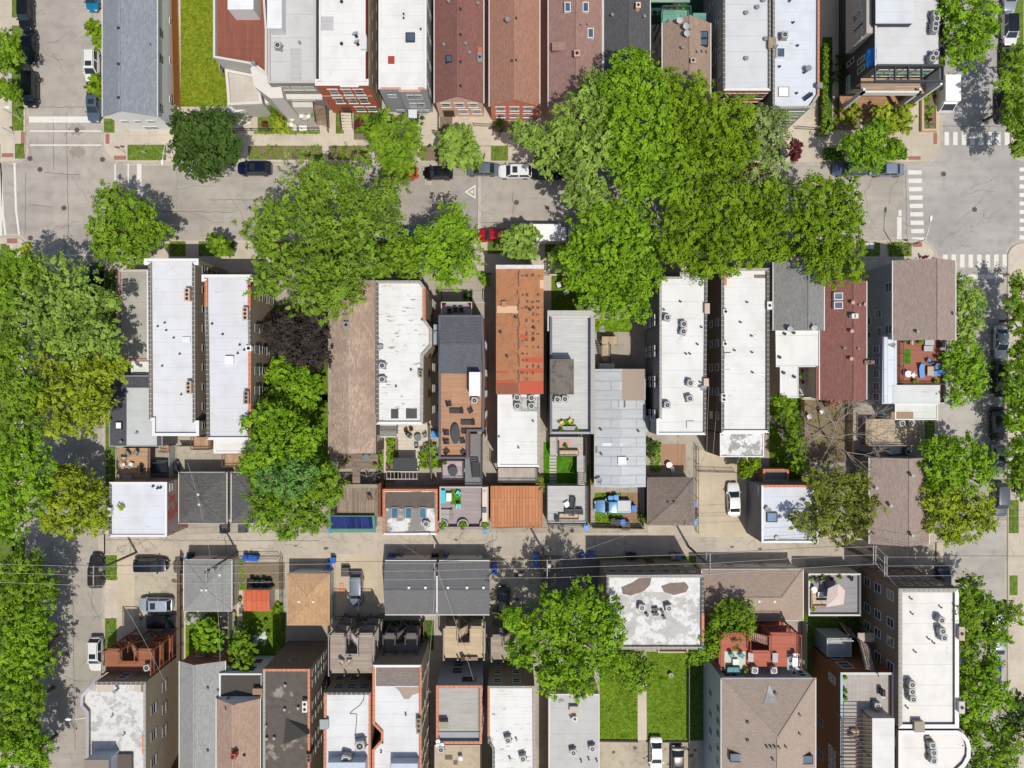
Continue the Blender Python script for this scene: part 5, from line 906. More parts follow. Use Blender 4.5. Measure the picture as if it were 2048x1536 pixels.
put([('dark oval table', 911, 868, 0)]+[('black chair', *t) for t in ((894, 866, 90), (894, 884, 90), (927, 863, -90), (924, 882, -90), (894, 903, 130), (926, 905, 230), (899, 808, 100), (940, 822, -60))]+[('black lounger', 913, 822, 0), ('black lounger', 936, 845, 0)], 'on the brown roof deck', zz)
po = thing('rear_porch', 'dark grey rear landing with black steps beside small lavender deck', 'porch', (*P(930, 940, 2), .12)); x0, y0, x1, y1 = platform(po, (885, 922, 928, 957), 3.4, planks((.42, .36, .38), 'x', .16, .1), steel); railing(po, [(x0, y1), (x0, y0), (x1, y0), (x1, y1)], 3.4, .9, black); platform(po, (930, 868, 965, 970), 4.6, plain((.16, .17, .18)), steel); x0, y0, x1, y1 = RW((930, 868, 965, 970), 4.6); railing(po, [(x0, y0), (x1, y0), (x1, y1)], 4.6, .9); stairs(po, (*P(952, 955, 5), 4.62), (*P(952, 925, 6), 6.4), 1.0, black, None)
put([('dark round table', 906, 942, 0)], 'on the small lavender rear deck', 3.4); put([('clay pot plant', 889, 926, 0)], 'at the corner of the lavender rear deck', 3.4)
po = thing('front_balcony', 'lavender front balcony with three dark chairs and pale pillars', 'balcony', (*P(915, 618, 4), .12)); x0, y0, x1, y1 = platform(po, (884, 606, 944, 630), 5.8, planks((.36, .33, .36), 'x', .2), plain((.6, .56, .48))); railing(po, [(x0, y0), (x0, y1), (x1, y1), (x1, y0)], 5.8, .9, plain((.55, .52, .46))); put([('black chair', 899, 623, 0), ('black chair', 911, 621, 0), ('black chair', 923, 621, 0)], 'on the lavender front balcony', 5.8); put([('flowering pot plant', 887, 609, 0), ('flowering pot plant', 941, 609, 0)], 'at the corner of the front balcony', 5.8)
st = thing('front_stairs', 'pale concrete front steps under the lavender balcony', 'stairs', (*P(960, 600, 0), .12)); stairs(st, (*P(957, 582, .2), .14), (*P(957, 606, 2.4), 2.4), 1.6, concrete((.6, .54, .46), 0), black)
# patched brown roof
b = pitched('long low pitched brown roof with dark patches and red strips', (992, 536, 1087, 788), 8.6, .6, TANB, stained((.39, .175, .085), (.26, .12, .06), .66, .6, 2.0), over=.08, ridgecap=False, rp=.5)
BRr = plain((.45, .09, .05), .8); PT = plain((.12, .075, .06), .85, 0, .5, 3); rr = random.Random(11)
patch(b, [(1038, 560, 1087, 577), (994, 612, 1036, 626)], plain((.62, .42, .26)), 'pale_roof_patch'); patch(b, [(1040, 668, 1057, 677), (1045, 715, 1086, 725), (1041, 737, 1086, 746), (992, 742, 1016, 746), (992, 760, 1030, 764), (1040, 762, 1087, 787)], BRr, 'red_roof_strip', .008); patch(b, [(993, 765, 1037, 787)], plain((.27, .09, .05)), 'red_roof_strip', .008)
patch(b, [(x+rr.uniform(-2, 2), y+rr.uniform(-2, 2), x+rr.uniform(4, 6), y+rr.uniform(4, 6)) for y in range(548, 762, 13) for x in (1042, 1051, 1063, 1074) if rr.random() < .72 and not 558 < y < 580], PT, 'tar_patch', .011); chimney(b, 1008, 609, .5, .6, .4, plain((.36, .19, .11)), 0)
mb = MB(); [mb.beam((*P(1037+rr.uniform(-2, 2), y, 9.2), 9.235), (*P(1037+rr.uniform(-2, 2), y+9, 9.2), 9.235), .12, .02) for y in range(540, 780, 8) if rr.random() < .8]; mb.build('tar_seam', PT, b.o)
vents(b, [(1031, 635), (1068, 656), (1067, 679), (1014, 713), (1001, 665), (1060, 620)], .12, .35, steel)
x0, y0, x1, y1 = RW((992, 531, 1088, 537), 8.8); MB().box(x0, y0-.1, 8.3, x1, y1, 9.3).build('front_parapet', plain((.6, .58, .55), .8, 0, .3), b.o); windows(b, [('N', [7, 4.4, 2], 3, 1, 1.5), ('S', [2], 2, 1, 1.4)])
b = flat('white roof with four round fans south of the patched brown roof', (995, 789, 1080, 934), 8.0, TANB, MW(.28, 14.0, 1.6, .25), [WCAP, STONE, WCAP, WCAP], par=.15); acs([(1034, 795), (1063, 796), (1035, 812), (1063, 812)], 7.9, 'in the square of four on white roof', 'white', 'x'); patch(b, [(1028, 791, 1078, 823)], stained((.5, .49, .46), (.25, .24, .22), .5, .8, 1.0), 'gravel_patch'); vents(b, [(1066, 842), (1037, 895), (998, 873)], .08, .3, steel); windows(b, [('S', [5, 2], 2, 1, 1.2)])
po = thing('back_porch', 'grey weathered back porch with black railing above the orange plank roof', 'porch', (*P(1036, 950, 2), .12)); x0, y0, x1, y1 = platform(po, (996, 936, 1075, 962), 5.0, concrete(C(190, 180, 168), .5, .5, .3), wood_dk); railing(po, [(x0, y1), (x0, y0), (x1, y0), (x1, y1)], 5.0, 1.0); platform(po, (1000, 944, 1072, 966), 2.4, planks((.3, .27, .24), 'x'), wood_dk)
b = flat('garage with bright orange corrugated plank roof', (981, 972, 1085, 1056), 3.6, TANB, planks((.45, .18, .075), 'y', .42, .12, .35, .6, .15), plain((.42, .18, .09)), par=.06, pw=.08, name='garage', cat='garage')
# grey ribbed roof house
b = flat('grey ribbed roof house with dark parapet and stair room', (1100, 631, 1184, 868), 9.6, plain((.14, .15, .17), .6), planks((.52, .52, .51), 'x', .28, .04, .75), [plain((.5, .5, .5)), plain((.1, .11, .13)), plain((.32, .33, .36)), plain((.13, .14, .16))], par=.8, pw=.28)
x0, y0, x1, y1 = RW((1095, 621, 1190, 868), 9.9); MB().box(x0, y1-.7, 9.4, x1, y1, 9.95).build('roof_canopy', plain((.42, .4, .37), .8, 0, .2), b.o); MB().box(x1-.55, y0, 9.4, x1, y1-.702, 9.9).build('side_coping', plain((.36, .35, .33), .8), b.o); MB().box(x0, y1-2.6, 9.5, x0+.18, y1-.702, 9.9).build('frame_arm', plain((.5, .48, .46)), b.o)
block(b, (1101, 719, 1147, 788), 8.7, 11.2, plain((.2, .19, .18)), stained((.16, .14, .12), (.08, .07, .06), .55, .8, 3.0), 'stair_penthouse'); acs([(1115, 799), (1130, 798)], 8.9, 'on the grey ribbed roof', 'blue', 'x'); windows(b, [('S', [7, 4], 2, 1.6, 1.6)])
m = MB(); x0, y0, x1, y1 = RW((1122, 838, 1148, 855), 8.9); m.box(x0, y0, 8.8, x1, y1, 8.83); o = thing('outdoor_rug', 'bright green rug on the grey ribbed roof', 'rug', (x0, y0, 8.8)); m.build('pile', grass((.07, .2, .012), (.055, .17, .01), .12, None, 2.0), o)
put([('yellow chair', 1124, 846, 120), ('yellow chair', 1141, 842, -140), ('grey sofa', 1138, 858, 180), ('clay pot plant', 1122, 861, 0), ('clay pot plant', 1153, 861, 0)], 'around the green rug on the grey ribbed roof', 8.82)
po = thing('back_deck', 'grey plank back deck with long steps down to the artificial turf', 'deck', (*P(1130, 890, 2), .12)); gp = planks((.46, .44, .42), 'x', .16, .08, .7); x0, y0, x1, y1 = platform(po, (1100, 874, 1166, 911), 2.2, gp, steel); platform(po, (1154, 911, 1171, 948), 2.2, gp, steel, 'walkway'); stairs(po, (*P(1163, 968, 1), 3.3), (*P(1163, 948, 1), 2.2), 1.1, gp, None, steps=7) if False else None; stairs(po, (*P(1163, 945, 2), 2.2), (*P(1163, 970, 3.4), 3.4), 1.1, gp, steel, steps=7); railing(po, [P(1171, 874, 2.2), P(1171, 945, 2.2)], 2.2, .95, black); railing(po, [P(1154, 911, 2.2), P(1117, 911, 2.2), P(1117, 880, 2.2)], 2.2, .95, black)
put([('tan sofa', 1138, 906, 0), ('clay pot plant', 1131, 893, 0)], 'on the grey back deck above the turf', 2.2); m = MB(); x0, y0, x1, y1 = RW((1119, 879, 1144, 894), 2.25); m.box(x0, y0, 2.2, x1, y1, 2.23); o = thing('outdoor_rug', 'pink patterned rug on the grey back deck', 'rug', (x0, y0, 2.2)); m.build('pile', plain((.5, .33, .32), .9, 0, .5, 25), o)
for i in range(9): x, y = P(1106, 915+i*6.2, .15); struct('stepping_stone', MB().box(x-.5, y-.16, .13, x+.5, y+.16, .17), concrete((.5, .46, .42), 0))
b = flat('garage with grey plank roof deck and dark sofa', (1094, 972, 1175, 1049), 3.6, gsid, planks((.48, .47, .46), 'x', .16, .06, .75), [plain((.5, .5, .5)), steel, steel, steel], par=.12, pw=.1, name='garage', cat='garage')
railing(b.o, [(b.rect[2]-.06, b.rect[3]), (b.rect[2]-.06, b.rect[1]+.06), (b.rect[0]+.06, b.rect[1]+.06)], 3.6, .9, steel); put([('charcoal sofa', 1144, 1013, -95), ('charcoal sofa', 1148, 1024, 0), ('tan sofa', 1138, 1033, 180), ('white low table', 1134, 1009, 30), ('black chair', 1114, 1040, 0)], 'on the grey plank garage roof', 3.5)
# pale metal roof
PM = planks((.45, .475, .495), 'x', 1.25, .025, .76, .6, .25, .1); b = pitched('house with pale grey metal roof and tan panels', (1190, 738, 1290, 974), 5.4, .7, BRNB, PM, over=.1, trim=galv, ridgecap=False, rp=.48)
patch(b, [(1244, 738, 1289, 801)], plain((.33, .27, .22), .7), 'tan_roof_panel', .012); patch(b, [(1190, 892, 1244, 906)], plain((.25, .21, .17), .7), 'tan_roof_panel', .012); patch(b, [(1204, 886, 1244, 892)], white, 'white_flashing', .06); patch(b, [(1237, 800, 1251, 815)], plain((.13, .12, .11)), 'roof_hatch', .02); skylight(b, [(1244, 921)], .9, .8, plain((.84, .84, .84)), white); vents(b, [(1201, 859), (1202, 908), (1276, 862), (1254, 918)], .1, .35, steel); dishes(b, [(1197, 960)], 'the southwest corner of the pale metal roof'); windows(b, [('N', [2.5], 2, 1, 1.2), ('E', [2.6], 6, .8, 1.2)])
MB().box(*RW((1199, 727, 1229, 738), 3.0)[:2], .1, *RW((1199, 727, 1229, 738), 3.0)[2:], 3.0).build('north_annex', trimw, b.o)
po = thing('yard_stairs', 'wooden landing with long flight of steps in the shaded side yard', 'stairs', (*P(1215, 690, 1), .12)); tw = planks((.45, .34, .23), 'y', .16, .2); platform(po, (1204, 673, 1237, 689), 2.3, tw, wood_dk); stairs(po, (*P(1211, 728, .5), .2), (*P(1211, 690, 2.3), 2.25), 1.1, planks((.48, .38, .28), 'x'), black)
# tall white roof east
b = flat('tall white roofed building with five rooftop fans and grey brick side', [(1319, 553), (1360, 553), (1360, 541), (1415, 541), (1412, 870), (1313, 870), (1313, 838), (1319, 836)], 9.8, GRYB, MW(.3, 22.0, 2.2, .15), [STONE, STONE, STONE, STONED, WCAP, WCAP, WCAP, STONE], par=.25)
windows(b, [('W', [7.9, 5.2, 2.4], [.28, .31, .47, .50, .66, .69, .87, .90], .7, 1.2, white)]); acs([(1335, 635), (1368, 648), (1367, 663), (1381, 766), (1380, 797), (1335, 810)], 9.6, 'on tall white roof with the grey brick side', 'dark'); chimney(b, 1412, 618, .5, 1.2, .5, plain((.5, .4, .33)), 0); chimney(b, 1410, 765, .5, .9, .5, plain((.5, .4, .33)), 0); dishes(b, [(1404, 777)], 'the east edge of the tall white roof'); vents(b, [(1371, 708), (1379, 708), (1394, 689), (1402, 655), (1327, 620), (1360, 604), (1400, 765)], .08, .35, steel); patch(b, [(1372, 841, 1388, 842.4), (1372, 842.4, 1373.4, 856)], steel, 'tar_line')
po = thing('side_annex', 'small blue grey enclosed porch beside the tall white roof', 'annex', (*P(1303, 845, 3), .12)); x0, y0, x1, y1 = RW((1291, 833, 1313, 862), 4.5); MB().box(x0, y0, .1, x1, y1, 4.4).build('wall', bsid, po); MB().box(x0-.1, y0-.1, 4.4, x1+.1, y1+.1, 4.5).build('roof', plain((.4, .44, .47)), po)
b = flat('long white streaked roof building with stone copings and weathered rear roof', (1443, 536, 1539, 866), 9.8, BRNB, MW(.35, 25.0, 1.1, .3), [STONE, STONED, WCAP, STONED], par=.35, pw=.35)
windows(b, [('W', [7.8, 5], [.32, .45, .6, .75, .9], .9, 1.3, trimw)]); chimney(b, 1449, 624, .5, .5, .4, trimw, 1); chimney(b, 1448, 688, .5, .5, .4, trimw, 1); chimney(b, 1445, 795, .5, 1.0, .5, trimw, 2); chimney(b, 1536, 612, .5, .9, .5, trimw, 1); vents(b, [(1480, 645), (1493, 605), (1502, 672), (1503, 705), (1504, 745), (1468, 701)], .08, .3, steel); patch(b, [(1508, 549, 1537, 556)], plain((.2, .15, .12), .9, 0, .4), 'stain_patch'); patch(b, [(1448, 704, 1461, 706), (1447, 706, 1449, 718)], steel, 'tar_line'); chimney(b, 1447, 559, .5, 1.4, .2, CLAY, 0)
b = flat('lower white roof covered in grey weathered patches at the rear', (1440, 866, 1528, 914), 7.4, BRNB, stained((.70, .70, .69), (.20, .20, .195), .50, .8, 31.0), WCAP, par=.12, pw=.15); windows(b, [('S', [5], 1, 2, 1)])
b = pitched('grey shingle roofed house north of the white L shaped roof', (1547, 524, 1648, 661), 8.0, 1.6, gsid, shingle((.185, .185, .18)), rp=.6, trim=trimw, over=.15); dishes(b, [(1577, 659), (1624, 656)], 'the south edge of the grey shingle roof', 2.8); windows(b, [('W', [6, 3], 3, .9, 1.3)])
b = flat('white L shaped flat roof between grey and dark red roofs', [(1551, 661), (1646, 661), (1643, 734), (1597, 734), (1597, 796), (1560, 796), (1560, 734), (1552, 734)], 6.8, csid, MW(.0, 33.0, 4.0), WCAP, par=.08, pw=.1); vents(b, [(1568, 668), (1586, 666), (1558, 715), (1587, 754), (1566, 746)], .13, .3, steel); windows(b, [('S', [5, 2.2], 2, .9, 1.3)])
po = thing('plant_balcony', 'white balcony with potted plants below the white L shaped roof', 'balcony', (*P(1616, 765, 3), .12)); x0, y0, x1, y1 = platform(po, (1598, 735, 1632, 792), 3.2, plain((.6, .58, .52)), trimw); railing(po, [(x0, y0), (x1, y0)], 3.2, .9); put([('flowering pot plant', 1603, 742, 0), ('lime pot plant', 1602, 752, 0), ('flowering pot plant', 1604, 764, 0)], 'on the balcony below the L shaped roof', 3.2)
b = pitched('dark red shingle roofed house with two skylights', (1640, 562, 1733, 799), 6.9, 1.7, csid, shingle((.185, .087, .075), 'NS', .3, .15), rp=.6, trim=trimw, over=.15); x0, y0, x1, y1 = RW((1632, 733, 1645, 799), 6.9)
m = MB(); m.box(x0, y0, 6.7, x1, y1, 6.88); m.build('roof_extension', shingle((.185, .087, .075), 'NS', .3, .15), b.o); m = MB(); m.box(x0+.15, y0+.15, .1, x1, y1, 6.69); m.build('side_room', csid, b.o); skylight(b, [(1675, 593), (1675, 611)], .95, .75, glassm((.12, .15, .2)), trimw); chimney(b, 1705, 633, .7, .5, .6, trimw, 2); vents(b, [(1702, 606), (1700, 663), (1699, 718), (1727, 610)], .16, .5, plain((.5, .3, .25))); vents(b, [(1686, 697), (1714, 698), (1716, 611)], .08); chimney(b, 1733, 725, 1.2, .35, .7, BRNB, 1); windows(b, [('W', [4.5, 2], 4, .8, 1.3)])
st = thing('back_stairs', 'reddish brown wooden stairs behind the dark red roof', 'stairs', (*P(1675, 805, 1), .12)); stairs(st, (*P(1664, 812, 1), .2), (*P(1682, 800, 4), 3.4), 1.2, planks((.34, .14, .08), 'x'), plain((.3, .12, .07))); platform(st, (1660, 790, 1735, 806), 3.4, planks((.3, .13, .08), 'x'), wood_dk)
b = pitched('large brown shingle corner house with blue grey siding', (1786, 521, 1911, 681), 9.4, 1.6, bsid, shingle((.24, .19, .165)), rp=.6, trim=trimw, over=.2); vents(b, [(1832, 664), (1905, 628)], .14); windows(b, [('W', [8], [.32, .85], 1.1, 1.5, white), ('W', [5.4], [.63, .86], 1.0, 1.5, white), ('W', [2.6], [.7, .9], 1.0, 1.5, white)])
b = flat('blue grey rear wing with roof terrace and narrow white metal roof', [(1766, 670), (1894, 681), (1892, 770), (1880, 770), (1880, 806), (1764, 806)][:1]+[(1894, 670), (1892, 808), (1764, 808)], 7.8, bsid, planks((.33, .13, .085), 'x', .16, .1, .65), plain((.4, .43, .46)), par=.5, pw=.2)
windows(b, [('W', [6.3, 3.6], [.2, .38, .56, .74, .9], .9, 1.4, white), ('S', [3], 3, .9, 1.3)]); x0, y0, x1, y1 = RW((1768, 672, 1793, 806), 7.9); MB().box(x0, y0, 7.2, x1, y1, 7.95).build('metal_roof', planks((.58, .62, .67), 'y', .9, .03, .8, .4, .1, .2), b.o); x0, y0, x1, y1 = RW((1786, 770, 1880, 808), 8.0); MB().box(x0, y0, 7.2, x1, y1, 8.0).build('white_lower_roof', membrane((.6, .62, .62), .1, seam=1.4), b.o)
x0, y0, x1, y1 = RW((1799, 682, 1889, 768), 7.3); railing(b.o, [(x0, y1), (x0, y0), (x1, y0), (x1, y1)], 7.3, 1.0, plain((.1, .09, .08))); dishes(b, [(1778, 690)], 'the narrow white metal roof')
put([('blue chair', 1859, 721, 200), ('blue lounger', 1845, 742, 95), ('blue lounger', 1877, 746, 10), ('tan low table', 1862, 742, 90), ('white round table', 1815, 748, 0), ('white chair', 1827, 751, 40), ('grey low table', 1858, 697, 0), ('grey low table', 1860, 685, 0), ('clay pot plant', 1811, 683, 0), ('lime pot plant', 1842, 684, 0), ('tan chair', 1825, 686, 10), ('lime pot plant', 1831, 762, 0), ('lime pot plant', 1873, 763, 0), ('blue chair', 1874, 734, 0)], 'on the red brown roof terrace', 7.3)
o = GRILL.put((*P(1878, 690, 7.3), 7.3), 1.57, 'stainless grill in the corner of the red brown roof terrace'); o['group'] = 'grills'; m = MB(); x0, y0, x1, y1 = RW((1808, 699, 1822, 728), 7.4); m.box(x0, y0, 7.3, x1, y1, 7.34); o = thing('outdoor_rug', 'narrow bright green turf mat on the red brown roof terrace', 'rug', (x0, y0, 7.3)); m.build('pile', grass((.07, .2, .012), (.055, .17, .01), .12, None, 2.0), o)
b = flat('low white metal roof behind the blue grey corner house', (1790, 808, 1876, 840), 4.6, bsid, membrane((.62, .63, .61), .1, seam=1.2), WCAP, par=.1, pw=.15); x0, y0, x1, y1 = RW((1784, 824, 1828, 838), 4.7); MB().box(x0, y0, 4.5, x1, y1, 4.55).build('roof_hatch', plain((.3, .2, .13)), b.o)
po = thing('back_deck', 'large sun bleached plank deck behind the corner house', 'deck', (*P(1785, 865, 1), .12)); x0, y0, x1, y1 = platform(po, (1731, 838, 1838, 890), 1.6, planks((.47, .37, .26), 'y', .16, .15), wood_dk); railing(po, [(x0, y1), (x0, y0), (x1, y0), (x1, y1)], 1.6, 1, plain((.4, .3, .22))); acs([(1805, 847), (1823, 846)], 1.6, 'on the sun bleached plank deck', 'tan', 'x'); acs([(1817, 904)], .2, 'on the ground by the covered boat shape'); 
m = MB(); x, y = P(1792, 899, 1.2); m.add([(x-1.0, y-.9, .12), (x+1.5, y-.7, .12), (x+1.5, y+.5, .12), (x-1, y+1.1, .12), (x-.9, y-.7, 1.25), (x+.6, y-.6, 1.1), (x+.6, y+.7, 1.2), (x-.9, y+.9, 1.35)], [(0, 1, 5, 4), (1, 2, 6, 5), (2, 3, 7, 6), (3, 0, 4, 7), (4, 5, 6, 7)]); o = thing('covered_furniture', 'patio furniture under a white and blue tarpaulin by the deck', 'covered furniture', (x, y, .12)); m.build('tarpaulin', plain((.5, .55, .6), .5, 0, .3), o)
b = pitched('brown shingle coach house at the east end of the alley', (1739, 915, 1858, 1088), 4.6, 1.5, TANB, shingle((.245, .195, .17)), rp=.57, trim=trimw, over=.15); vents(b, [(1820, 950), (1820, 1069), (1777, 1010), (1748, 975)], .15, .7); windows(b, [('N', [2.4], 4, 1, 1.3), ('W', [2.6], 3, .9, 1.2)]); door(b, 'S', .5, trimw, 2.6, 2.2, .1)
b = flat('grey brick coach house with white roof and terracotta coping', (1523, 970, 1637, 1086), 6.2, GRYB, MW(.05, 41.0, 1.6, .3, (.58, .61, .68)), [CLAY, WCAP, WCAP, WCAP], par=.3); skylight(b, [(1543, 1034)], 1.2, 1.1, glassm((.12, .2, .3)), steel); windows(b, [('W', [4.6], [.12], 1.2, 1.1, white)]); vents(b, [(1553, 1075)], .2, .15); dishes(b, [(1532, 1018)], 'the west edge of the grey brick coach house roof'); door(b, 'S', .5, trimw, 4.5, 2.2, .1)
b = flat('small brick garden room with dark roof behind the coach house', (1526, 938, 1578, 964), 3.2, brick((.35, .2, .14)), plain((.17, .18, .19), .8), [CLAY, CLAY, STONE, CLAY], par=.25)
b = pitched('brown hip roofed garage beside the driveway of the white sedan', (1296, 956, 1388, 1050), 3.5, 1.5, csid, shingle((.165, .135, .115), 'EW'), kind='hip', trim=plain((.25, .18, .15)), over=.2, name='garage', cat='garage'); boxvents(b, [(1336, 1004), (1348, 1004)], .25); windows(b, [('S', [1.8], 2, .8, .7)])
b = flat('corner garage with white roof and peeling red side wall', (218, 964, 334, 1074), 6.4, stained((.36, .27, .24), (.4, .05, .04), .55, .5, 9.0), MW(.25, 43.0, 1.5, .12, (.61, .64, .70)), [WCAP, WCAP, WCAP, STONED], par=.2, name='garage', cat='garage'); windows(b, [('E', [5.2], [.12], .9, .7, white)]); vents(b, [(308, 972), (317, 976), (323, 975)], .1, .3, steel); chimney(b, 221, 1022, .8, 1.0, .7, trimw, 1)
def hipg(label, r, h, rise, roof, wall, bv, **k): b = pitched(label, r, h, rise, wall, roof, kind='hip', over=.2, name='garage', cat='garage', **k); boxvents(b, bv, .28, .15, trimw); return b
HD = shingle((.085, .085, .085), 'EW', .45, .3); b = hipg('black shingle hip roofed garage next to the peeling red wall', (358, 945, 453, 1047), 3.6, 1.0, HD, csid, [(397, 989), (399, 1009)], trim=trimw); windows(b, [('S', [1.8], 1, 1, .7)])
b = hipg('black shingle hip roofed garage half hidden under the large tree', (463, 945, 560, 1047), 3.6, 1.0, HD, csid, [(510, 996)], trim=trimw)
fence('long pale panel fence beside the parking court', [(352, 890), (354, 962)], 2.2, 'grey', m=plain((.42, .44, .42), .8))
o = thing('carport_shed', 'small shed with green metal frame and tilted solar roof', 'shed', (*P(704, 1048, 2), .12)); x0, y0, x1, y1 = RW((658, 1030, 750, 1066), 3.4); m = MB(); m.add([(x0, y0, 2.9), (x1, y0, 2.9), (x1, y1, 3.9), (x0, y1, 3.9), (x0, y0, 2.75), (x1, y0, 2.75), (x1, y1, 3.75), (x0, y1, 3.75)], [(0, 1, 2, 3), (7, 6, 5, 4), (0, 4, 5, 1), (1, 5, 6, 2), (2, 6, 7, 3), (3, 7, 4, 0)]); m.build('roof', planks((.09, .27, .19), 'y', .3, .08), o)
f = lambda u, v, dz=0: (x0+(x1-x0)*u, y0+(y1-y0)*v, 2.9+v*1.0+dz); m = MB(); m.add([f(.05, .22, .06), f(.95, .22, .06), f(.95, .94, .06), f(.05, .94, .06), f(.05, .22, .01), f(.95, .22, .01), f(.95, .94, .01), f(.05, .94, .01)], [(0, 1, 2, 3), (0, 4, 5, 1), (1, 5, 6, 2), (2, 6, 7, 3), (3, 7, 4, 0)]); m.build('solar_panels', planks((.02, .03, .13), 'y', .38, .4, .35, .15, .1), o); MB().box(x0+.3, y0+.3, .1, x1-.3, y1-.3, 2.76).build('wall', csid, o)
b = flat('garage with orange coping, three skylights and half blackened white roof', (765, 978, 875, 1070), 4.4, brick((.4, .22, .15)), stained((.64, .64, .63), (.11, .095, .085), .50, .28, 12.0), [CLAY, CLAY, WCAP, CLAY], par=.25, pw=.3, name='garage', cat='garage')
patch(b, [(770, 984, 869, 1017)], stained((.12, .10, .085), (.55, .54, .52), .66, .5, 2.0), 'black_roofing', .012); skylight(b, [(790, 1025), (818, 1025), (846, 1025)], .75, 1.3, glassm((.05, .13, .2)), plain((.35, .3, .26)), .25); acs([(852, 1048)], 4.1, 'on the blackened garage roof with skylights', 'dark'); windows(b, [('N', [2], 2, 1.2, 1)])
b = flat('garage with lavender plank roof deck and turquoise furniture', (879, 973, 977, 1057), 3.9, TANB, planks((.34, .29, .29), 'x', .16, .1, .7), [plain((.4, .37, .36)), plain((.35, .3, .29)), plain((.3, .26, .25)), plain((.4, .37, .36))], par=.75, pw=.22, name='garage', cat='garage'); zz = b.rz
put([('turquoise lounger', 886, 993, 90), ('turquoise chair', 917, 986, 150), ('turquoise chair', 917, 1013, 0), ('white table', 898, 994, 90), ('grey lounger', 893, 1024, 0), ('grey lounger', 893, 1034, 0)], 'on the lavender garage roof deck', zz+.01); m = MB(); x0, y0, x1, y1 = RW((901, 978, 922, 1009), zz); m.box(x0, y0, zz, x1, y1, zz+.03); o = thing('outdoor_rug', 'green turf rug among the turquoise chairs', 'rug', (x0, y0, zz)); m.build('pile', grass((.07, .2, .012), (.055, .17, .01), .12, None, 2.0), o)
o = thing('outdoor_kitchen', 'long pale kitchen counter with sink and grill along the deck edge', 'outdoor kitchen', (*P(969, 1013, zz), zz)); x0, y0, x1, y1 = RW((965, 975, 974, 1043), zz+.9); MB().box(x0, y0, zz, x1, y1, zz+.85).build('cabinet', plain((.4, .34, .28)), o); MB().box(x0-.03, y0-.03, zz+.85, x1+.03, y1+.03, zz+.9).build('counter_top', plain((.62, .52, .42)), o); x, y = P(969, 1020, zz+.9); MB().box(x-.28, y-.35, zz+.9, x+.28, y+.35, zz+1.1).build('grill', plain((.06, .09, .12), .3), o); x, y = P(969, 982, zz+.9); MB().box(x-.22, y-.2, zz+.9, x+.22, y+.2, zz+.93).build('sink', galv, o)
for k, (x, y) in enumerate(((885, 1050), (926, 1050), (971, 1050))):
    wx, wy = P(x, y, zz+.6); o = thing('curved_planter', ['left', 'middle', 'right'][k]+'most half round planter along the lower rail of the lavender deck' if k != 1 else 'middle half round planter along the lower rail of the lavender deck', 'planter', (wx, wy, zz), 'half round planters'); MB().disc(wx, wy, zz, .6, .78, 20, .62).build('planter_wall', plain((.32, .29, .28)), o); m = MB(); m.cyl(wx, wy, zz+.02, zz+.5, .6, 20); m.build('soil', soil(), o); bush('leafy plant in the '+['left', 'middle', 'right'][k]+' half round planter', [(x, y, 7)], .5, 'mid', 'potted_plant', 'plant', z0=zz+.5)
o = thing('garden_pergola', 'white garden pergola with dark shade roof behind the skylight garage', 'pergola', (*P(812, 940, 2), .12)); x0, y0, x1, y1 = RW((774, 943, 834, 958), 2.6); m = MB(); [m.beam((x0, y, 2.6), (x1, y, 2.6), .12, .12) for y in (y0, y1)]; [m.beam((x, y0-.1, 2.7), (x, y1+.1, 2.7), .06, .1) for x in np.linspace(x0, x1, 9)]; m.build('beams', plain((.45, .42, .4), .8), o); [MB().box(x-.06, y-.06, .1, x+.06, y+.06, 2.55).build('post', plain((.45, .42, .4), .8), o) for x in (x0, x1) for y in (y0, y1)]; x0, y0, x1, y1 = RW((788, 916, 834, 942), 2.5); MB().box(x0, y0, 2.4, x1, y1, 2.48).build('shade_roof', plain((.05, .06, .065), .8), o)
put([('glass round table', 836, 875, 0), ('grey chair', 820, 872, 60), ('grey chair', 849, 871, -60), ('grey chair', 833, 890, 180), ('grey chair', 851, 890, 200), ('flowering pot plant', 822, 859, 0), ('purple pot plant', 812, 861, 0), ('black chair', 817, 870, 40)], 'on the curved pale patio', .16)
put([('white round table', 1338, 930, 0), ('white chair', 1346, 940, 30)], 'on the brick red patio by the hip roofed garage', .15)
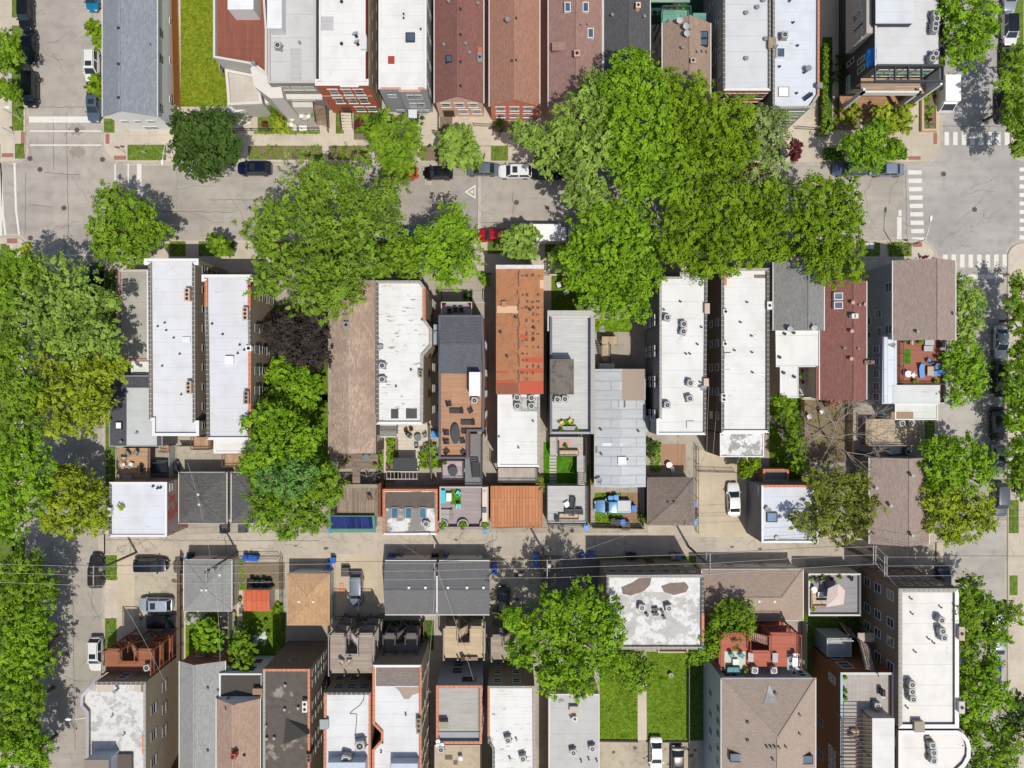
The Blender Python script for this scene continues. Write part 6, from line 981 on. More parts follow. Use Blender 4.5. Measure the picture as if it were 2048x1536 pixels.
# ================================================================ BUILDINGS, south of the alley
def porch(label, gr, levels, m, pm, rail, name='back_porch', gap=.42, brace=True, stm=None, side=1, flip=False):
    x0, y0, x1, y1 = RW(gr, 0); po = thing(name, label, 'porch', ((x0+x1)/2, (y0+y1)/2, .12)); zt = levels[-1]; L = x1-x0; xg = x0+L*(.5-gap/2); xh = x0+L*(.5+gap/2); ym = y0+(y1-y0)*.48; zp = .12
    for k, z in enumerate(levels):
        MB().box(x0, y0, z-.16, x1, ym, z).build('platform', m, po); MB().box(x0, ym, z-.16, xg, y1, z).build('platform', m, po); MB().box(xh, ym, z-.16, x1, y1, z).build('platform', m, po)
        railing(po, [(x0, y0), (x0, y1), (xg, y1), (xg, ym), (xh, ym), (xh, y1), (x1, y1), (x1, y0)], z, 1.0, rail, 'railing', .22)
        a, c = (xg+.15, xh-.15) if (k+flip) % 2 == 0 else (xh-.15, xg+.15); yy = (ym+y1)/2+.1; stairs(po, (a, yy, zp+.1), (c, yy, z), 1.0, stm or m); zp = z
    for x in (x0+.1, xg, xh, x1-.1):
        for y in (y0+.1, y1-.1): MB().box(x-.08, y-.08, .1, x+.08, y+.08, zt+1.05).build('post', pm, po)
    if brace:
        zs = [.2]+levels
        for za, zb in zip(zs[:-1], zs[1:]):
            for p, q in (((x0, y1, za), (xg, y1, zb-.2)), ((x1, y1, za), (xh, y1, zb-.2)), ((x0, y0, za), (x0, y1, zb-.2))): MB().beam(p, q, .1, .1).build('brace', pm, po)
    return po
b = hipg('grey hip roofed garage with wires overhead, second lot from the west street', (368, 1120, 463, 1222), 3.4, 1.0, shingle((.20, .203, .20), 'EW', .2), csid, [(404, 1180), (413, 1180), (440, 1150)], trim=trimw); windows(b, [('N', [1.9], 1, .9, .8)]); door(b, 'N', .3, trimw, 2.6, 2.1, .1)
b = pitched('little shed with bright orange metal roof beside stacked black bins', (488, 1180, 540, 1222), 2.6, .25, csid, planks((.55, .13, .06), 'y', .7, .06, .7, .4, .1), 'EW', over=.1, name='garden_shed', cat='shed', ridgecap=False)
b = pitched('tan shingle roofed garage with hip ends behind grey gate', (575, 1148, 658, 1250), 3.4, .7, csid, shingle((.36, .23, .13), 'NS', .3, .4, (.2, .13, .08)), kind='hip', name='garage', cat='garage', over=.15, trim=plain((.4, .36, .3))); boxvents(b, [(598, 1203), (627, 1203)], .3, .15, trimw); door(b, 'N', .5, trimw, 4.6, 2.1, .1)
DG = shingle((.12, .12, .125), 'EW', .15, .15)
for r, lb, bv in (((770, 1122, 873, 1229), 'western half of the wide charcoal roofed double garage', [(818, 1175), (851, 1175)]), ((876, 1122, 979, 1229), 'eastern half of the wide charcoal roofed double garage', [(896, 1175), (934, 1175), (967, 1175)])):
    b = pitched(lb, r, 3.7, 1.2, GRYB, DG, 'EW', name='garage', cat='garage', over=.1, trim=trimw); boxvents(b, bv, .32, .15, trimw); door(b, 'N', .5, trimw, 4.8, 2.2, .1)
x, y = P(874.5, 1175, 4.6); m = MB(); x0, y0, x1, y1 = RW((873.3, 1150, 876, 1222), 4.4); m.box(x0, y0, 3.5, x1, y1, 4.95); m.build('party_wall_flashing', trimw, b.o)
b = flat('square two storey coach house with stained grey and white roof', (1213, 1150, 1408, 1299), 8.6, TANB, stained((.66, .66, .65), (.36, .35, .33), .47, .5, 5.0), [STONE, STONED, STONE, STONED], par=.35, pw=.35)
SP = stained((.68, .68, .67), (.5, .5, .49), .6, .5, 8.0); patch(b, [(1217, 1154, 1402, 1184)], SP, 'white_roof_coating'); patch(b, [(1246, 1170, 1262, 1158, )][:0]+[[(1242, 1174), (1262, 1166), (1278, 1156), (1303, 1155), (1300, 1170), (1288, 1182), (1262, 1191), (1246, 1188)], [(1322, 1172), (1340, 1166), (1370, 1164), (1378, 1174), (1372, 1184), (1348, 1190), (1328, 1184)]], plain((.2, .155, .13), .9, 0, .3, 1.5), 'brown_stain', .012); patch(b, [(1402, 1225, 1407, 1282)], CLAY, 'clay_coping', .37)
acs([(1284, 1216), (1338, 1217)], 8.3, 'on the stained square coach house roof', 'white', 'x'); vents(b, [(1307, 1217), (1313, 1216), (1307, 1226), (1313, 1226), (1323, 1221), (1327, 1233), (1293, 1228)], .15, .4, steel); windows(b, [('N', [6.6, 3.8], [.08, .22, .36, .5, .64, .78, .92], .9, 1.3, None, None, 'lintel'), ('S', [5, 2], 3, 1, 1.4)]); door(b, 'N', .55, wood_dk, 1.2, 2.2, .2)
b = pitched('long brown hip roofed garage row between the stained roof and the white terrace', (1404, 1139, 1606, 1241), 3.8, 1.5, csid, shingle((.28, .22, .18), 'EW', .2), 'EW', kind='hip', name='garage', cat='garage', over=.15, trim=trimw); boxvents(b, [(1492, 1203), (1518, 1203), (1549, 1203)], .3, .12, trimw); [door(b, 'N', f, trimw, 3.6, 2.2, .1) for f in (.17, .5, .83)]
b = flat('garage topped by a shaded grey roof terrace with white edges', (1617, 1147, 1722, 1232), 3.9, csid, planks((.30, .29, .30), 'x', .2, .06, .75), [plain((.55, .55, .53)), plain((.16, .17, .19)), plain((.55, .55, .53)), plain((.55, .55, .53))], par=.4, pw=.22, name='garage', cat='garage'); zz = b.rz
put([('tan sofa', 1627, 1198, 90), ('tan sofa', 1644, 1206, 180), ('white low table', 1642, 1190, 0), ('lime pot plant', 1626, 1218, 0), ('flowering pot plant', 1662, 1157, 0), ('clay pot plant', 1645, 1154, 0), ('clay pot plant', 1679, 1154, 0), ('lime pot plant', 1622, 1158, 0), ('purple pot plant', 1703, 1157, 0), ('black chair', 1634, 1161, 30), ('grey chair', 1644, 1165, 10), ('grey chair', 1649, 1172, -60), ('white round table', 1627, 1179, 0)], 'on the shaded roof terrace over the garage', zz)
m = MB(); x, y = P(1670, 1188, zz+1.8); sv = [(-1.3, -1.7, 2.0), (1.2, -1.4, 1.7), (1.3, .5, 1.9), (.2, 1.5, 2.3), (-.9, .7, 1.7)]; m.add([(x+a, y+c, zz+d) for a, c, d in sv]+[(x+.1, y-.2, zz+2.25)]+[(x+a, y+c, zz+d-.03) for a, c, d in sv]+[(x+.1, y-.2, zz+2.22)], [(i, (i+1) % 5, 5) for i in range(5)]+[(6+(i+1) % 5, 6+i, 11) for i in range(5)]); o = thing('shade_canopy', 'blush pink fabric canopy over the shaded roof terrace', 'canopy', (x, y, zz)); m.build('fabric', plain((.6, .5, .47), .8), o); m = MB(); m.tube((x, y, zz), (x+.1, y-.2, zz+2.2), .04); [m.tube((x+a*.95, y+c*.95, zz), (x+a*.95, y+c*.95, zz+d-.03), .025) for a, c, d in sv]; m.build('poles', steel, o)
b = flat('long white roofed brick apartment block at the southeast with groups of fans', (1797, 1177, 1918, 1457), 10.2, brick((.24, .175, .13), (.19, .14, .105), (.26, .22, .18)), MW(.14, 51.0, 2.6, .12, (.73, .71, .68)), [STONE, plain((.72, .71, .72)), WCAP, STONE], par=.4, pw=.5)
windows(b, [('W', [8.2, 5.0, 2.2], [.08, .28, .42, .6, .9], 1.1, 1.5, white), ('N', [8, 5, 2.2], [.3, .55, .8], .9, 1.4, trimw)]); acs([(1884, 1241), (1886, 1263), (1889, 1276)], 10, 'in the northern trio on the long southeast white roof', 'grey'); acs([(1825, 1370), (1825, 1384), (1827, 1399)], 10, 'in the middle trio on the long southeast white roof', 'grey')
chimney(b, 1914, 1262, .6, 1.6, .9, plain((.45, .35, .27)), 1); chimney(b, 1914, 1408, .6, 1.4, .9, plain((.5, .48, .44)), 1); block(b, (1830, 1444, 1849, 1464), 9.9, 10.6, plain((.3, .26, .2)), name='roof_hatch'); vents(b, [(1820, 1196), (1879, 1213), (1822, 1226), (1855, 1276), (1865, 1284), (1828, 1302), (1812, 1413)], .08, .35, steel)
b = flat('white roofed block with rounded southeast parapet below the long white roof', [(1797, 1461), (1916, 1461), (1928, 1468), (1938, 1480), (1942, 1496), (1941, 1515), (1932, 1532), (1918, 1545), (1918, 1700), (1797, 1700)], 9.8, brick((.24, .175, .13), (.19, .14, .105), (.26, .22, .18)), MW(.1, 52.0, 2.6, .12, (.73, .71, .68)), WCAP, par=.35, pw=.5)
acs([(1866, 1491), (1868, 1506), (1868, 1522)], 9.6, 'on the round cornered white roof', 'grey'); block(b, (1853, 1474, 1862, 1480), 9.3, 9.8, plain((.35, .3, .22)), name='roof_hatch'); windows(b, [('W', [8.2, 5.0, 2.2], 4, 1.1, 1.5, white)])
b = flat('brown brick house with pale rooftop terrace, pergola and white roof strip', (1681, 1345, 1789, 1700), 9.0, RUST, planks((.40, .37, .34), 'y', .2, .06, .75), [plain((.52, .52, .5)), plain((.62, .63, .65)), STONE, plain((.3, .42, .48))], par=.55, pw=.3, capw=.06)
x0, y0, x1, y1 = RW((1745, 1437, 1788, 1720), 11.0); MB().box(x0, y0, 8.3, x1-.02, y1, 10.9).build('upper_room', csid, b.o); MB().box(x0-.05, y0, 10.9, x1+.03, y1+.05, 11.05).build('upper_roof', MW(.03, 53.0), b.o); windows(b, [('W', [6.5], [.08, .5, .56, .62], 1.0, 1.8, trimw, GL), ('N', [6.5, 3.4], [.25], 1.5, 2, trimw), ('W', [3], [.4, .6], 1, 1.6)])
pg = thing('rooftop_pergola', 'dark slatted pergola casting striped shade on the brown brick terrace', 'pergola', (*P(1715, 1480, 9), 8.5)); x0, y0, x1, y1 = RW((1683, 1437, 1744, 1700), 11.0)
m = MB(); yy = y1
while yy > y0: m.beam((x0, yy, 11.0), (x1, yy, 11.0), .06, .16); yy -= .48
m.build('slats', plain((.17, .11, .09), .8), pg); m = MB(); [m.beam((x, y0, 10.88), (x, y1, 10.88), .12, .1) for x in (x0+.1, (x0+x1)/2, x1-.1)]; m.build('beams', plain((.17, .11, .09), .8), pg); [MB().box(x-.06, y-.06, 8.45, x+.06, y+.06, 10.83).build('post', plain((.17, .11, .09), .8), pg) for x in (x0+.1, x1-.1) for y in (y1-.1, y1-5, y1-10)]
acs([(1756, 1413)], 8.5, 'on the pale terrace above the pergola', 'blue'); o = GRILL.put((*P(1764, 1384, 9), 8.45), 1.57, 'covered brown grill on the pale rooftop terrace'); o['group'] = 'grills'; put([('lime pot plant', 1690, 1354, 0), ('lime pot plant', 1691, 1396, 0), ('clay pot plant', 1690, 1382, 0)], 'along the west edge of the pale rooftop terrace', 8.45); put([('tan low table', 1712, 1465, 0), ('grey chair', 1704, 1474, 0), ('grey chair', 1719, 1478, 180)], 'under the dark slatted pergola', 8.45)
st = thing('back_stairs', 'long black metal staircase with pale treads climbing the brown brick house', 'stairs', (*P(1722, 1255, 1), .12)); pt = planks((.5, .42, .36), 'x', .3); stairs(st, (*P(1694, 1252, 1), .2), (*P(1706, 1274, 3.4), 3.4), 1.2, pt, black); platform(st, (1716, 1266, 1751, 1284), 4.2, pt, steel); a = P(1727, 1284, 4.3); c = P(1741, 1342, 8.6); stairs(st, (*a, 4.2), (*c, 8.6), 1.2, pt, black)
b = flat('small blue grey rear room with white railing in the dark courtyard', (1654, 1276, 1703, 1314), 4.2, bsid, plain((.3, .31, .34), .7), plain((.5, .5, .48)), par=.1, pw=.12); railing(b.o, [(b.rect[0]+.1, b.rect[3]-.1), (b.rect[2]-.1, b.rect[3]-.1)], 4.1, .9, trimw)
b = pitched('large brown hip roofed house with pale blue siding behind the red decks', (1443, 1357, 1631, 1720), 9.2, 3.2, siding((.42, .48, .53)), shingle((.30, .24, .20), 'EW', .18), kind='hip', over=.12, trim=trimw)
windows(b, [('W', [7.4], [.2, .27, .34, .42, .5], .9, 1.4, white), ('W', [3.8], [.18, .3, .4, .5], .9, 1.4, white), ('N', [7.4, 4.6], [.13, .87], 1.7, 1.8, white)]); boxvents(b, [(1495, 1444), (1495, 1480), (1550, 1386)], .3); skylight(b, [(1472, 1514), (1612, 1518)], 1.4, .9); vents(b, [(1533, 1493), (1541, 1493), (1549, 1493), (1557, 1493), (1570, 1492), (1545, 1518), (1598, 1428), (1598, 1466)], .09, .3, steel); patch(b, [[(1538, 1367), (1555, 1406), (1527, 1407)]], stained((.5, .49, .47), (.3, .29, .28), .5, .6, 3.0), 'grey_cricket', .06)
RD = planks((.42, .13, .085), 'x', .16, .1, .7); RP = plain((.30, .075, .05), .8); po = porch('tall red stained three level back decks behind the pale blue house', (1405, 1226, 1552, 1289), [2.6, 5.2, 7.8], RD, RP, RP, gap=.26, stm=planks((.5, .3, .24), 'x', .3))
acs([(1510, 1341), (1548, 1341)], 7.8, 'on the red back deck against the house wall', 'grey', 'x')
put([('teal chair', 1464, 1311, 20), ('teal chair', 1483, 1312, -30), ('white low table', 1472, 1325, 0), ('blue sofa', 1467, 1339, 0), ('grey low table', 1502, 1315, 90), ('clay pot plant', 1492, 1341, 0)], 'on the west half of the red back deck', 7.82); put([('grey chair', 1583, 1316, 0), ('white table', 1589, 1323, 90), ('tan chair', 1599, 1322, -90), ('black chair', 1587, 1340, 180), ('grey low table', 1551, 1316, 90), ('white chair', 1590, 1311, 0)], 'on the east half of the red back deck', 7.82)
m = MB(); x0, y0, x1, y1 = RW((1449, 1303, 1491, 1338), 7.85); m.box(x0, y0, 7.81, x1, y1, 7.83); o = thing('outdoor_rug', 'pale green rug on the red back deck', 'rug', (x0, y0, 7.8)); m.build('pile', plain((.5, .56, .45), .9, 0, .1, 10), o); m = MB(); x0, y0, x1, y1 = RW((1575, 1308, 1600, 1342), 7.85); m.box(x0, y0, 7.81, x1, y1, 7.83); o = thing('outdoor_rug', 'blue and white patterned rug on the red back deck', 'rug', (x0, y0, 7.8)); m.build('pile', plain((.45, .5, .56), .9, 0, .5, 20), o)
b = flat('low grey seamed roof building beside the double lawn', (1097, 1388, 1199, 1700), 5.2, csid, membrane((.46, .46, .455), .12, seam=1.7, seed=61.0, blot=.2), plain((.62, .62, .62)), par=.1, pw=.15); acs([(1147, 1506), (1185, 1498)], 5.1, 'on the low grey seamed roof', 'grey', 'x'); vents(b, [(1162, 1520), (1177, 1516), (1193, 1519), (1141, 1432)], .09, .35, steel); block(b, (1140, 1414, 1157, 1425), 5, 5.7, plain((.45, .38, .32)), name='roof_vent'); chimney(b, 1149, 1434, .5, .5, .5, trimw, 1); windows(b, [('N', [3], 2, 1, 1.2), ('E', [3], 4, .8, 1.2)])
b = flat('white roof speckled with tar marks left of the low grey roof', [(975, 1372), (1070, 1372), (1072, 1700), (985, 1700), (985, 1500), (978, 1486), (975, 1470)], 8.6, TANB, MW(.6, 63.0, 1.4, .35), [STONE, STONE, WCAP, STONED, STONED, STONED, CLAY], par=.25); acs([(1016, 1481), (1046, 1518)], 8.4, 'on the tar speckled white roof', 'dark'); vents(b, [(1033, 1478), (1020, 1516)], .1); windows(b, [('N', [6.8, 4, 1.6], [.2, .6], .9, 1.3, white), ('W', [6, 3], 4, .8, 1.3)])
po = porch('small grey wooden back porch half hidden by the large green tree', (985, 1243, 1050, 1290), [2.6, 5.2], planks((.35, .29, .23), 'x', .16), plain((.28, .25, .2)), plain((.28, .25, .2)), gap=.3)
b = flat('house with bright orange coping around a grey ribbed roof deck', (872, 1371, 964, 1488), 8.8, plain((.30, .33, .36), .8), planks((.40, .39, .36), 'x', .3, .05, .78), CLAY, par=.7, pw=.32); x0, y0, x1, y1 = RW((876, 1464, 960, 1486), 8.2); MB().box(x0, y0, 8.0, x1, y1, 8.25).build('raised_platform', plain((.3, .31, .33)), b.o); block(b, (880, 1445, 895, 1456), 8.1, 9.2, plain((.2, .17, .15)), plain((.3, .26, .2)), 'roof_hatch'); windows(b, [('N', [6.8], [.7], 1.7, 1.3, black), ('N', [4, 1.6], [.4], 1.2, 1.8), ('E', [7, 4], 3, .8, 1.3)])
b = flat('tan gravel roof section south of the orange coping deck', (869, 1490, 960, 1700), 8.4, TANB, stained((.44, .36, .26), (.2, .16, .12), .68, .8, 4.0), plain((.4, .35, .28)), par=.1, pw=.12); patch(b, [(890, 1510, 905, 1519), (907, 1521, 915, 1529)], plain((.12, .09, .07)), 'roof_hatch', .05); vents(b, [(877, 1478), (877, 1486), (885, 1485), (922, 1512)], .2, .6, trimw); acs([(882, 1500)], 8.2, 'on the tan gravel roof', 'dark')
TW = planks((.52, .41, .27), 'x', .16, .12, .6); po = porch('sunlit tan wooden back porch with open stair between two dark gangways', (895, 1228, 972, 1288), [2.4, 5.0], TW, plain((.38, .32, .24)), plain((.36, .3, .23)), gap=.3); put([('black chair', 926, 1318, 20), ('wooden bench', 942, 1318, 0)], 'on the sunlit tan porch', 5.02)
for (sh, lb, cp, sd) in (([(648, 1385), (742, 1385), (741, 1700), (646, 1700)], 'white roof with long meandering tar crack and brick red copings', [STONED, CLAY, WCAP, CLAY], 70.0), ([(745, 1330), (843, 1330), (843, 1700), (744, 1700), (744, 1500), (762, 1480), (762, 1466), (745, 1448)], 'white roof with brown puddle stain and dark felt northern end', [WCAP, CLAY, WCAP, CLAY, CLAY, CLAY, CLAY, CLAY], 74.0)):
    b = flat(lb, sh, 9.6, TANB, MW(.12, sd, 1.6, .25, (.66, .665, .68)), cp, par=.3, capw=.08)
    if sd == 70.0:
        tc = MB(); pts = [(729, 1388), (727, 1400), (720, 1410), (713, 1416), (706, 1420), (700, 1427), (714, 1428), (713, 1440), (712, 1455), (710, 1470)]; [tc.beam((*P(*p, 9.3), 9.31), (*P(*q_, 9.3), 9.31), .1, .02) for p, q_ in zip(pts[:-1], pts[1:])]; tc.build('tar_crack', plain((.14, .13, .12), .9, 0, .4, 4), b.o)
        acs([(721, 1489), (693, 1518)], 9.2, 'on the white roof with the meandering crack', 'white', 'x', 1.5); block(b, (640, 1440, 656, 1458), 9, 9.9, plain((.3, .33, .33)), name='roof_hatch'); windows(b, [('N', [7.6], [.25, .52, .8], 1.0, 1.4, None, GLb), ('N', [5, 2], 3, .9, 1.3)])
        x0, y0, x1, y1 = RW((655, 1526, 730, 1700), 11.0); MB().box(x0, y0, 8, x1, y1, 10.9).build('upper_room', plain((.45, .5, .58)), b.o)
    else:
        patch(b, [(752, 1334, 838, 1372)], shingle((.17, .145, .13), 'EW'), 'felt_roofing', .03); patch(b, [[(790, 1374), (838, 1374), (838, 1386), (825, 1390), (818, 1398), (808, 1398), (803, 1390), (800, 1384)]], plain((.35, .28, .22), .9, 0, .2), 'puddle_stain', .012); chimney(b, 839, 1446, .5, 1.8, .7, TANB, 3); windows(b, [('E', [8, 5.2, 2.4], [.12, .28, .36, .5, .58, .7],   .8, 1.3)]); x0, y0, x1, y1 = RW((782, 1528, 835, 1700), 11.0); MB().box(x0, y0, 8, x1, y1, 10.9).build('upper_room', plain((.45, .5, .58)), b.o); vents(b, [(812, 1427), (766, 1483), (763, 1502)], .08, .3, steel)
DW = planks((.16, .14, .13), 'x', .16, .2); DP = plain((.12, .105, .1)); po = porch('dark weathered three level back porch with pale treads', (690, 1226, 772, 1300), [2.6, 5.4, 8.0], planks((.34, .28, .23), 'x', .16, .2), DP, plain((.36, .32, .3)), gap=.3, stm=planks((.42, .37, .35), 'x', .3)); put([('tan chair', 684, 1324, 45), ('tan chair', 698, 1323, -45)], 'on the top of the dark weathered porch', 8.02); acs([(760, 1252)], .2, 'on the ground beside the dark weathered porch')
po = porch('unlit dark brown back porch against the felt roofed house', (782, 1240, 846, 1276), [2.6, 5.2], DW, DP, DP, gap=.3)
b = flat('brick building with wrinkled black brown roof and orange copings', (526, 1338, 620, 1700), 10.2, brick((.20, .16, .12), (.15, .12, .09)), stained((.105, .088, .078), (.30, .26, .22), .58, .3, 7.0), [CLAY, CLAY, CLAY, STONE], par=.3); m = MB(); x, y = P(590, 1475, 11); z = b.rz; m.add([(x-1.7, y-1.2, z), (x+1.7, y+.0, z), (x+1.6, y+.9, z), (x-1.5, y+1.9, z), (x-1.5, y-.9, z+1.0), (x+1.5, y+.3, z+1.0)], [(3, 2, 5, 4), (0, 4, 5, 1), (0, 3, 4), (1, 5, 2)]); m.build('roof_monitor', plain((.06, .055, .05), .6), b.o)
vents(b, [(572, 1369), (533, 1450), (535, 1475), (550, 1474), (571, 1417), (598, 1414)], .12, .35); chimney(b, 613, 1408, .5, 1.3, .7, trimw, 2); chimney(b, 621, 1510, .5, .9, .7, BRNB, 2); windows(b, [('E', [8.4, 5.6, 2.8], [.04, .1, .22, .3, .42, .5], .8, 1.4, None, GL, 'sill'), ('N', [7], [.5], 1, 1.2)])
b = flat('dark felt flat roof with white eaves north of the brown shingles', (438, 1347, 524, 1397), 6.4, wsid, plain((.07, .06, .055), .85, 0, .3), [WCAP, plain((.3, .25, .22)), WCAP, WCAP], par=.3, pw=.2); windows(b, [('N', [4.8, 2.2], [.3, .65], 1, 1.3, trimw)]); block(b, (506, 1378, 524, 1389), 6, 6.9, plain((.3, .18, .13)), name='dormer'); vents(b, [(459, 1393)], .12, .5)
b = pitched('brown shingle roofed house with small red chimney near the tan brick wall', (433, 1397, 520, 1700), 6.6, 1.8, wsid, shingle((.30, .215, .17), 'NS', .3), over=.1, trim=trimw); chimney(b, 472, 1505, .6, .6, 1.0, plain((.4, .1, .06)), 1); vents(b, [(490, 1511)], .12); vents(b, [(452, 1418)], .1)
b = pitched('long grey shingle roofed house beside the tall tan brick wall', (359, 1322, 450, 1700), 5.8, 1.4, brick((.4, .16, .1)), shingle((.235, .24, .235), 'NS', .25, .2), over=.15, trim=trimw, rp=.42); vents(b, [(417, 1376), (438, 1381), (417, 1501), (440, 1510)], .1); windows(b, [('N', [3.4, 1.4], [.3, .7], 1.0, .9, white, GLb)])
b = flat('corner building with patchy pale roof, west bay and tall tan brick side', [(189, 1364), (292, 1364), (292, 1700), (172, 1700), (172, 1426), (160, 1412), (161, 1392), (176, 1376)], 9.9, TANB, stained((.60, .60, .58), (.33, .32, .31), .53, .8, 13.0), [STONED, STONE, WCAP, plain((.35, .35, .37)), plain((.35, .35, .37)), plain((.4, .4, .42)), plain((.45, .45, .47)), plain((.35, .35, .37))], par=.5, pw=.35)
b.rect = (b.rect[0], b.rect[1], b.rect[2], b.rect[3]); windows(b, [('E', [8.0], [.2, .36, .52], 1.1, 1.1, None, GL, 'sill'), ('E', [5.2], [.12, .26, .4], 1.2, .8, None, GL, 'sill'), ('N', [8.0], [.55], 1.0, 1.7, white, GLb)]); patch(b, [(194, 1368, 228, 1384), (268, 1368, 282, 1383)], plain((.5, .44, .36), .9, 0, .1), 'tan_roof_patch'); patch(b, [(282, 1368, 291, 1384)], plain((.2, .17, .14)), 'tar_patch'); vents(b, [(237, 1377)], .15, .9); vents(b, [(250, 1467), (227, 1430)], .08)
x0, y0, x1, y1 = RW((169, 1521, 216, 1700), 12.0); MB().box(x0, y0, 8, x1, y1, 11.8).build('upper_room', plain((.4, .43, .48)), b.o); MB().box(x0-.1, y0, 11.8, x1+.1, y1+.1, 12).build('upper_roof', plain((.24, .2, .17)), b.o); x0, y0, x1, y1 = RW((226, 1508, 264, 1700), 9.8); MB().box(x0, y0, 9.4, x1, y1, 9.9).build('light_well_frame', plain((.1, .08, .07)), b.o); chimney(b, 291, 1488, .4, 2.2, .25, CLAY, 0)
RB = planks((.30, .12, .065), 'x', .16, .15); po = porch('rust red timber back porch with diagonal braces behind the corner building', (272, 1258, 362, 1302), [2.4, 5.0, 7.4], RB, plain((.34, .11, .05), .8), plain((.34, .11, .05)), gap=.34, stm=planks((.36, .2, .13), 'x', .3)); acs([(293, 1336)], 7.4, 'on the rust red timber porch', 'white'); acs([(318, 1320)], 2.5, 'on the low level by the rust red timber porch', 'white')
b = flat('narrow building at the bottom edge between tan wall and grey roof', (300, 1560, 345, 1700), 5, TANB, MW(), WCAP)
# ================================================================ CARS
car(52, 25, -90, 'black suv parked nose south at the top edge of the west street', (28, 30, 34), metal=.4); car(59, 92, -90, 'black sedan half under a tree on the west kerb of the west street', (18, 20, 26), 'sedan'); car(61, 179, -90, 'black people carrier on the west kerb just north of the stop line', (22, 24, 30), 'van')
car(184, 132, -90, 'white suv with roof bars and sunroof beside the blue grey shingle roof', (240, 240, 238), 'suv', metal=0, sun=True, rails=True); car(187, 210, -90, 'slate blue sedan with dark sunroof stopped above the white stop line', (95, 112, 130), 'sedan', sun=True); car(184, -8, -90, 'bright blue hatchback cut by the top edge of the photo', (10, 130, 175), 'hatch', metal=.2)
car(402, 337, 180, 'white sedan mostly hidden under the dark round tree', (240, 240, 240), 'sedan', metal=0); car(509, 337, 180, 'dark navy suv parked east of the dark round tree', (25, 32, 66), 'suv', sun=True, rails=True); car(805, 345, 180, 'bright orange hatchback partly under a tree', (238, 84, 14), 'hatch', metal=.1)
car(876, 346, 180, 'black hatchback between the orange and the grey cars', (22, 24, 26), 'hatch'); car(964, 338, 180, 'silver grey sedan parked nose west next to small pale tree', (120, 130, 138), 'sedan'); car(1030, 343, 180, 'white suv with large black sunroof in front of the red brick cottage', (244, 244, 244), 'suv', metal=0, sun=True); car(1092, 345, 180, 'black car disappearing under the pale green tree on the north kerb', (16, 17, 20), 'sedan')
car(1700, 338, 180, 'blue grey estate car shaded by the tree near the northeast corner', (88, 104, 135), 'suv', rails=True); car(1774, 339, 180, 'silver sedan closest to the northeast crosswalk', (150, 162, 180), 'sedan'); car(986, 470, 180, 'red hatchback beside small tree on the south kerb', (205, 14, 30), 'hatch', metal=.2)
car(829, 466, 0, 'light blue car glimpsed under the green tree on the south kerb', (90, 150, 190), 'sedan'); car(745, 466, 0, 'white van glimpsed under the giant silver green tree', (230, 232, 235), 'van', metal=0); car(1370, 340, 180, 'white car hidden beneath the bright green street trees', (225, 225, 225), 'sedan'); car(1500, 342, 180, 'red car hidden beneath the grey green tree', (190, 30, 25), 'hatch')
o = mk_truck(); o.location = (*P(1099, 465, 3.0), 0); o['label'] = 'white box truck with long cargo body parked beside the large tree'
car(191, 560, -90, 'black suv in dappled shade south of the west intersection', (20, 24, 42), 'suv'); car(193, 1142, 90, 'dark grey suv under the utility wires near the alley mouth', (60, 60, 60), 'suv', sun=True); car(192, 1308, -90, 'white suv with black roof bars parked by the rust red porch', (240, 240, 240), 'suv', metal=0, sun=True, rails=True)
car(302, 1130, 0, 'dark navy suv parked crosswise at the top of the grey parking pad', (24, 28, 42), 'suv', z=.13, rails=True); car(313, 1208, 180, 'pale silver suv in the middle of the grey parking pad', (190, 202, 215), 'suv', z=.13, sun=True); car(328, 1242, 0, 'black suv at the bottom of the grey parking pad', (16, 18, 24), 'suv', z=.13); car(323, 933, 0, 'dark blue grey sedan squeezed in the small parking court', (60, 78, 92), 'sedan', z=.13)
car(1467, 999, 92, 'white sedan on the wide beige driveway', (243, 243, 243), 'sedan', z=.13, metal=0); car(713, 1178, -90, 'silver suv with roof bars on the beige driveway south of the alley', (130, 140, 155), 'suv', z=.13, rails=True); car(1007, 1205, 90, 'black sedan parked beside the charcoal double garage', (18, 20, 26), 'sedan', z=.13)
car(1312, 1508, -90, 'white sedan at the foot of the double lawn', (244, 244, 244), 'sedan', z=.13, metal=0); car(1355, 1524, -90, 'black sedan next to the white one below the double lawn', (18, 18, 22), 'sedan', z=.13); car(82, 1300, -90, 'dark car glimpsed through the trees on the west kerb', (45, 55, 60), 'sedan')
car(1225, 1012, 180, 'old light blue pickup truck with white bed liner in the weedy yard', (110, 158, 205), 'pickup', z=.13, metal=.1)
car(2019, 60, -90, 'white convertible style car with black roof on the east street', (235, 236, 238), 'suv', metal=0, roofc=C(22, 26, 30)); car(2020, -12, -90, 'silver car at the top right corner of the photo', (170, 178, 182), 'sedan'); car(2016, 120, -90, 'black car in tree shade on the upper east street', (20, 20, 22), 'sedan'); car(2008, 213, -90, 'black car just above the northeast crosswalk', (16, 18, 18), 'suv')
car(2002, 684, -90, 'silver coupe on the middle of the east kerb', (215, 220, 222), 'sedan'); car(1999, 756, -90, 'black suv below the silver coupe on the east street', (16, 20, 20), 'suv'); car(1996, 848, -90, 'black sedan half under the eastern trees', (14, 16, 22), 'sedan'); car(1997, 918, -90, 'silver hatchback with dark sunroof on the east street', (215, 218, 220), 'hatch', sun=True); car(2001, 999, -90, 'grey suv nearest the alley on the east street', (100, 108, 122), 'suv')
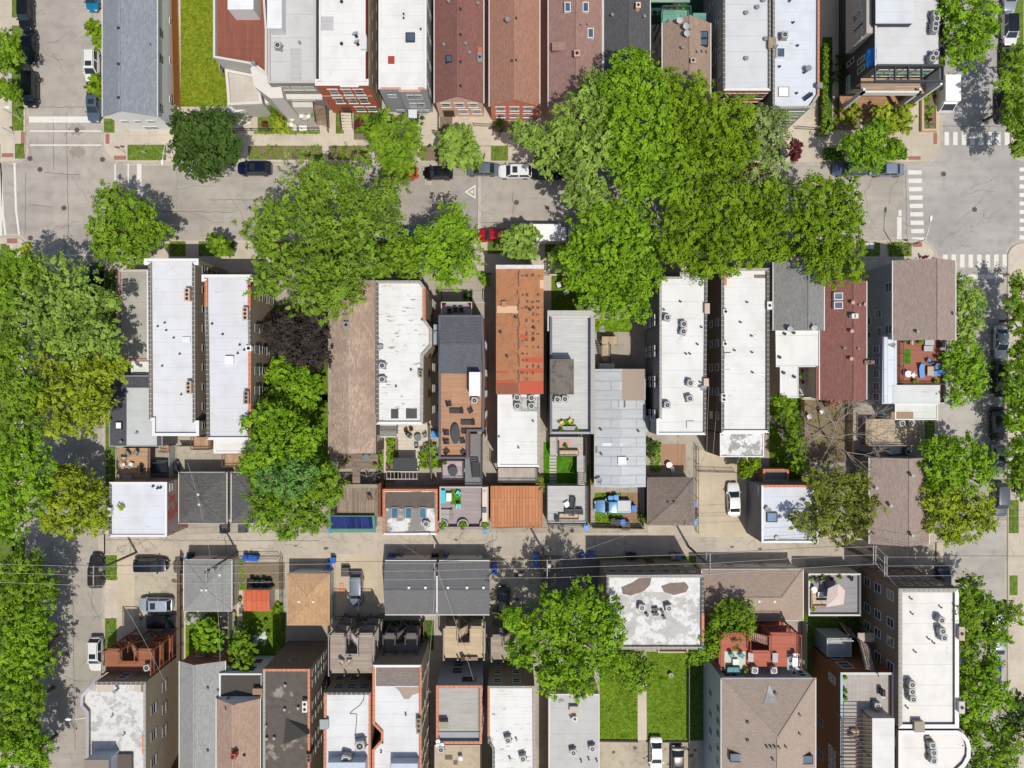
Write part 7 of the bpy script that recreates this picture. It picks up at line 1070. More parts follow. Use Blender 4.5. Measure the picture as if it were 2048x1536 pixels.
car(1887, 1166, -90, 'dark sedan peeking from behind the brick apartment block', (42, 50, 68), 'sedan'); car(1996, 1292, -90, 'pale silver car under the lower right trees', (185, 195, 200), 'sedan'); car(1986, 1348, -90, 'deep blue car under the lower right trees', (20, 60, 130), 'hatch'); car(1990, 1240, -90, 'white car under the lower right trees', (225, 228, 232), 'sedan')
o = thing('delivery_van', 'tall white delivery van by the northeast corner building', 'van', (0, 0, 0)); MB().box(-2.0, -1.05, .5, 1.6, 1.05, 2.7).build('cargo_body', plain((.82, .82, .82), .4), o); m = MB(); m.add([(1.6, -1, .45), (2.4, -.95, .45), (2.4, .95, .45), (1.6, 1, .45), (1.6, -.95, 2.1), (1.6, .95, 2.1), (1.75, -.9, 2.1), (1.75, .9, 2.1), (2.35, -.95, 1.2), (2.35, .95, 1.2)], [(0, 1, 8, 6, 4), (3, 5, 7, 9, 2), (1, 2, 9, 8), (8, 9, 7, 6), (6, 7, 5, 4)]); m.build('cab', plain((.8, .8, .8), .4), o); MB().add([(2.36, -.85, 1.24), (2.36, .85, 1.24), (1.8, .82, 2.06), (1.8, -.82, 2.06)], [(0, 1, 2, 3)]).build('windscreen', GL, o)
for x in (-1.3, 1.5): [MB().tube((x, s*.75, .38), (x, s*1.02, .38), .38, 14).build('wheel', rubber, o) for s in (-1, 1)]
o.location = (*P(1904, 180, 2.4), 0); o.rotation_euler = (0, 0, rad(-90)); MB().box(-1.2, -1.062, 1.3, -.2, -1.052, 2.2).build('side_panel', plain((.2, .25, .3), .5), o)
# ================================================================ TREES
tree('dark green round tree at the kerb by the northwest lawn', [(392, 262, 46), (430, 250, 40), (372, 300, 38), (430, 300, 42), (400, 328, 36), (450, 285, 30), (362, 250, 28)], 11, 'dark', 1.5)
tree('lumpy bright tree at the southeast corner of the west intersection', [(222, 405, 38), (272, 422, 34), (205, 455, 36), (245, 460, 38), (290, 470, 34), (212, 492, 34), (256, 500, 36), (318, 462, 20), (300, 440, 20)], 9, 'mid', 1.1, wob=.3)
tree('giant feathery silver green tree overhanging the street', [(555, 430, 50), (620, 380, 52), (690, 365, 45), (770, 385, 38), (720, 430, 55), (640, 450, 60), (520, 470, 40), (560, 520, 52), (640, 540, 60), (710, 510, 50), (780, 450, 30), (615, 590, 42), (690, 575, 45), (540, 560, 40), (640, 340, 30), (655, 605, 30)], 14, 'silver', .95, droop=.1, wob=.4)
tree('tree with bare upper limb between red brick house and grey house', [(785, 262, 40), (765, 300, 36), (805, 300, 38), (790, 335, 34), (822, 268, 22), (750, 268, 22)], 9, 'mid', 1.0)
tree('small pale green tree in front of the pink brick cottage', [(918, 288, 40), (905, 275, 26), (935, 308, 28), (900, 310, 22)], 7, 'pale', 1.3, cr=.8, size=.34)
tree('bright green tree east of the giant silver tree, above the furnished deck house', [(900, 445, 36), (930, 478, 34), (880, 490, 42), (925, 520, 36), (895, 545, 34), (855, 510, 34), (850, 470, 22)], 11, 'bright'); tree('green tree wedged between the silver tree and the bright tree', [(800, 500, 34), (775, 525, 32), (820, 535, 30), (835, 490, 26), (760, 545, 20)], 10, 'mid')
tree('small pale tree beside the red hatchback', [(1036, 480, 32), (1022, 495, 24), (1056, 470, 22), (1050, 505, 22)], 7, 'pale', 1.3, cr=.8, size=.34); tree('tiny sapling in the parkway near the long white roof', [(438, 490, 22), (428, 480, 14), (450, 498, 14)], 5, 'mid', 1.6, cr=.6, size=.3); tree('small pale tree in front of the box truck', [(1124, 506, 20), (1112, 515, 16), (1138, 518, 18)], 6, 'pale', 1.3, cr=.7, size=.32)
tree('pale grey green spreading tree above the white suv', [(1190, 180, 40), (1150, 230, 44), (1120, 275, 44), (1175, 290, 50), (1100, 310, 38), (1160, 350, 44), (1060, 280, 34), (1040, 260, 20), (1150, 395, 28), (1195, 385, 28), (1195, 230, 38)], 15, 'pale')
tree('tall bright green tree in front of the charcoal cottage', [(1265, 130, 40), (1230, 170, 34), (1300, 170, 38), (1260, 210, 50), (1310, 235, 42), (1240, 260, 42), (1285, 115, 20), (1290, 290, 44)], 16, 'bright'); tree('bright green tree filling the kerb east of the tallest tree', [(1290, 330, 44), (1240, 320, 34), (1330, 365, 40), (1270, 375, 36), (1345, 300, 40)], 14, 'bright')
tree('wide lime green tree before the brown cottage', [(1370, 200, 42), (1420, 215, 42), (1345, 245, 42), (1400, 270, 50), (1450, 260, 44), (1480, 220, 34), (1380, 320, 46), (1440, 325, 46), (1490, 290, 36), (1340, 160, 26), (1400, 165, 22)], 14, 'lime'); tree('sparse grey olive tree in front of the angled white building', [(1520, 240, 34), (1550, 270, 34), (1515, 290, 40), (1540, 330, 40), (1495, 340, 34), (1560, 235, 22), (1500, 370, 24)], 12, 'grey', .8)
tree('big bright green tree east of the box truck', [(1200, 440, 46), (1255, 430, 46), (1172, 484, 38), (1215, 500, 52), (1280, 490, 50), (1140, 525, 30), (1190, 560, 48), (1250, 560, 52), (1300, 545, 34), (1220, 610, 36), (1270, 610, 38), (1165, 555, 34)], 12, 'bright')
tree('wide yellow green tree above the tall white roof', [(1370, 400, 44), (1430, 395, 46), (1480, 400, 42), (1370, 450, 44), (1430, 460, 50), (1490, 460, 46), (1400, 510, 44), (1450, 515, 40), (1350, 500, 36), (1400, 545, 24)], 14, 'lime'); tree('yellow green tree between the tall white roof and the corner tree', [(1535, 400, 40), (1550, 450, 38), (1525, 490, 38), (1500, 500, 30), (1560, 500, 26), (1550, 380, 26)], 13, 'lime'); tree('yellow green tree closest to the east intersection', [(1630, 385, 44), (1685, 385, 40), (1610, 430, 40), (1670, 440, 50), (1705, 430, 34), (1630, 485, 44), (1690, 490, 44), (1670, 535, 38), (1705, 540, 24), (1635, 530, 26)], 14, 'lime')
tree('reddish purple sapling near the angled building', [(1592, 298, 13), (1590, 312, 10), (1590, 286, 9)], 4, 'red', 2.5, cr=.4, size=.25); tree('green street tree over the parkway hedge in the northeast', [(1745, 275, 30), (1725, 300, 32), (1765, 300, 32), (1745, 325, 24), (1700, 285, 22), (1760, 255, 22), (1790, 290, 16)], 8, 'bright'); tree('golden green small tree south of the modern corner house', [(1790, 235, 28), (1815, 225, 22), (1765, 225, 20), (1805, 250, 22), (1775, 248, 18)], 5, 'gold', 1.2, cr=.6, size=.3)
tree('large pale tree on the west street above the yellow green one', [(90, 560, 50), (150, 570, 46), (50, 600, 50), (120, 620, 56), (185, 610, 36), (70, 660, 52), (140, 680, 54), (200, 670, 36), (20, 640, 40), (225, 600, 16), (220, 700, 20)], 11.5, 'pale'); tree('green tree at the left edge below the west intersection', [(20, 530, 38), (60, 550, 30), (0, 570, 40), (10, 600, 30), (55, 525, 22)], 12, 'mid')
tree('golden green tree west of the dark shingle back house', [(100, 740, 44), (160, 735, 44), (210, 740, 34), (130, 790, 50), (190, 790, 40), (80, 790, 36), (150, 832, 42), (185, 835, 28), (115, 850, 30), (240, 730, 14)], 11.5, 'gold'); tree('deep green tree at the left edge beside the golden tree', [(20, 700, 40), (10, 760, 44), (50, 780, 40), (15, 820, 44), (50, 845, 40), (20, 890, 44)], 13, 'mid'); tree('green tree at the left edge above the alley mouth', [(58, 900, 40), (20, 950, 50), (65, 960, 46), (30, 1010, 48), (10, 1060, 36)], 13, 'bright')
tree('yellow green round tree at the alley mouth', [(140, 980, 46), (108, 1010, 40), (172, 1000, 42), (145, 1038, 42), (186, 1040, 28), (130, 950, 28), (100, 1045, 26)], 9, 'gold', 1.1); tree('round green tree on the left edge below the alley', [(40, 1140, 46), (10, 1180, 50), (65, 1190, 44), (50, 1230, 46), (90, 1170, 28), (10, 1240, 40)], 9.5, 'mid'); tree('green tree by the dark hidden car on the left edge', [(60, 1270, 40), (20, 1300, 48), (65, 1325, 38), (30, 1350, 44)], 9.5, 'bright'); tree('green tree at the left edge opposite the patchy corner building', [(20, 1390, 44), (60, 1390, 30), (50, 1430, 36), (10, 1450, 44), (60, 1470, 28)], 9.5, 'mid'); tree('green tree in the bottom left corner', [(30, 1500, 46), (70, 1500, 30), (20, 1560, 50), (75, 1540, 26)], 9.5, 'bright')
tree('dark purple leaved tree beside the long brown shingle roof', [(570, 650, 38), (620, 670, 40), (575, 690, 38), (635, 705, 30), (600, 715, 28), (545, 665, 22), (625, 640, 24)], 8, 'purple', 1.9); tree('bright green yard tree below the purple tree', [(560, 745, 32), (595, 760, 34), (560, 785, 32), (605, 800, 32), (585, 820, 24), (620, 775, 20)], 8, 'bright', 1.1)
tree('large green yard tree beside the white lower annex', [(525, 850, 44), (575, 865, 44), (530, 900, 44), (590, 905, 46), (500, 930, 30), (620, 870, 30), (540, 830, 26)], 13, 'bright'); tree('bluish green yard tree in the middle of the west yards', [(560, 935, 36), (600, 945, 34), (540, 960, 30), (575, 975, 30)], 13.5, 'blue', 1.1); tree('olive green tree overhanging the alley beside the solar shed', [(520, 975, 38), (570, 1005, 44), (620, 985, 44), (655, 960, 34), (530, 1030, 38), (585, 1040, 36), (630, 1035, 34), (665, 990, 22), (570, 1068, 16)], 12, 'mid')
tree('large green street tree right of the modern corner house', [(1925, 10, 44), (1965, 30, 38), (1930, 60, 40), (1965, 80, 36), (1925, 105, 34), (1910, 30, 22), (1990, 50, 16)], 13, 'bright'); tree('tall green tree on the right edge across from the delivery van', [(2040, 125, 36), (2012, 165, 22), (2045, 190, 38), (2042, 240, 34), (2052, 285, 32)], 9, 'mid'); tree('small green tree in front of the west sidewalk at the top left', [(12, 85, 28), (-4, 110, 32), (26, 105, 20), (4, 125, 20)], 7, 'mid'); tree('little tree below the top left sidewalk tree', [(10, 178, 20), (24, 185, 14), (-4, 170, 18)], 6, 'mid'); tree('small lime tree squeezed between white suv and grey shingle roof', [(190, 60, 16), (195, 82, 14), (182, 50, 10), (198, 70, 14)], 5.5, 'lime', 2, cr=.5, size=.28); tree('small lime tree above the slate blue sedan', [(195, 165, 14), (200, 182, 12), (184, 172, 12), (190, 158, 10)], 5.5, 'lime', 2, cr=.5, size=.28)
tree('pale street tree directly right of the brown corner roof', [(1925, 575, 30), (1945, 600, 28), (1920, 620, 30), (1950, 640, 24), (1928, 660, 26)], 10, 'pale'); tree('bright street tree right of the roof terrace', [(1930, 700, 32), (1950, 730, 30), (1925, 750, 30), (1950, 775, 24), (1915, 790, 22), (1905, 720, 20)], 10, 'bright'); tree('green tree on the right edge beside the silver coupe', [(2052, 570, 32), (2046, 610, 30), (2068, 650, 40), (2058, 700, 32)], 7, 'mid'); tree('green tree on the right edge level with the roof terrace', [(2052, 740, 38), (2040, 780, 32), (2058, 820, 40), (2040, 850, 28)], 7, 'bright'); tree('green tree on the right edge above the alley', [(2046, 890, 34), (2058, 930, 38), (2040, 950, 28), (2056, 975, 28)], 7, 'mid')
tree('green upper half of the tree pair right of the coach house', [(1880, 905, 36), (1925, 900, 38), (1960, 920, 32), (1890, 950, 40), (1940, 955, 44), (1975, 950, 20)], 8, 'bright'); tree('yellow tinged lower tree right of the coach house', [(1885, 1000, 38), (1930, 1010, 40), (1965, 1020, 30), (1895, 1045, 36), (1940, 1055, 34), (1975, 1045, 20), (1900, 1070, 20)], 8, 'gold'); tree('olive brown tree between the two coach houses', [(1640, 960, 34), (1690, 970, 38), (1660, 1010, 44), (1710, 1015, 40), (1640, 1050, 36), (1690, 1055, 38), (1725, 1050, 24), (1745, 1010, 22), (1600, 1040, 20), (1720, 960, 22)], 9.5, 'olive', .72, wob=.4)
bare_tree('leafless grey tree in the brown yard by the plank deck', 1672, 880, 8, 8.0, (1650, 872), seed=4, depth=5); bare_tree('leafless shrub tree over the weathered deck bridge', 737, 955, 4.5, 3.6, (735, 950), seed=9, depth=4); tree('sparse green yard tree beside the curved path', [(1580, 815, 20), (1590, 850, 20), (1596, 890, 20), (1598, 925, 18), (1560, 800, 14)], 7, 'mid', .6, cr=.7, size=.3); tree('bright small tree behind the small brick garden room', [(1500, 932, 16), (1490, 945, 12), (1512, 925, 10), (1488, 928, 10)], 4.5, 'lime', 1.8, cr=.5, size=.3)
tree('green street tree on the lower right near the long white roof', [(1935, 1190, 32), (1965, 1215, 34), (1935, 1235, 32), (1995, 1235, 30), (1960, 1265, 36), (2020, 1225, 26), (1935, 1290, 26), (2000, 1275, 26), (1945, 1170, 24)], 11, 'mid'); tree('grey green street tree in the lower right middle', [(1950, 1340, 32), (1935, 1380, 28), (1980, 1370, 32), (1960, 1410, 34), (2005, 1395, 28), (1990, 1330, 22), (1935, 1430, 26)], 11, 'bright'); tree('green street tree near the bottom right corner', [(1955, 1470, 32), (1990, 1460, 32), (2020, 1490, 32), (1970, 1510, 36), (2010, 1530, 36), (1960, 1550, 30)], 11, 'mid'); tree('dark tree at the far right edge of the lower street', [(2045, 1415, 30), (2030, 1440, 24), (2050, 1450, 28)], 10, 'dark')
tree('large feathery green tree right of the black sedan', [(1110, 1215, 40), (1165, 1205, 40), (1205, 1230, 42), (1055, 1260, 44), (1115, 1265, 48), (1175, 1275, 50), (1225, 1275, 34), (1045, 1305, 38), (1100, 1320, 46), (1160, 1330, 50), (1210, 1320, 38), (1110, 1360, 34), (1160, 1375, 26), (1020, 1240, 24)], 13, 'bright', 1.0, droop=.08, wob=.35); tree('darker green tree at the top of the double lawn', [(1260, 1320, 28), (1290, 1340, 28), (1245, 1350, 26), (1275, 1365, 26), (1235, 1325, 20)], 8, 'mid', 1.1); tree('dark green tree between stained roof and red decks', [(1470, 1225, 30), (1490, 1245, 26), (1445, 1250, 32), (1470, 1270, 26), (1420, 1275, 26), (1400, 1305, 26), (1430, 1300, 22), (1380, 1320, 14)], 9, 'mid', 1.1)
tree('small green tree south of the grey hip roofed garage', [(415, 1265, 24), (425, 1285, 22), (405, 1290, 20), (400, 1270, 16)], 5.5, 'bright', 1.4, cr=.6, size=.3); tree('small tree with pinkish tips between two south gardens', [(478, 1280, 20), (490, 1300, 20), (485, 1320, 24), (470, 1295, 14)], 6, 'mid', 1.3, cr=.6, size=.3); tree('small bright tree between the white eaved house and the garden', [(487, 1325, 20), (500, 1335, 12), (478, 1335, 12)], 5, 'bright', 1.5, cr=.5, size=.28)
tree('silvery blue spruce by the grey ribbed roof', [(1175, 615, 11), (1183, 608, 8), (1170, 606, 7)], 5, 'grey', 2.5, cr=.4, size=.22, name='spruce_tree'); tree('small olive evergreen against the orange plank roof', [(1081, 968, 11), (1083, 980, 8), (1080, 958, 7)], 4, 'olive', 2.5, cr=.4, size=.2)
# ---- shrubs
for args in (('round golden yellow shrub before the modern corner house', [(1698, 218, 20), (1710, 226, 18), (1690, 228, 14)], 2.4, 'gold'), ('dark arching evergreen shrub at the hedge end', [(1655, 255, 14), (1665, 248, 12), (1648, 264, 10)], 2.2, 'mid'), ('dark shrub against the dark modern house wall', [(1680, 120, 12), (1685, 140, 14), (1680, 155, 10)], 2.5, 'dark'), ('creeping green shrub on the white house side wall', [(340, 195, 7), (340, 210, 8), (338, 224, 9), (342, 235, 9)], 2.5, 'dark'),
             ('rounded lime shrub beside the angled modern house', [(545, 205, 16), (555, 222, 18), (548, 238, 10)], 2.0, 'lime'), ('lime shrub at the low grey fence', [(562, 248, 14), (570, 258, 10), (552, 256, 8)], 1.6, 'gold'), ('small copper leaved shrub on the front lawn', [(529, 247, 6), (560, 235, 6)], .9, 'red'), ('burgundy low shrub by the red brick house steps', [(719, 246, 9), (714, 252, 6)], 1.0, 'red'),
             ('green hedge mass on the pale stone house patio', [(590, 221, 8), (602, 219, 8), (615, 221, 8), (627, 223, 8)], 1.6, 'mid'), ('dark green shrub beside the green portable toilet', [(752, 232, 16), (770, 236, 12), (836, 240, 12)], 1.6, 'dark'), ('bushy green shrub by the curved patio', [(850, 905, 12), (862, 895, 12), (855, 925, 14), (868, 918, 12), (845, 915, 8)], 1.4, 'mid'), ('lime shrub at the southwest end of the curved patio', [(788, 915, 8), (780, 880, 8)], 1.2, 'lime'),
             ('green shrub against the white hip garage patio corner', [(1302, 905, 10), (1308, 893, 8), (1299, 885, 8)], 1.3, 'dark'), ('white flowering bush south of the grey hip roofed garage', [(395, 1232, 14), (410, 1236, 12), (380, 1240, 10)], 2.2, 'white'), ('pinkish leafless looking bush by the south gardens', [(462, 1300, 10), (470, 1312, 10)], 2.0, 'red'), ('small lime bush beside the pale garden fence', [(1193, 650, 8)], 1.0, 'lime'), ('golden bush at the southwest kerb corner', [(47, 500, 9), (52, 491, 7), (50, 509, 7)], 1.2, 'gold'), ('round shrub on the brick path by the lower street', [(968, 555, 10), (972, 565, 8)], 1.6, 'mid'),
             ('dark shrub under the bright tree near the deck house steps', [(935, 590, 9), (948, 596, 8)], 1.2, 'dark'), ('green shrub beside the orange shed', [(548, 1222, 8), (556, 1215, 9)], 1.0, 'lime'), ('olive bush beside the hip garage corner', [(1289, 1040, 9), (1286, 1030, 7)], 2.0, 'olive'), ('shrub in the raised planter, upper end', [(1858, 188, 10), (1852, 200, 8)], .8, 'mid'), ('shrub in the raised planter, middle', [(1860, 218, 11), (1855, 232, 9)], .9, 'bright'), ('red flowering plant in the raised planter', [(1868, 193, 4), (1859, 240, 5)], .8, 'red'), ('grey blue plant in the raised planter, lower end', [(1858, 250, 9)], .7, 'grey'), ('small green pot shrub by the brown shingle eave', [(746, 828, 9)], 1.6, 'lime'), ('small shrub by the pink brick cottage gate', [(996, 248, 5), (1003, 240, 4)], .8, 'lime')): bush(*args)
def hedge(label, r, h, kind='lime'):
    x0, y0, x1, y1 = RW(r, h); o = thing('clipped_hedge', label, 'hedge', ((x0+x1)/2, (y0+y1)/2, .12), 'clipped hedges'); n = int((x1-x0)*(y1-y0)*12+((x1-x0)+(y1-y0))*h*6); c = np.empty((n, 3)); c[:, 0] = rng.uniform(x0, x1, n); c[:, 1] = rng.uniform(y0, y1, n); c[:, 2] = h-.15*rng.random(n); k = rng.random(n) < .35; c[k, 2] = rng.uniform(.2, h, k.sum()); e = rng.integers(0, 4, n)
    c[k & (e == 0), 0] = x0; c[k & (e == 1), 0] = x1; c[k & (e == 2), 1] = y0; c[k & (e == 3), 1] = y1; V, sh = leafmesh((c, np.tile([0, 0, 1.], (n, 1)), np.full(n, .16)), 8, .17, 1); leafobj('foliage', V, sh, LEAF[kind], o); MB().box(x0+.1, y0+.1, .1, x1-.1, y1-.1, h-.12).build('core', plain((.03, .06, .01), .9), o)
hedge('tall narrow clipped hedge strip north of the gap', (1648, 88, 1658, 163), 1.8); hedge('tall narrow clipped hedge strip south of the gap', (1646, 172, 1656, 244), 1.8); hedge('low boxy parkway hedge west of the street tree', (1651, 294, 1690, 318), .8, 'bright'); hedge('low boxy parkway hedge with hollow east of the street tree', (1775, 294, 1816, 317), .8, 'bright')
# ================================================================ POLES, WIRES, LAMPS
PA = [pole(274, 1104, 10.9, 'leaning looking utility pole with transformer west of the grey parking pad', 2.6, True, .5), pole(476, 1104, 10.9, 'utility pole with crossarm above the grey hip roofed garage', 2.4, True, .3), pole(884, 1102, 10.9, 'utility pole above the charcoal double garage', 2.2), pole(1085, 1098, 10.9, 'utility pole with transformer by the shaded parking pads', 2.4, True), pole(1376, 1092, 10.9, 'utility pole at the corner of the stained square roof', 2.8, False, -.2), pole(1672, 1086, 10.9, 'left pole of the pair with double crossarms over the alley east end', 2.4, False, -.9, True), pole(1692, 1092, 10.9, 'right pole of the pair with double crossarms over the alley east end', 2.6, False, .1, True)]
W_ = [(-75, PA[0][1]+.6, 10.9, 2.4)]+PA+[(78, PA[-1][1]-.1, 10.9, 2.4)]
def wire(a, b, sag=.5, r=.022, m=None, n=10, nm='power_line', lb='thin overhead power line above the alley', grp='overhead wires'):
    mb = MB(); pts = [(a[0]+(b[0]-a[0])*t, a[1]+(b[1]-a[1])*t, a[2]+(b[2]-a[2])*t-sag*4*t*(1-t)) for t in [i/n for i in range(n+1)]]
    for p, q in zip(pts[:-1], pts[1:]): mb.tube(p, q, r*.8, 4)
    o = mb.build(nm, m or plain((.45, .42, .38), .6)); o['label'] = lb; o['category'] = 'wire'; o['group'] = grp; return o
for k, (t, w) in enumerate(((-.46, 'southern'), (.03, 'middle'), (.46, 'northern'))):
    mb = MB()
    for a, c in zip(W_[:-1], W_[1:]):
        n = 8; p0 = (a[0], a[1]+a[3]*t, a[2]); p1 = (c[0], c[1]+c[3]*t, c[2]); pts = [(p0[0]+(p1[0]-p0[0])*i/n, p0[1]+(p1[1]-p0[1])*i/n, 10.88-.3*4*(i/n)*(1-i/n)) for i in range(n+1)]; [mb.tube(p, q, .02, 4) for p, q in zip(pts[:-1], pts[1:])]
    o = mb.build('power_line', plain((.50, .46, .42), .6)); o['label'] = w+'most of the three pale power lines along the alley' if w != 'middle' else 'middle one of the three pale power lines along the alley'; o['category'] = 'wire'; o['group'] = 'overhead wires'
mb = MB()
for a, c in zip(W_[:-1], W_[1:]): n = 8; pts = [(a[0]+(c[0]-a[0])*i/n, a[1]+.7+(c[1]-a[1])*i/n, 8.6-.6*4*(i/n)*(1-i/n)) for i in range(n+1)]; [mb.tube(p, q, .022, 4) for p, q in zip(pts[:-1], pts[1:])]
o = mb.build('telephone_cable', black); o['label'] = 'dark lower cable running along the alley poles'; o['category'] = 'wire'; o['group'] = 'overhead wires'
sv = plain((.5, .48, .45), .6); top = lambda i: (PA[i][0], PA[i][1], 8.8)
for i, (px, py, h), lb in ((1, (375, 925, 5), 'thin service wire to the black hip roofed garage'), (0, (330, 1365, 10), 'service wire to the rust red porch'), (1, (440, 1330, 6), 'service wire to the grey shingle house'), (2, (950, 1370, 8), 'service wire to the orange coping house'), (2, (850, 1420, 9), 'service wire to the puddle stained roof'), (4, (1418, 768, 9), 'service wire to the tall white roof'), (4, (1480, 910, 7), 'long service wire crossing the beige driveway'), (4, (1450, 640, 9), 'service wire running up the gap between the two white roofs'), (5, (1640, 1060, 6), 'service wire toward the olive brown tree'), (6, (1800, 1180, 10), 'service wire to the long southeast roof'), (3, (1285, 1060, 5), 'service wire crossing the alley to the small hip roof'), (2, (770, 1070, 4), 'service wire to the skylight garage')): wire(top(i), (*P(px, py, h), h), .6, .02, sv, lb=lb, nm='service_wire')
lamp_post(382, 322, -92, 'curved white street lamp at the northwest parkway', 8.0, 2.4, plain((.7, .7, .68), .4)); lamp_post(1790, 500, 82, 'curved grey street lamp at the east intersection', 8.0, 2.3); lamp_post(242, 1384, 180, 'street lamp reaching over the west street beside the bay front', 8.2, 2.0); lamp_post(243, 172, 20, 'street lamp with cylinder head beside the grey shingle roof', 5.5, .7); lamp_post(44, 238, 0, 'slender street lamp on the west sidewalk', 4.2, .6)
def signpost(px, py, label, face, h=2.6, plates=1, name='street_sign'):
    x, y = P(px, py, 0); o = thing(name, label, 'sign', (x, y, .12), 'street signs'); MB().tube((x, y, .1), (x, y, h), .035, 6).build('post', galv, o)
    if name == 'stop_sign':
        q = [(.38*cos(rad(22.5+45*i)), .38*sin(rad(22.5+45*i))) for i in range(8)]; n = 8; m = MB(); m.add([(x+a, y+.04, h-.35+c) for a, c in q]+[(x+a, y+.07, h-.35+c) for a, c in q], [tuple(range(8)), tuple(range(15, 7, -1))]+[(i, i+8, (i+1) % 8+8, (i+1) % 8) for i in range(8)]); so = m.build('sign_plate', plain((.5, .02, .03), .4), o); OFF[so.name] = OFF[o.name]
        cu = bpy.data.curves.new('sign_text', 'FONT'); cu.body = 'STOP'; cu.size = .26; cu.align_x = 'CENTER'; cu.align_y = 'CENTER'; cu.extrude = .003; tt = bpy.data.objects.new('tt', cu); COL.objects.link(tt); me_ = bpy.data.meshes.new_from_object(tt.evaluated_get(bpy.context.evaluated_depsgraph_get())); bpy.data.objects.remove(tt); t = bpy.data.objects.new('sign_text', me_); COL.objects.link(t); t.parent = so; t.location = (0, .08, h-.35-.12); t.rotation_euler = (pi/2, 0, pi); me_.materials.clear(); me_.materials.append(white)
    else: MB().box(x-.22, y+.03, h-.7, x+.22, y+.05, h).build('sign_plate', face, o)
    return o
signpost(252, 306, 'red octagonal stop sign at the northwest corner', None, name='stop_sign'); signpost(1817, 493, 'red octagonal stop sign beside the corner planting', None, name='stop_sign'); signpost(344, 318, 'small parking sign by the northwest parkway path', white); signpost(295, 309, 'white lawn sign on the grass before the white gable wall', white, 1.3); signpost(1655, 300, 'parking sign near the low boxy hedge', white); signpost(30, 268, 'small sign on the west sidewalk corner', white)
# person crossing the corner pavement
def person(px, py, rot, label):
    x, y = P(px, py, .9); o = thing('person', label, 'person', (x, y, .12)); me = bpy.data.meshes.new('body'); J = {'pel': (0, 0, .95, .15), 'sp': (0, .02, 1.2, .14), 'ch': (0, .04, 1.38, .16), 'nk': (0, .05, 1.5, .06), 'hd': (0, .08, 1.64, .10), 'ht': (0, .08, 1.72, .07), 'ls': (-.19, .04, 1.42, .06), 'le': (-.25, -.08, 1.16, .045), 'lh': (-.24, .04, .94, .035), 'rs': (.19, .04, 1.42, .06), 're': (.26, .12, 1.17, .045), 'rh': (.22, .3, 1.05, .035), 'lk': (-.1, .17, .52, .07), 'la': (-.1, .24, .1, .05), 'lt': (-.1, .38, .05, .045), 'lp': (-.1, .02, .88, .1), 'rp': (.1, .02, .88, .1), 'rk': (.1, -.02, .5, .07), 'ra': (.1, -.28, .14, .05), 'rt': (.1, -.18, .06, .045)}
    k = list(J); E = [('pel', 'sp'), ('sp', 'ch'), ('ch', 'nk'), ('nk', 'hd'), ('hd', 'ht'), ('ch', 'ls'), ('ls', 'le'), ('le', 'lh'), ('ch', 'rs'), ('rs', 're'), ('re', 'rh'), ('pel', 'lp'), ('lp', 'lk'), ('lk', 'la'), ('la', 'lt'), ('pel', 'rp'), ('rp', 'rk'), ('rk', 'ra'), ('ra', 'rt')]
    me.from_pydata([J[i][:3] for i in k], [(k.index(a), k.index(c)) for a, c in E], []); ob = bpy.data.objects.new('body', me); COL.objects.link(ob); sm = ob.modifiers.new('skin', 'SKIN'); ob.modifiers.new('sub', 'SUBSURF').render_levels = 1
    for i, kk in enumerate(k): me.skin_vertices[0].data[i].radius = (J[kk][3],)*2; me.skin_vertices[0].data[i].use_root = (kk == 'pel')
    me.materials.append(plain((.32, .05, .06), .8)); ob.parent = o; m = MB(); m.ball(0, .07, 1.68, .125, 10); h = m.build('hair', plain((.03, .02, .015), .8)); h.parent = o; m = MB(); m.cyl(0, .01, .62, 1.0, .24, 12, .17); m.build('skirt', plain((.28, .04, .05), .8)).parent = o
    [MB().ball(s*.11, -.2 if s > 0 else .32, .06, .07, 8, .6).build('shoe', black).__setattr__('parent', o) for s in (-1, 1)]; o.location = (x, y, .12); o.rotation_euler = (0, 0, rad(rot))
person(1848, 515, -60, 'person in dark red clothes walking on the corner pavement')
# ---- bins, dumpsters, fences, small things
bins([(375, 1119)], 'by the grey hip roofed garage corner'); bins([(490, 1116), (501, 1116), (511, 1117)], 'beside the pole at the garden gate'); bins([(666, 1121), (658, 1131)], 'at the beige driveway edge', ax='y'); bins([(779, 1116), (790, 1116), (801, 1117)], 'in the shade of the charcoal double garage'); bins([(893, 1116)], 'beside the pole shadow at the charcoal double garage'); bins([(989, 1132), (989, 1144)], 'right of the charcoal double garage', ax='y'); bins([(1073, 1114), (1073, 1128)], 'at the shaded parking pad', ax='y'); bins([(1166, 1114), (1183, 1110)], 'on the dark asphalt pad'); bins([(1268, 1017)], 'behind the light blue pickup truck'); bins([(1246, 1045)], 'below the light blue pickup truck'); bins([(1388, 1008)], 'north of three round bins beside the hip garage')
bins([(1347, 1113)], 'on the alley grass strip', 'tan'); bins([(1358, 1113)], 'on the alley grass strip', 'light blue'); bins([(1390, 1044)], 'at the lower end of the hip garage wall', 'light blue'); bins([(970, 1062)], 'under the lavender deck garage', 'light blue'); bins([(1172, 1055)], 'under the grey plank garage roof', 'light blue'); bins([(662, 1060)], 'beside the solar shed', 'light blue'); bins([(1221, 998), (1232, 996)], 'on grass north of the pickup truck', 'light blue')
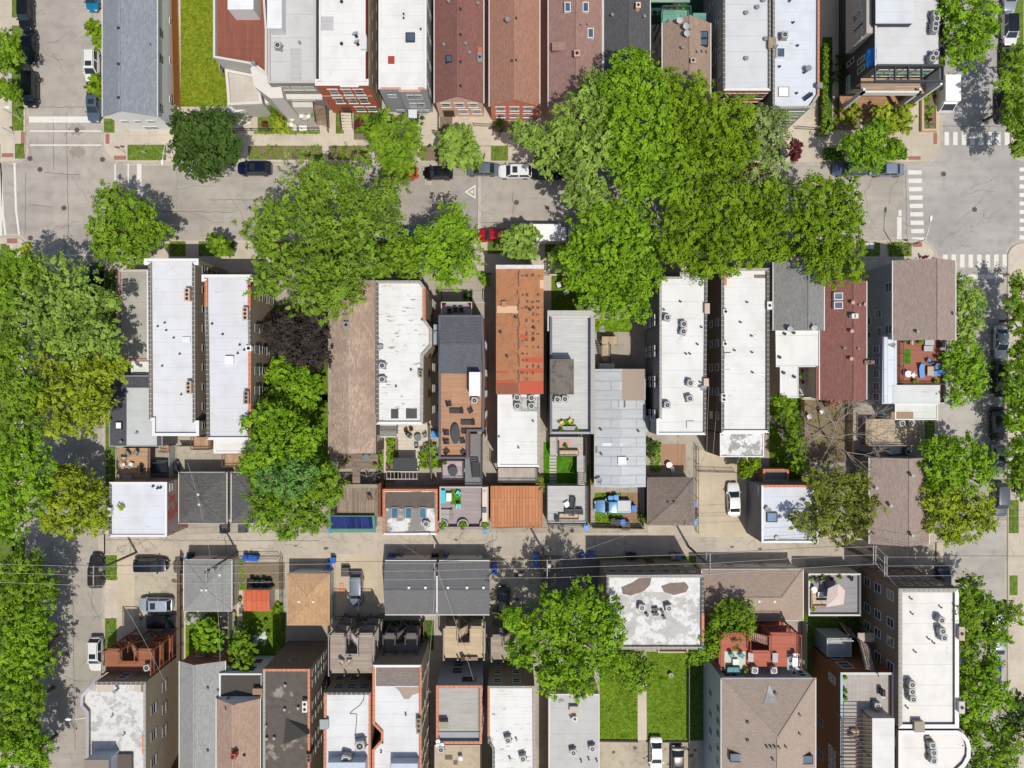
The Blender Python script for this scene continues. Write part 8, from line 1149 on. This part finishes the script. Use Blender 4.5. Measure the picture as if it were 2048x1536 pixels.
bins([(868, 1115), (876, 1116)], 'left of the pole at the charcoal double garage', 'black'); bins([(1236, 1045), (1226, 1043)], 'by the fence below the pickup truck', 'black'); bins([(503, 1164), (514, 1166), (526, 1165), (537, 1167), (510, 1174), (531, 1175)], 'in the stack above the orange shed', 'black'); bins([(1390, 1020), (1390, 1031)], 'along the hip garage wall', 'black', 'y'); bins([(1733, 492), (1742, 492)], 'on the shaded parkway grass', 'pale grey'); bins([(379, 1113)], 'behind the blue one by the grey hip roofed garage', 'black'); bins([(1258, 1112), (1268, 1113)], 'on the dark alley edge', 'black'); bins([(868, 868), (874, 869)], 'on the curved pale patio edge', 'light blue')
for px, py, lb in ((447, 1058, 'dark metal dumpster at the gap between the black hip roofed garages'), (484, 1057, 'dark metal dumpster below the second black hip roofed garage'), (355, 1131, 'dark metal dumpster beside the navy suv'), (690, 1144, 'black slatted dumpster on the beige driveway'), (1252, 1052, 'open wooden crate in the weedy yard')):
    x, y = P(px, py, 1.1); o = thing('dumpster', lb, 'dumpster', (x, y, .12), 'dumpsters'); m = MB(); m.ring([(x-.55, y-.6), (x+.55, y-.6), (x+.55, y+.6), (x-.55, y+.6)], [(x-.47, y-.52), (x+.47, y-.52), (x+.47, y+.52), (x-.47, y+.52)], .13, 1.15); m.box(x-.5, y-.55, .13, x+.5, y+.55, .2); m.build('container', plain((.06, .06, .06) if 'wood' not in lb else (.35, .3, .25), .7), o); m = MB(); [m.beam((x-.55, y-.5+.25*i, 1.19), (x+.55, y-.5+.25*i, 1.19), .2, .04) for i in range(5)]; m.build('lid', plain((.09, .09, .095), .6), o)
x, y = P(827, 232, 1.5); o = thing('portable_toilet', 'green portable toilet with pale roof in front of the grey house', 'portable toilet', (x, y, .12)); MB().box(x-.55, y-.55, .12, x+.55, y+.55, 2.2).build('cabin', plain((.02, .17, .10), .5), o); MB().prism(inset([(x-.6, y-.6), (x+.6, y-.6), (x+.6, y+.6), (x-.6, y+.6)], .02), 2.2, 2.36).build('roof', plain((.6, .62, .66), .4), o); MB().box(x-.35, y-.58, .3, x+.35, y-.552, 2.05).build('door', plain((.03, .22, .13), .5), o)
for pts, h, st, lb in (([(365, 890), (462, 890), (462, 938)], 1.8, 'grey', 'grey fence behind the black hip roofed garages'), ([(1392, 892), (1392, 960)], 1.6, 'iron', 'black iron fence between brick patio and driveway'), ([(1394, 941), (1468, 943)], 1.6, 'iron', 'black driveway gate above the white sedan'), ([(1392, 960), (1392, 1062)], 1.5, 'iron', 'black fence between hip garage and driveway'), ([(1179, 870), (1179, 1048)], 1.8, 'wood', 'brown board fence west of the weedy yard'), ([(1184, 1052), (1284, 1054)], 1.4, 'wood', 'brown board fence at the alley side of the weedy yard'), ([(1284, 850), (1284, 1050)], 1.6, 'grey', 'grey board fence east of the pale metal roof'), ([(1177, 575), (1177, 620)], 1.8, 'grey', 'dark board fence east of the small front lawn'), ([(470, 262), (575, 262)], 1.1, 'iron', 'low iron fence before the angled modern house'), ([(574, 226), (574, 262), (640, 262)], 1.3, 'iron', 'black iron fence around the planted patio'), ([(658, 222), (658, 266)], 1.2, 'iron', 'short iron fence left of the grass strip'), ([(878, 226), (878, 266), (905, 266)], 1.2, 'iron', 'iron fence beside the pink brick cottage'), ([(948, 252), (984, 254)], 1.2, 'iron', 'iron gate right of the pink brick cottage'), ([(1590, 258), (1650, 262)], 1.2, 'iron', 'iron fence before the angled white building'), ([(1655, 258), (1712, 260)], .8, 'wood', 'low timber edging fence south of the golden shrub'), ([(1096, 548), (1182, 548)], 1.1, 'iron', 'iron fence at the north edge of the small front lawn'), ([(950, 548), (984, 549)], 1.2, 'iron', 'iron gate north of the deck house steps'), ([(884, 580), (884, 600)], 1.2, 'iron', 'iron fence by the deck house garden'), ([(368, 1109), (368, 1325)], 1.6, 'chain', 'wire fence right of the grey parking pad'), ([(366, 1109), (366, 1320)], 1.8, 'wood', 'brown board fence right of the grey parking pad'), ([(466, 1118), (466, 1330)], 1.7, 'grey', 'grey fence right of the grey hip roofed garage'), ([(481, 1112), (560, 1112)], 1.8, 'iron', 'sliding iron gate of the garden with orange shed'), ([(566, 1112), (568, 1330)], 1.7, 'iron', 'iron fence left of the tan garage'), ([(662, 1150), (662, 1260)], 1.8, 'wood', 'brown board fence right of the tan garage'), ([(672, 1232), (768, 1234)], 1.5, 'iron', 'iron fence at the lower end of the beige driveway'), ([(850, 1236), (850, 1310)], 1.7, 'wood', 'brown board fence left of the dark gangway'), ([(966, 1236), (978, 1300)], 1.7, 'iron', 'iron fence right of the tan porch'), ([(985, 1218), (1084, 1220)], 1.8, 'grey', 'weathered fence below the black sedan'), ([(1084, 1112), (1084, 1218)], 1.8, 'wood', 'brown board fence between the two parking pads'), ([(1376, 1310), (1376, 1480)], 1.0, 'grey', 'low weathered fence along the east side of the double lawn'), ([(1199, 1480), (1275, 1481)], .5, 'grey', 'low timber edge at the foot of the left lawn'), ([(1293, 1482), (1376, 1482)], .4, 'grey', 'low timber edge at the foot of the right lawn'), ([(1600, 800), (1600, 960)], 1.7, 'wood', 'dark board fence between green yard and brown yard'), ([(1695, 805), (1695, 915)], 1.7, 'wood', 'brown board fence east of the brown yard'), ([(1490, 955), (1520, 960)], 1.8, 'grey', 'grey fence beside the small brick garden room'), ([(1712, 900), (1740, 905)], 1.6, 'grey', 'grey fence by the plank deck corner'), ([(860, 850), (866, 960)], 1.7, 'grey', 'grey fence west of the furnished deck house'), ([(222, 560), (222, 740)], 1.5, 'iron', 'black iron fence west of the low grey extension'), ([(1604, 1240), (1604, 1330)], 1.8, 'grey', 'pale fence left of the dark courtyard')): fence(lb, pts, h, st)
st = thing('porch_landing', 'pale concrete stoop at the south front of the stained square roof', 'stoop', (*P(1343, 1309, .5), .12)); x0, y0, x1, y1 = RW((1316, 1288, 1376, 1306), 1.0); MB().ring([(x0, y0), (x1, y0), (x1, y1), (x0, y1)], [(x0+.2, y0+.2), (x1-.2, y0+.2), (x1-.2, y1-.2), (x0+.2, y1-.2)], .1, 1.0).build('low_wall', plain((.5, .42, .32), .85), st); MB().box(x0+.2, y0+.2, .1, x1-.2, y1-.2, .25).build('floor', DKY, st)
put([('white chair', 1118, 571, 20), ('white chair', 1131, 586, -70)], 'on the small front lawn', .15); put([('white chair', 584, 238, 60), ('white chair', 583, 250, 90), ('white chair', 603, 232, 180), ('white chair', 617, 233, 180), ('grey low table', 609, 231, 90), ('white table', 607, 257, 0), ('white chair', 590, 257, 0)], 'on the planted patio', .15); put([('grey chair', 826, 1259, 20), ('grey chair', 797, 1262, 60), ('glass round table', 806, 1254, 0), ('grey chair', 804, 1244, 180)], 'in the dark garden below the double garage', .15); put([('white chair', 1643, 824, 30), ('white chair', 1618, 834, 20)], 'in the brown yard under the leafless tree', .15)
put([('flowering pot plant', 583, 212, 0), ('flowering pot plant', 610, 211, 0), ('clay pot plant', 1183, 608, 0), ('clay pot plant', 479, 1200, 0)], 'beside the house wall', .16); put([('clay pot plant', 513, 1246, 0), ('clay pot plant', 530, 1244, 0), ('clay pot plant', 518, 1268, 0), ('clay pot plant', 535, 1268, 0), ('clay pot plant', 550, 1248, 0), ('clay pot plant', 552, 1268, 0), ('clay pot plant', 551, 1288, 0), ('clay pot plant', 522, 1285, 0)], 'in the vegetable garden under the orange shed', .15)
for px, py, lb in ((1341, 1349, 'small round stone birdbath on the right lawn'),): x, y = P(px, py, .4); o = thing('birdbath', lb, 'birdbath', (x, y, .12)); MB().cyl(x, y, .12, .6, .14, 10).build('pedestal', STONE, o); MB().disc(x, y, .6, .12, .34, 18, .12).build('basin', STONE, o)
for px, py, c, lb in ((518, 1276, (.55, .6, .62), 'crumpled pale blue sheeting over garden heap'), (1189, 610, (.2, .45, .65), 'light blue tub on the gravel beside the fence'), (1211, 665, (.3, .28, .27), 'heap of tools and hoses at the yard landing'), (682, 1178, (.6, .25, .16), 'flat salmon coloured board lying by the fence')):
    x, y = P(px, py, .4); rr = random.Random(px); o = thing('garden_heap' if 'board' not in lb else 'loose_board', lb, 'garden clutter', (x, y, .12)); m = MB()
    if 'board' in lb: m.box(x-.35, y-.75, .13, x+.35, y+.75, .2)
    elif 'tub' in lb: m.cyl(x, y, .12, .5, .38, 14, .45)
    else:
        for _ in range(7): a, c_ = x+rr.uniform(-.9, .9), y+rr.uniform(-.8, .8); m.ball(a, c_, .2, rr.uniform(.3, .6), 7, .6)
    m.build('heap' if 'board' not in lb else 'board', plain(c, .6, 0, .4, 3), o)
# bicycles on the kerb path
def bicycle(px, py, rot, label):
    x, y = P(px, py, .5); o = thing('bicycle', label, 'bicycle', (0, 0, 0)); 
    for cx in (-.5, .5):
        m = MB(); [m.tube((cx+.33*cos(a), 0, .34+.33*sin(a)), (cx+.33*cos(a+.45), 0, .34+.33*sin(a+.45)), .025, 5) for a in [i*.4488 for i in range(14)]]; m.build('wheel', rubber, o)
    m = MB(); F = [((-.5, 0, .34), (-.15, 0, .85)), ((-.15, 0, .85), (.4, 0, .85)), ((.5, 0, .34), (.38, 0, .98)), ((-.15, 0, .85), (0, 0, .34)), ((0, 0, .34), (.4, 0, .85)), ((-.5, 0, .34), (0, 0, .34))]; [m.tube(a, c, .022, 5) for a, c in F]; m.build('frame', plain((.05, .07, .1), .3), o); MB().tube((.36, -.28, 1.0), (.36, .28, 1.0), .018).build('handlebar', steel, o); MB().box(-.3, -.08, .9, -.05, .08, .95).build('saddle', black, o)
    o.location = (x, y, .13); o.rotation_euler = (0, 0, rad(rot)); o['label'] = label
bicycle(968, 318, 80, 'bicycle locked at the parkway path right of the small pale tree'); bicycle(1003, 262, 60, 'dark bicycle by the gate of the red brick cottage'); bicycle(987, 254, 85, 'bicycle leaning on the fence left of the cottage gate')
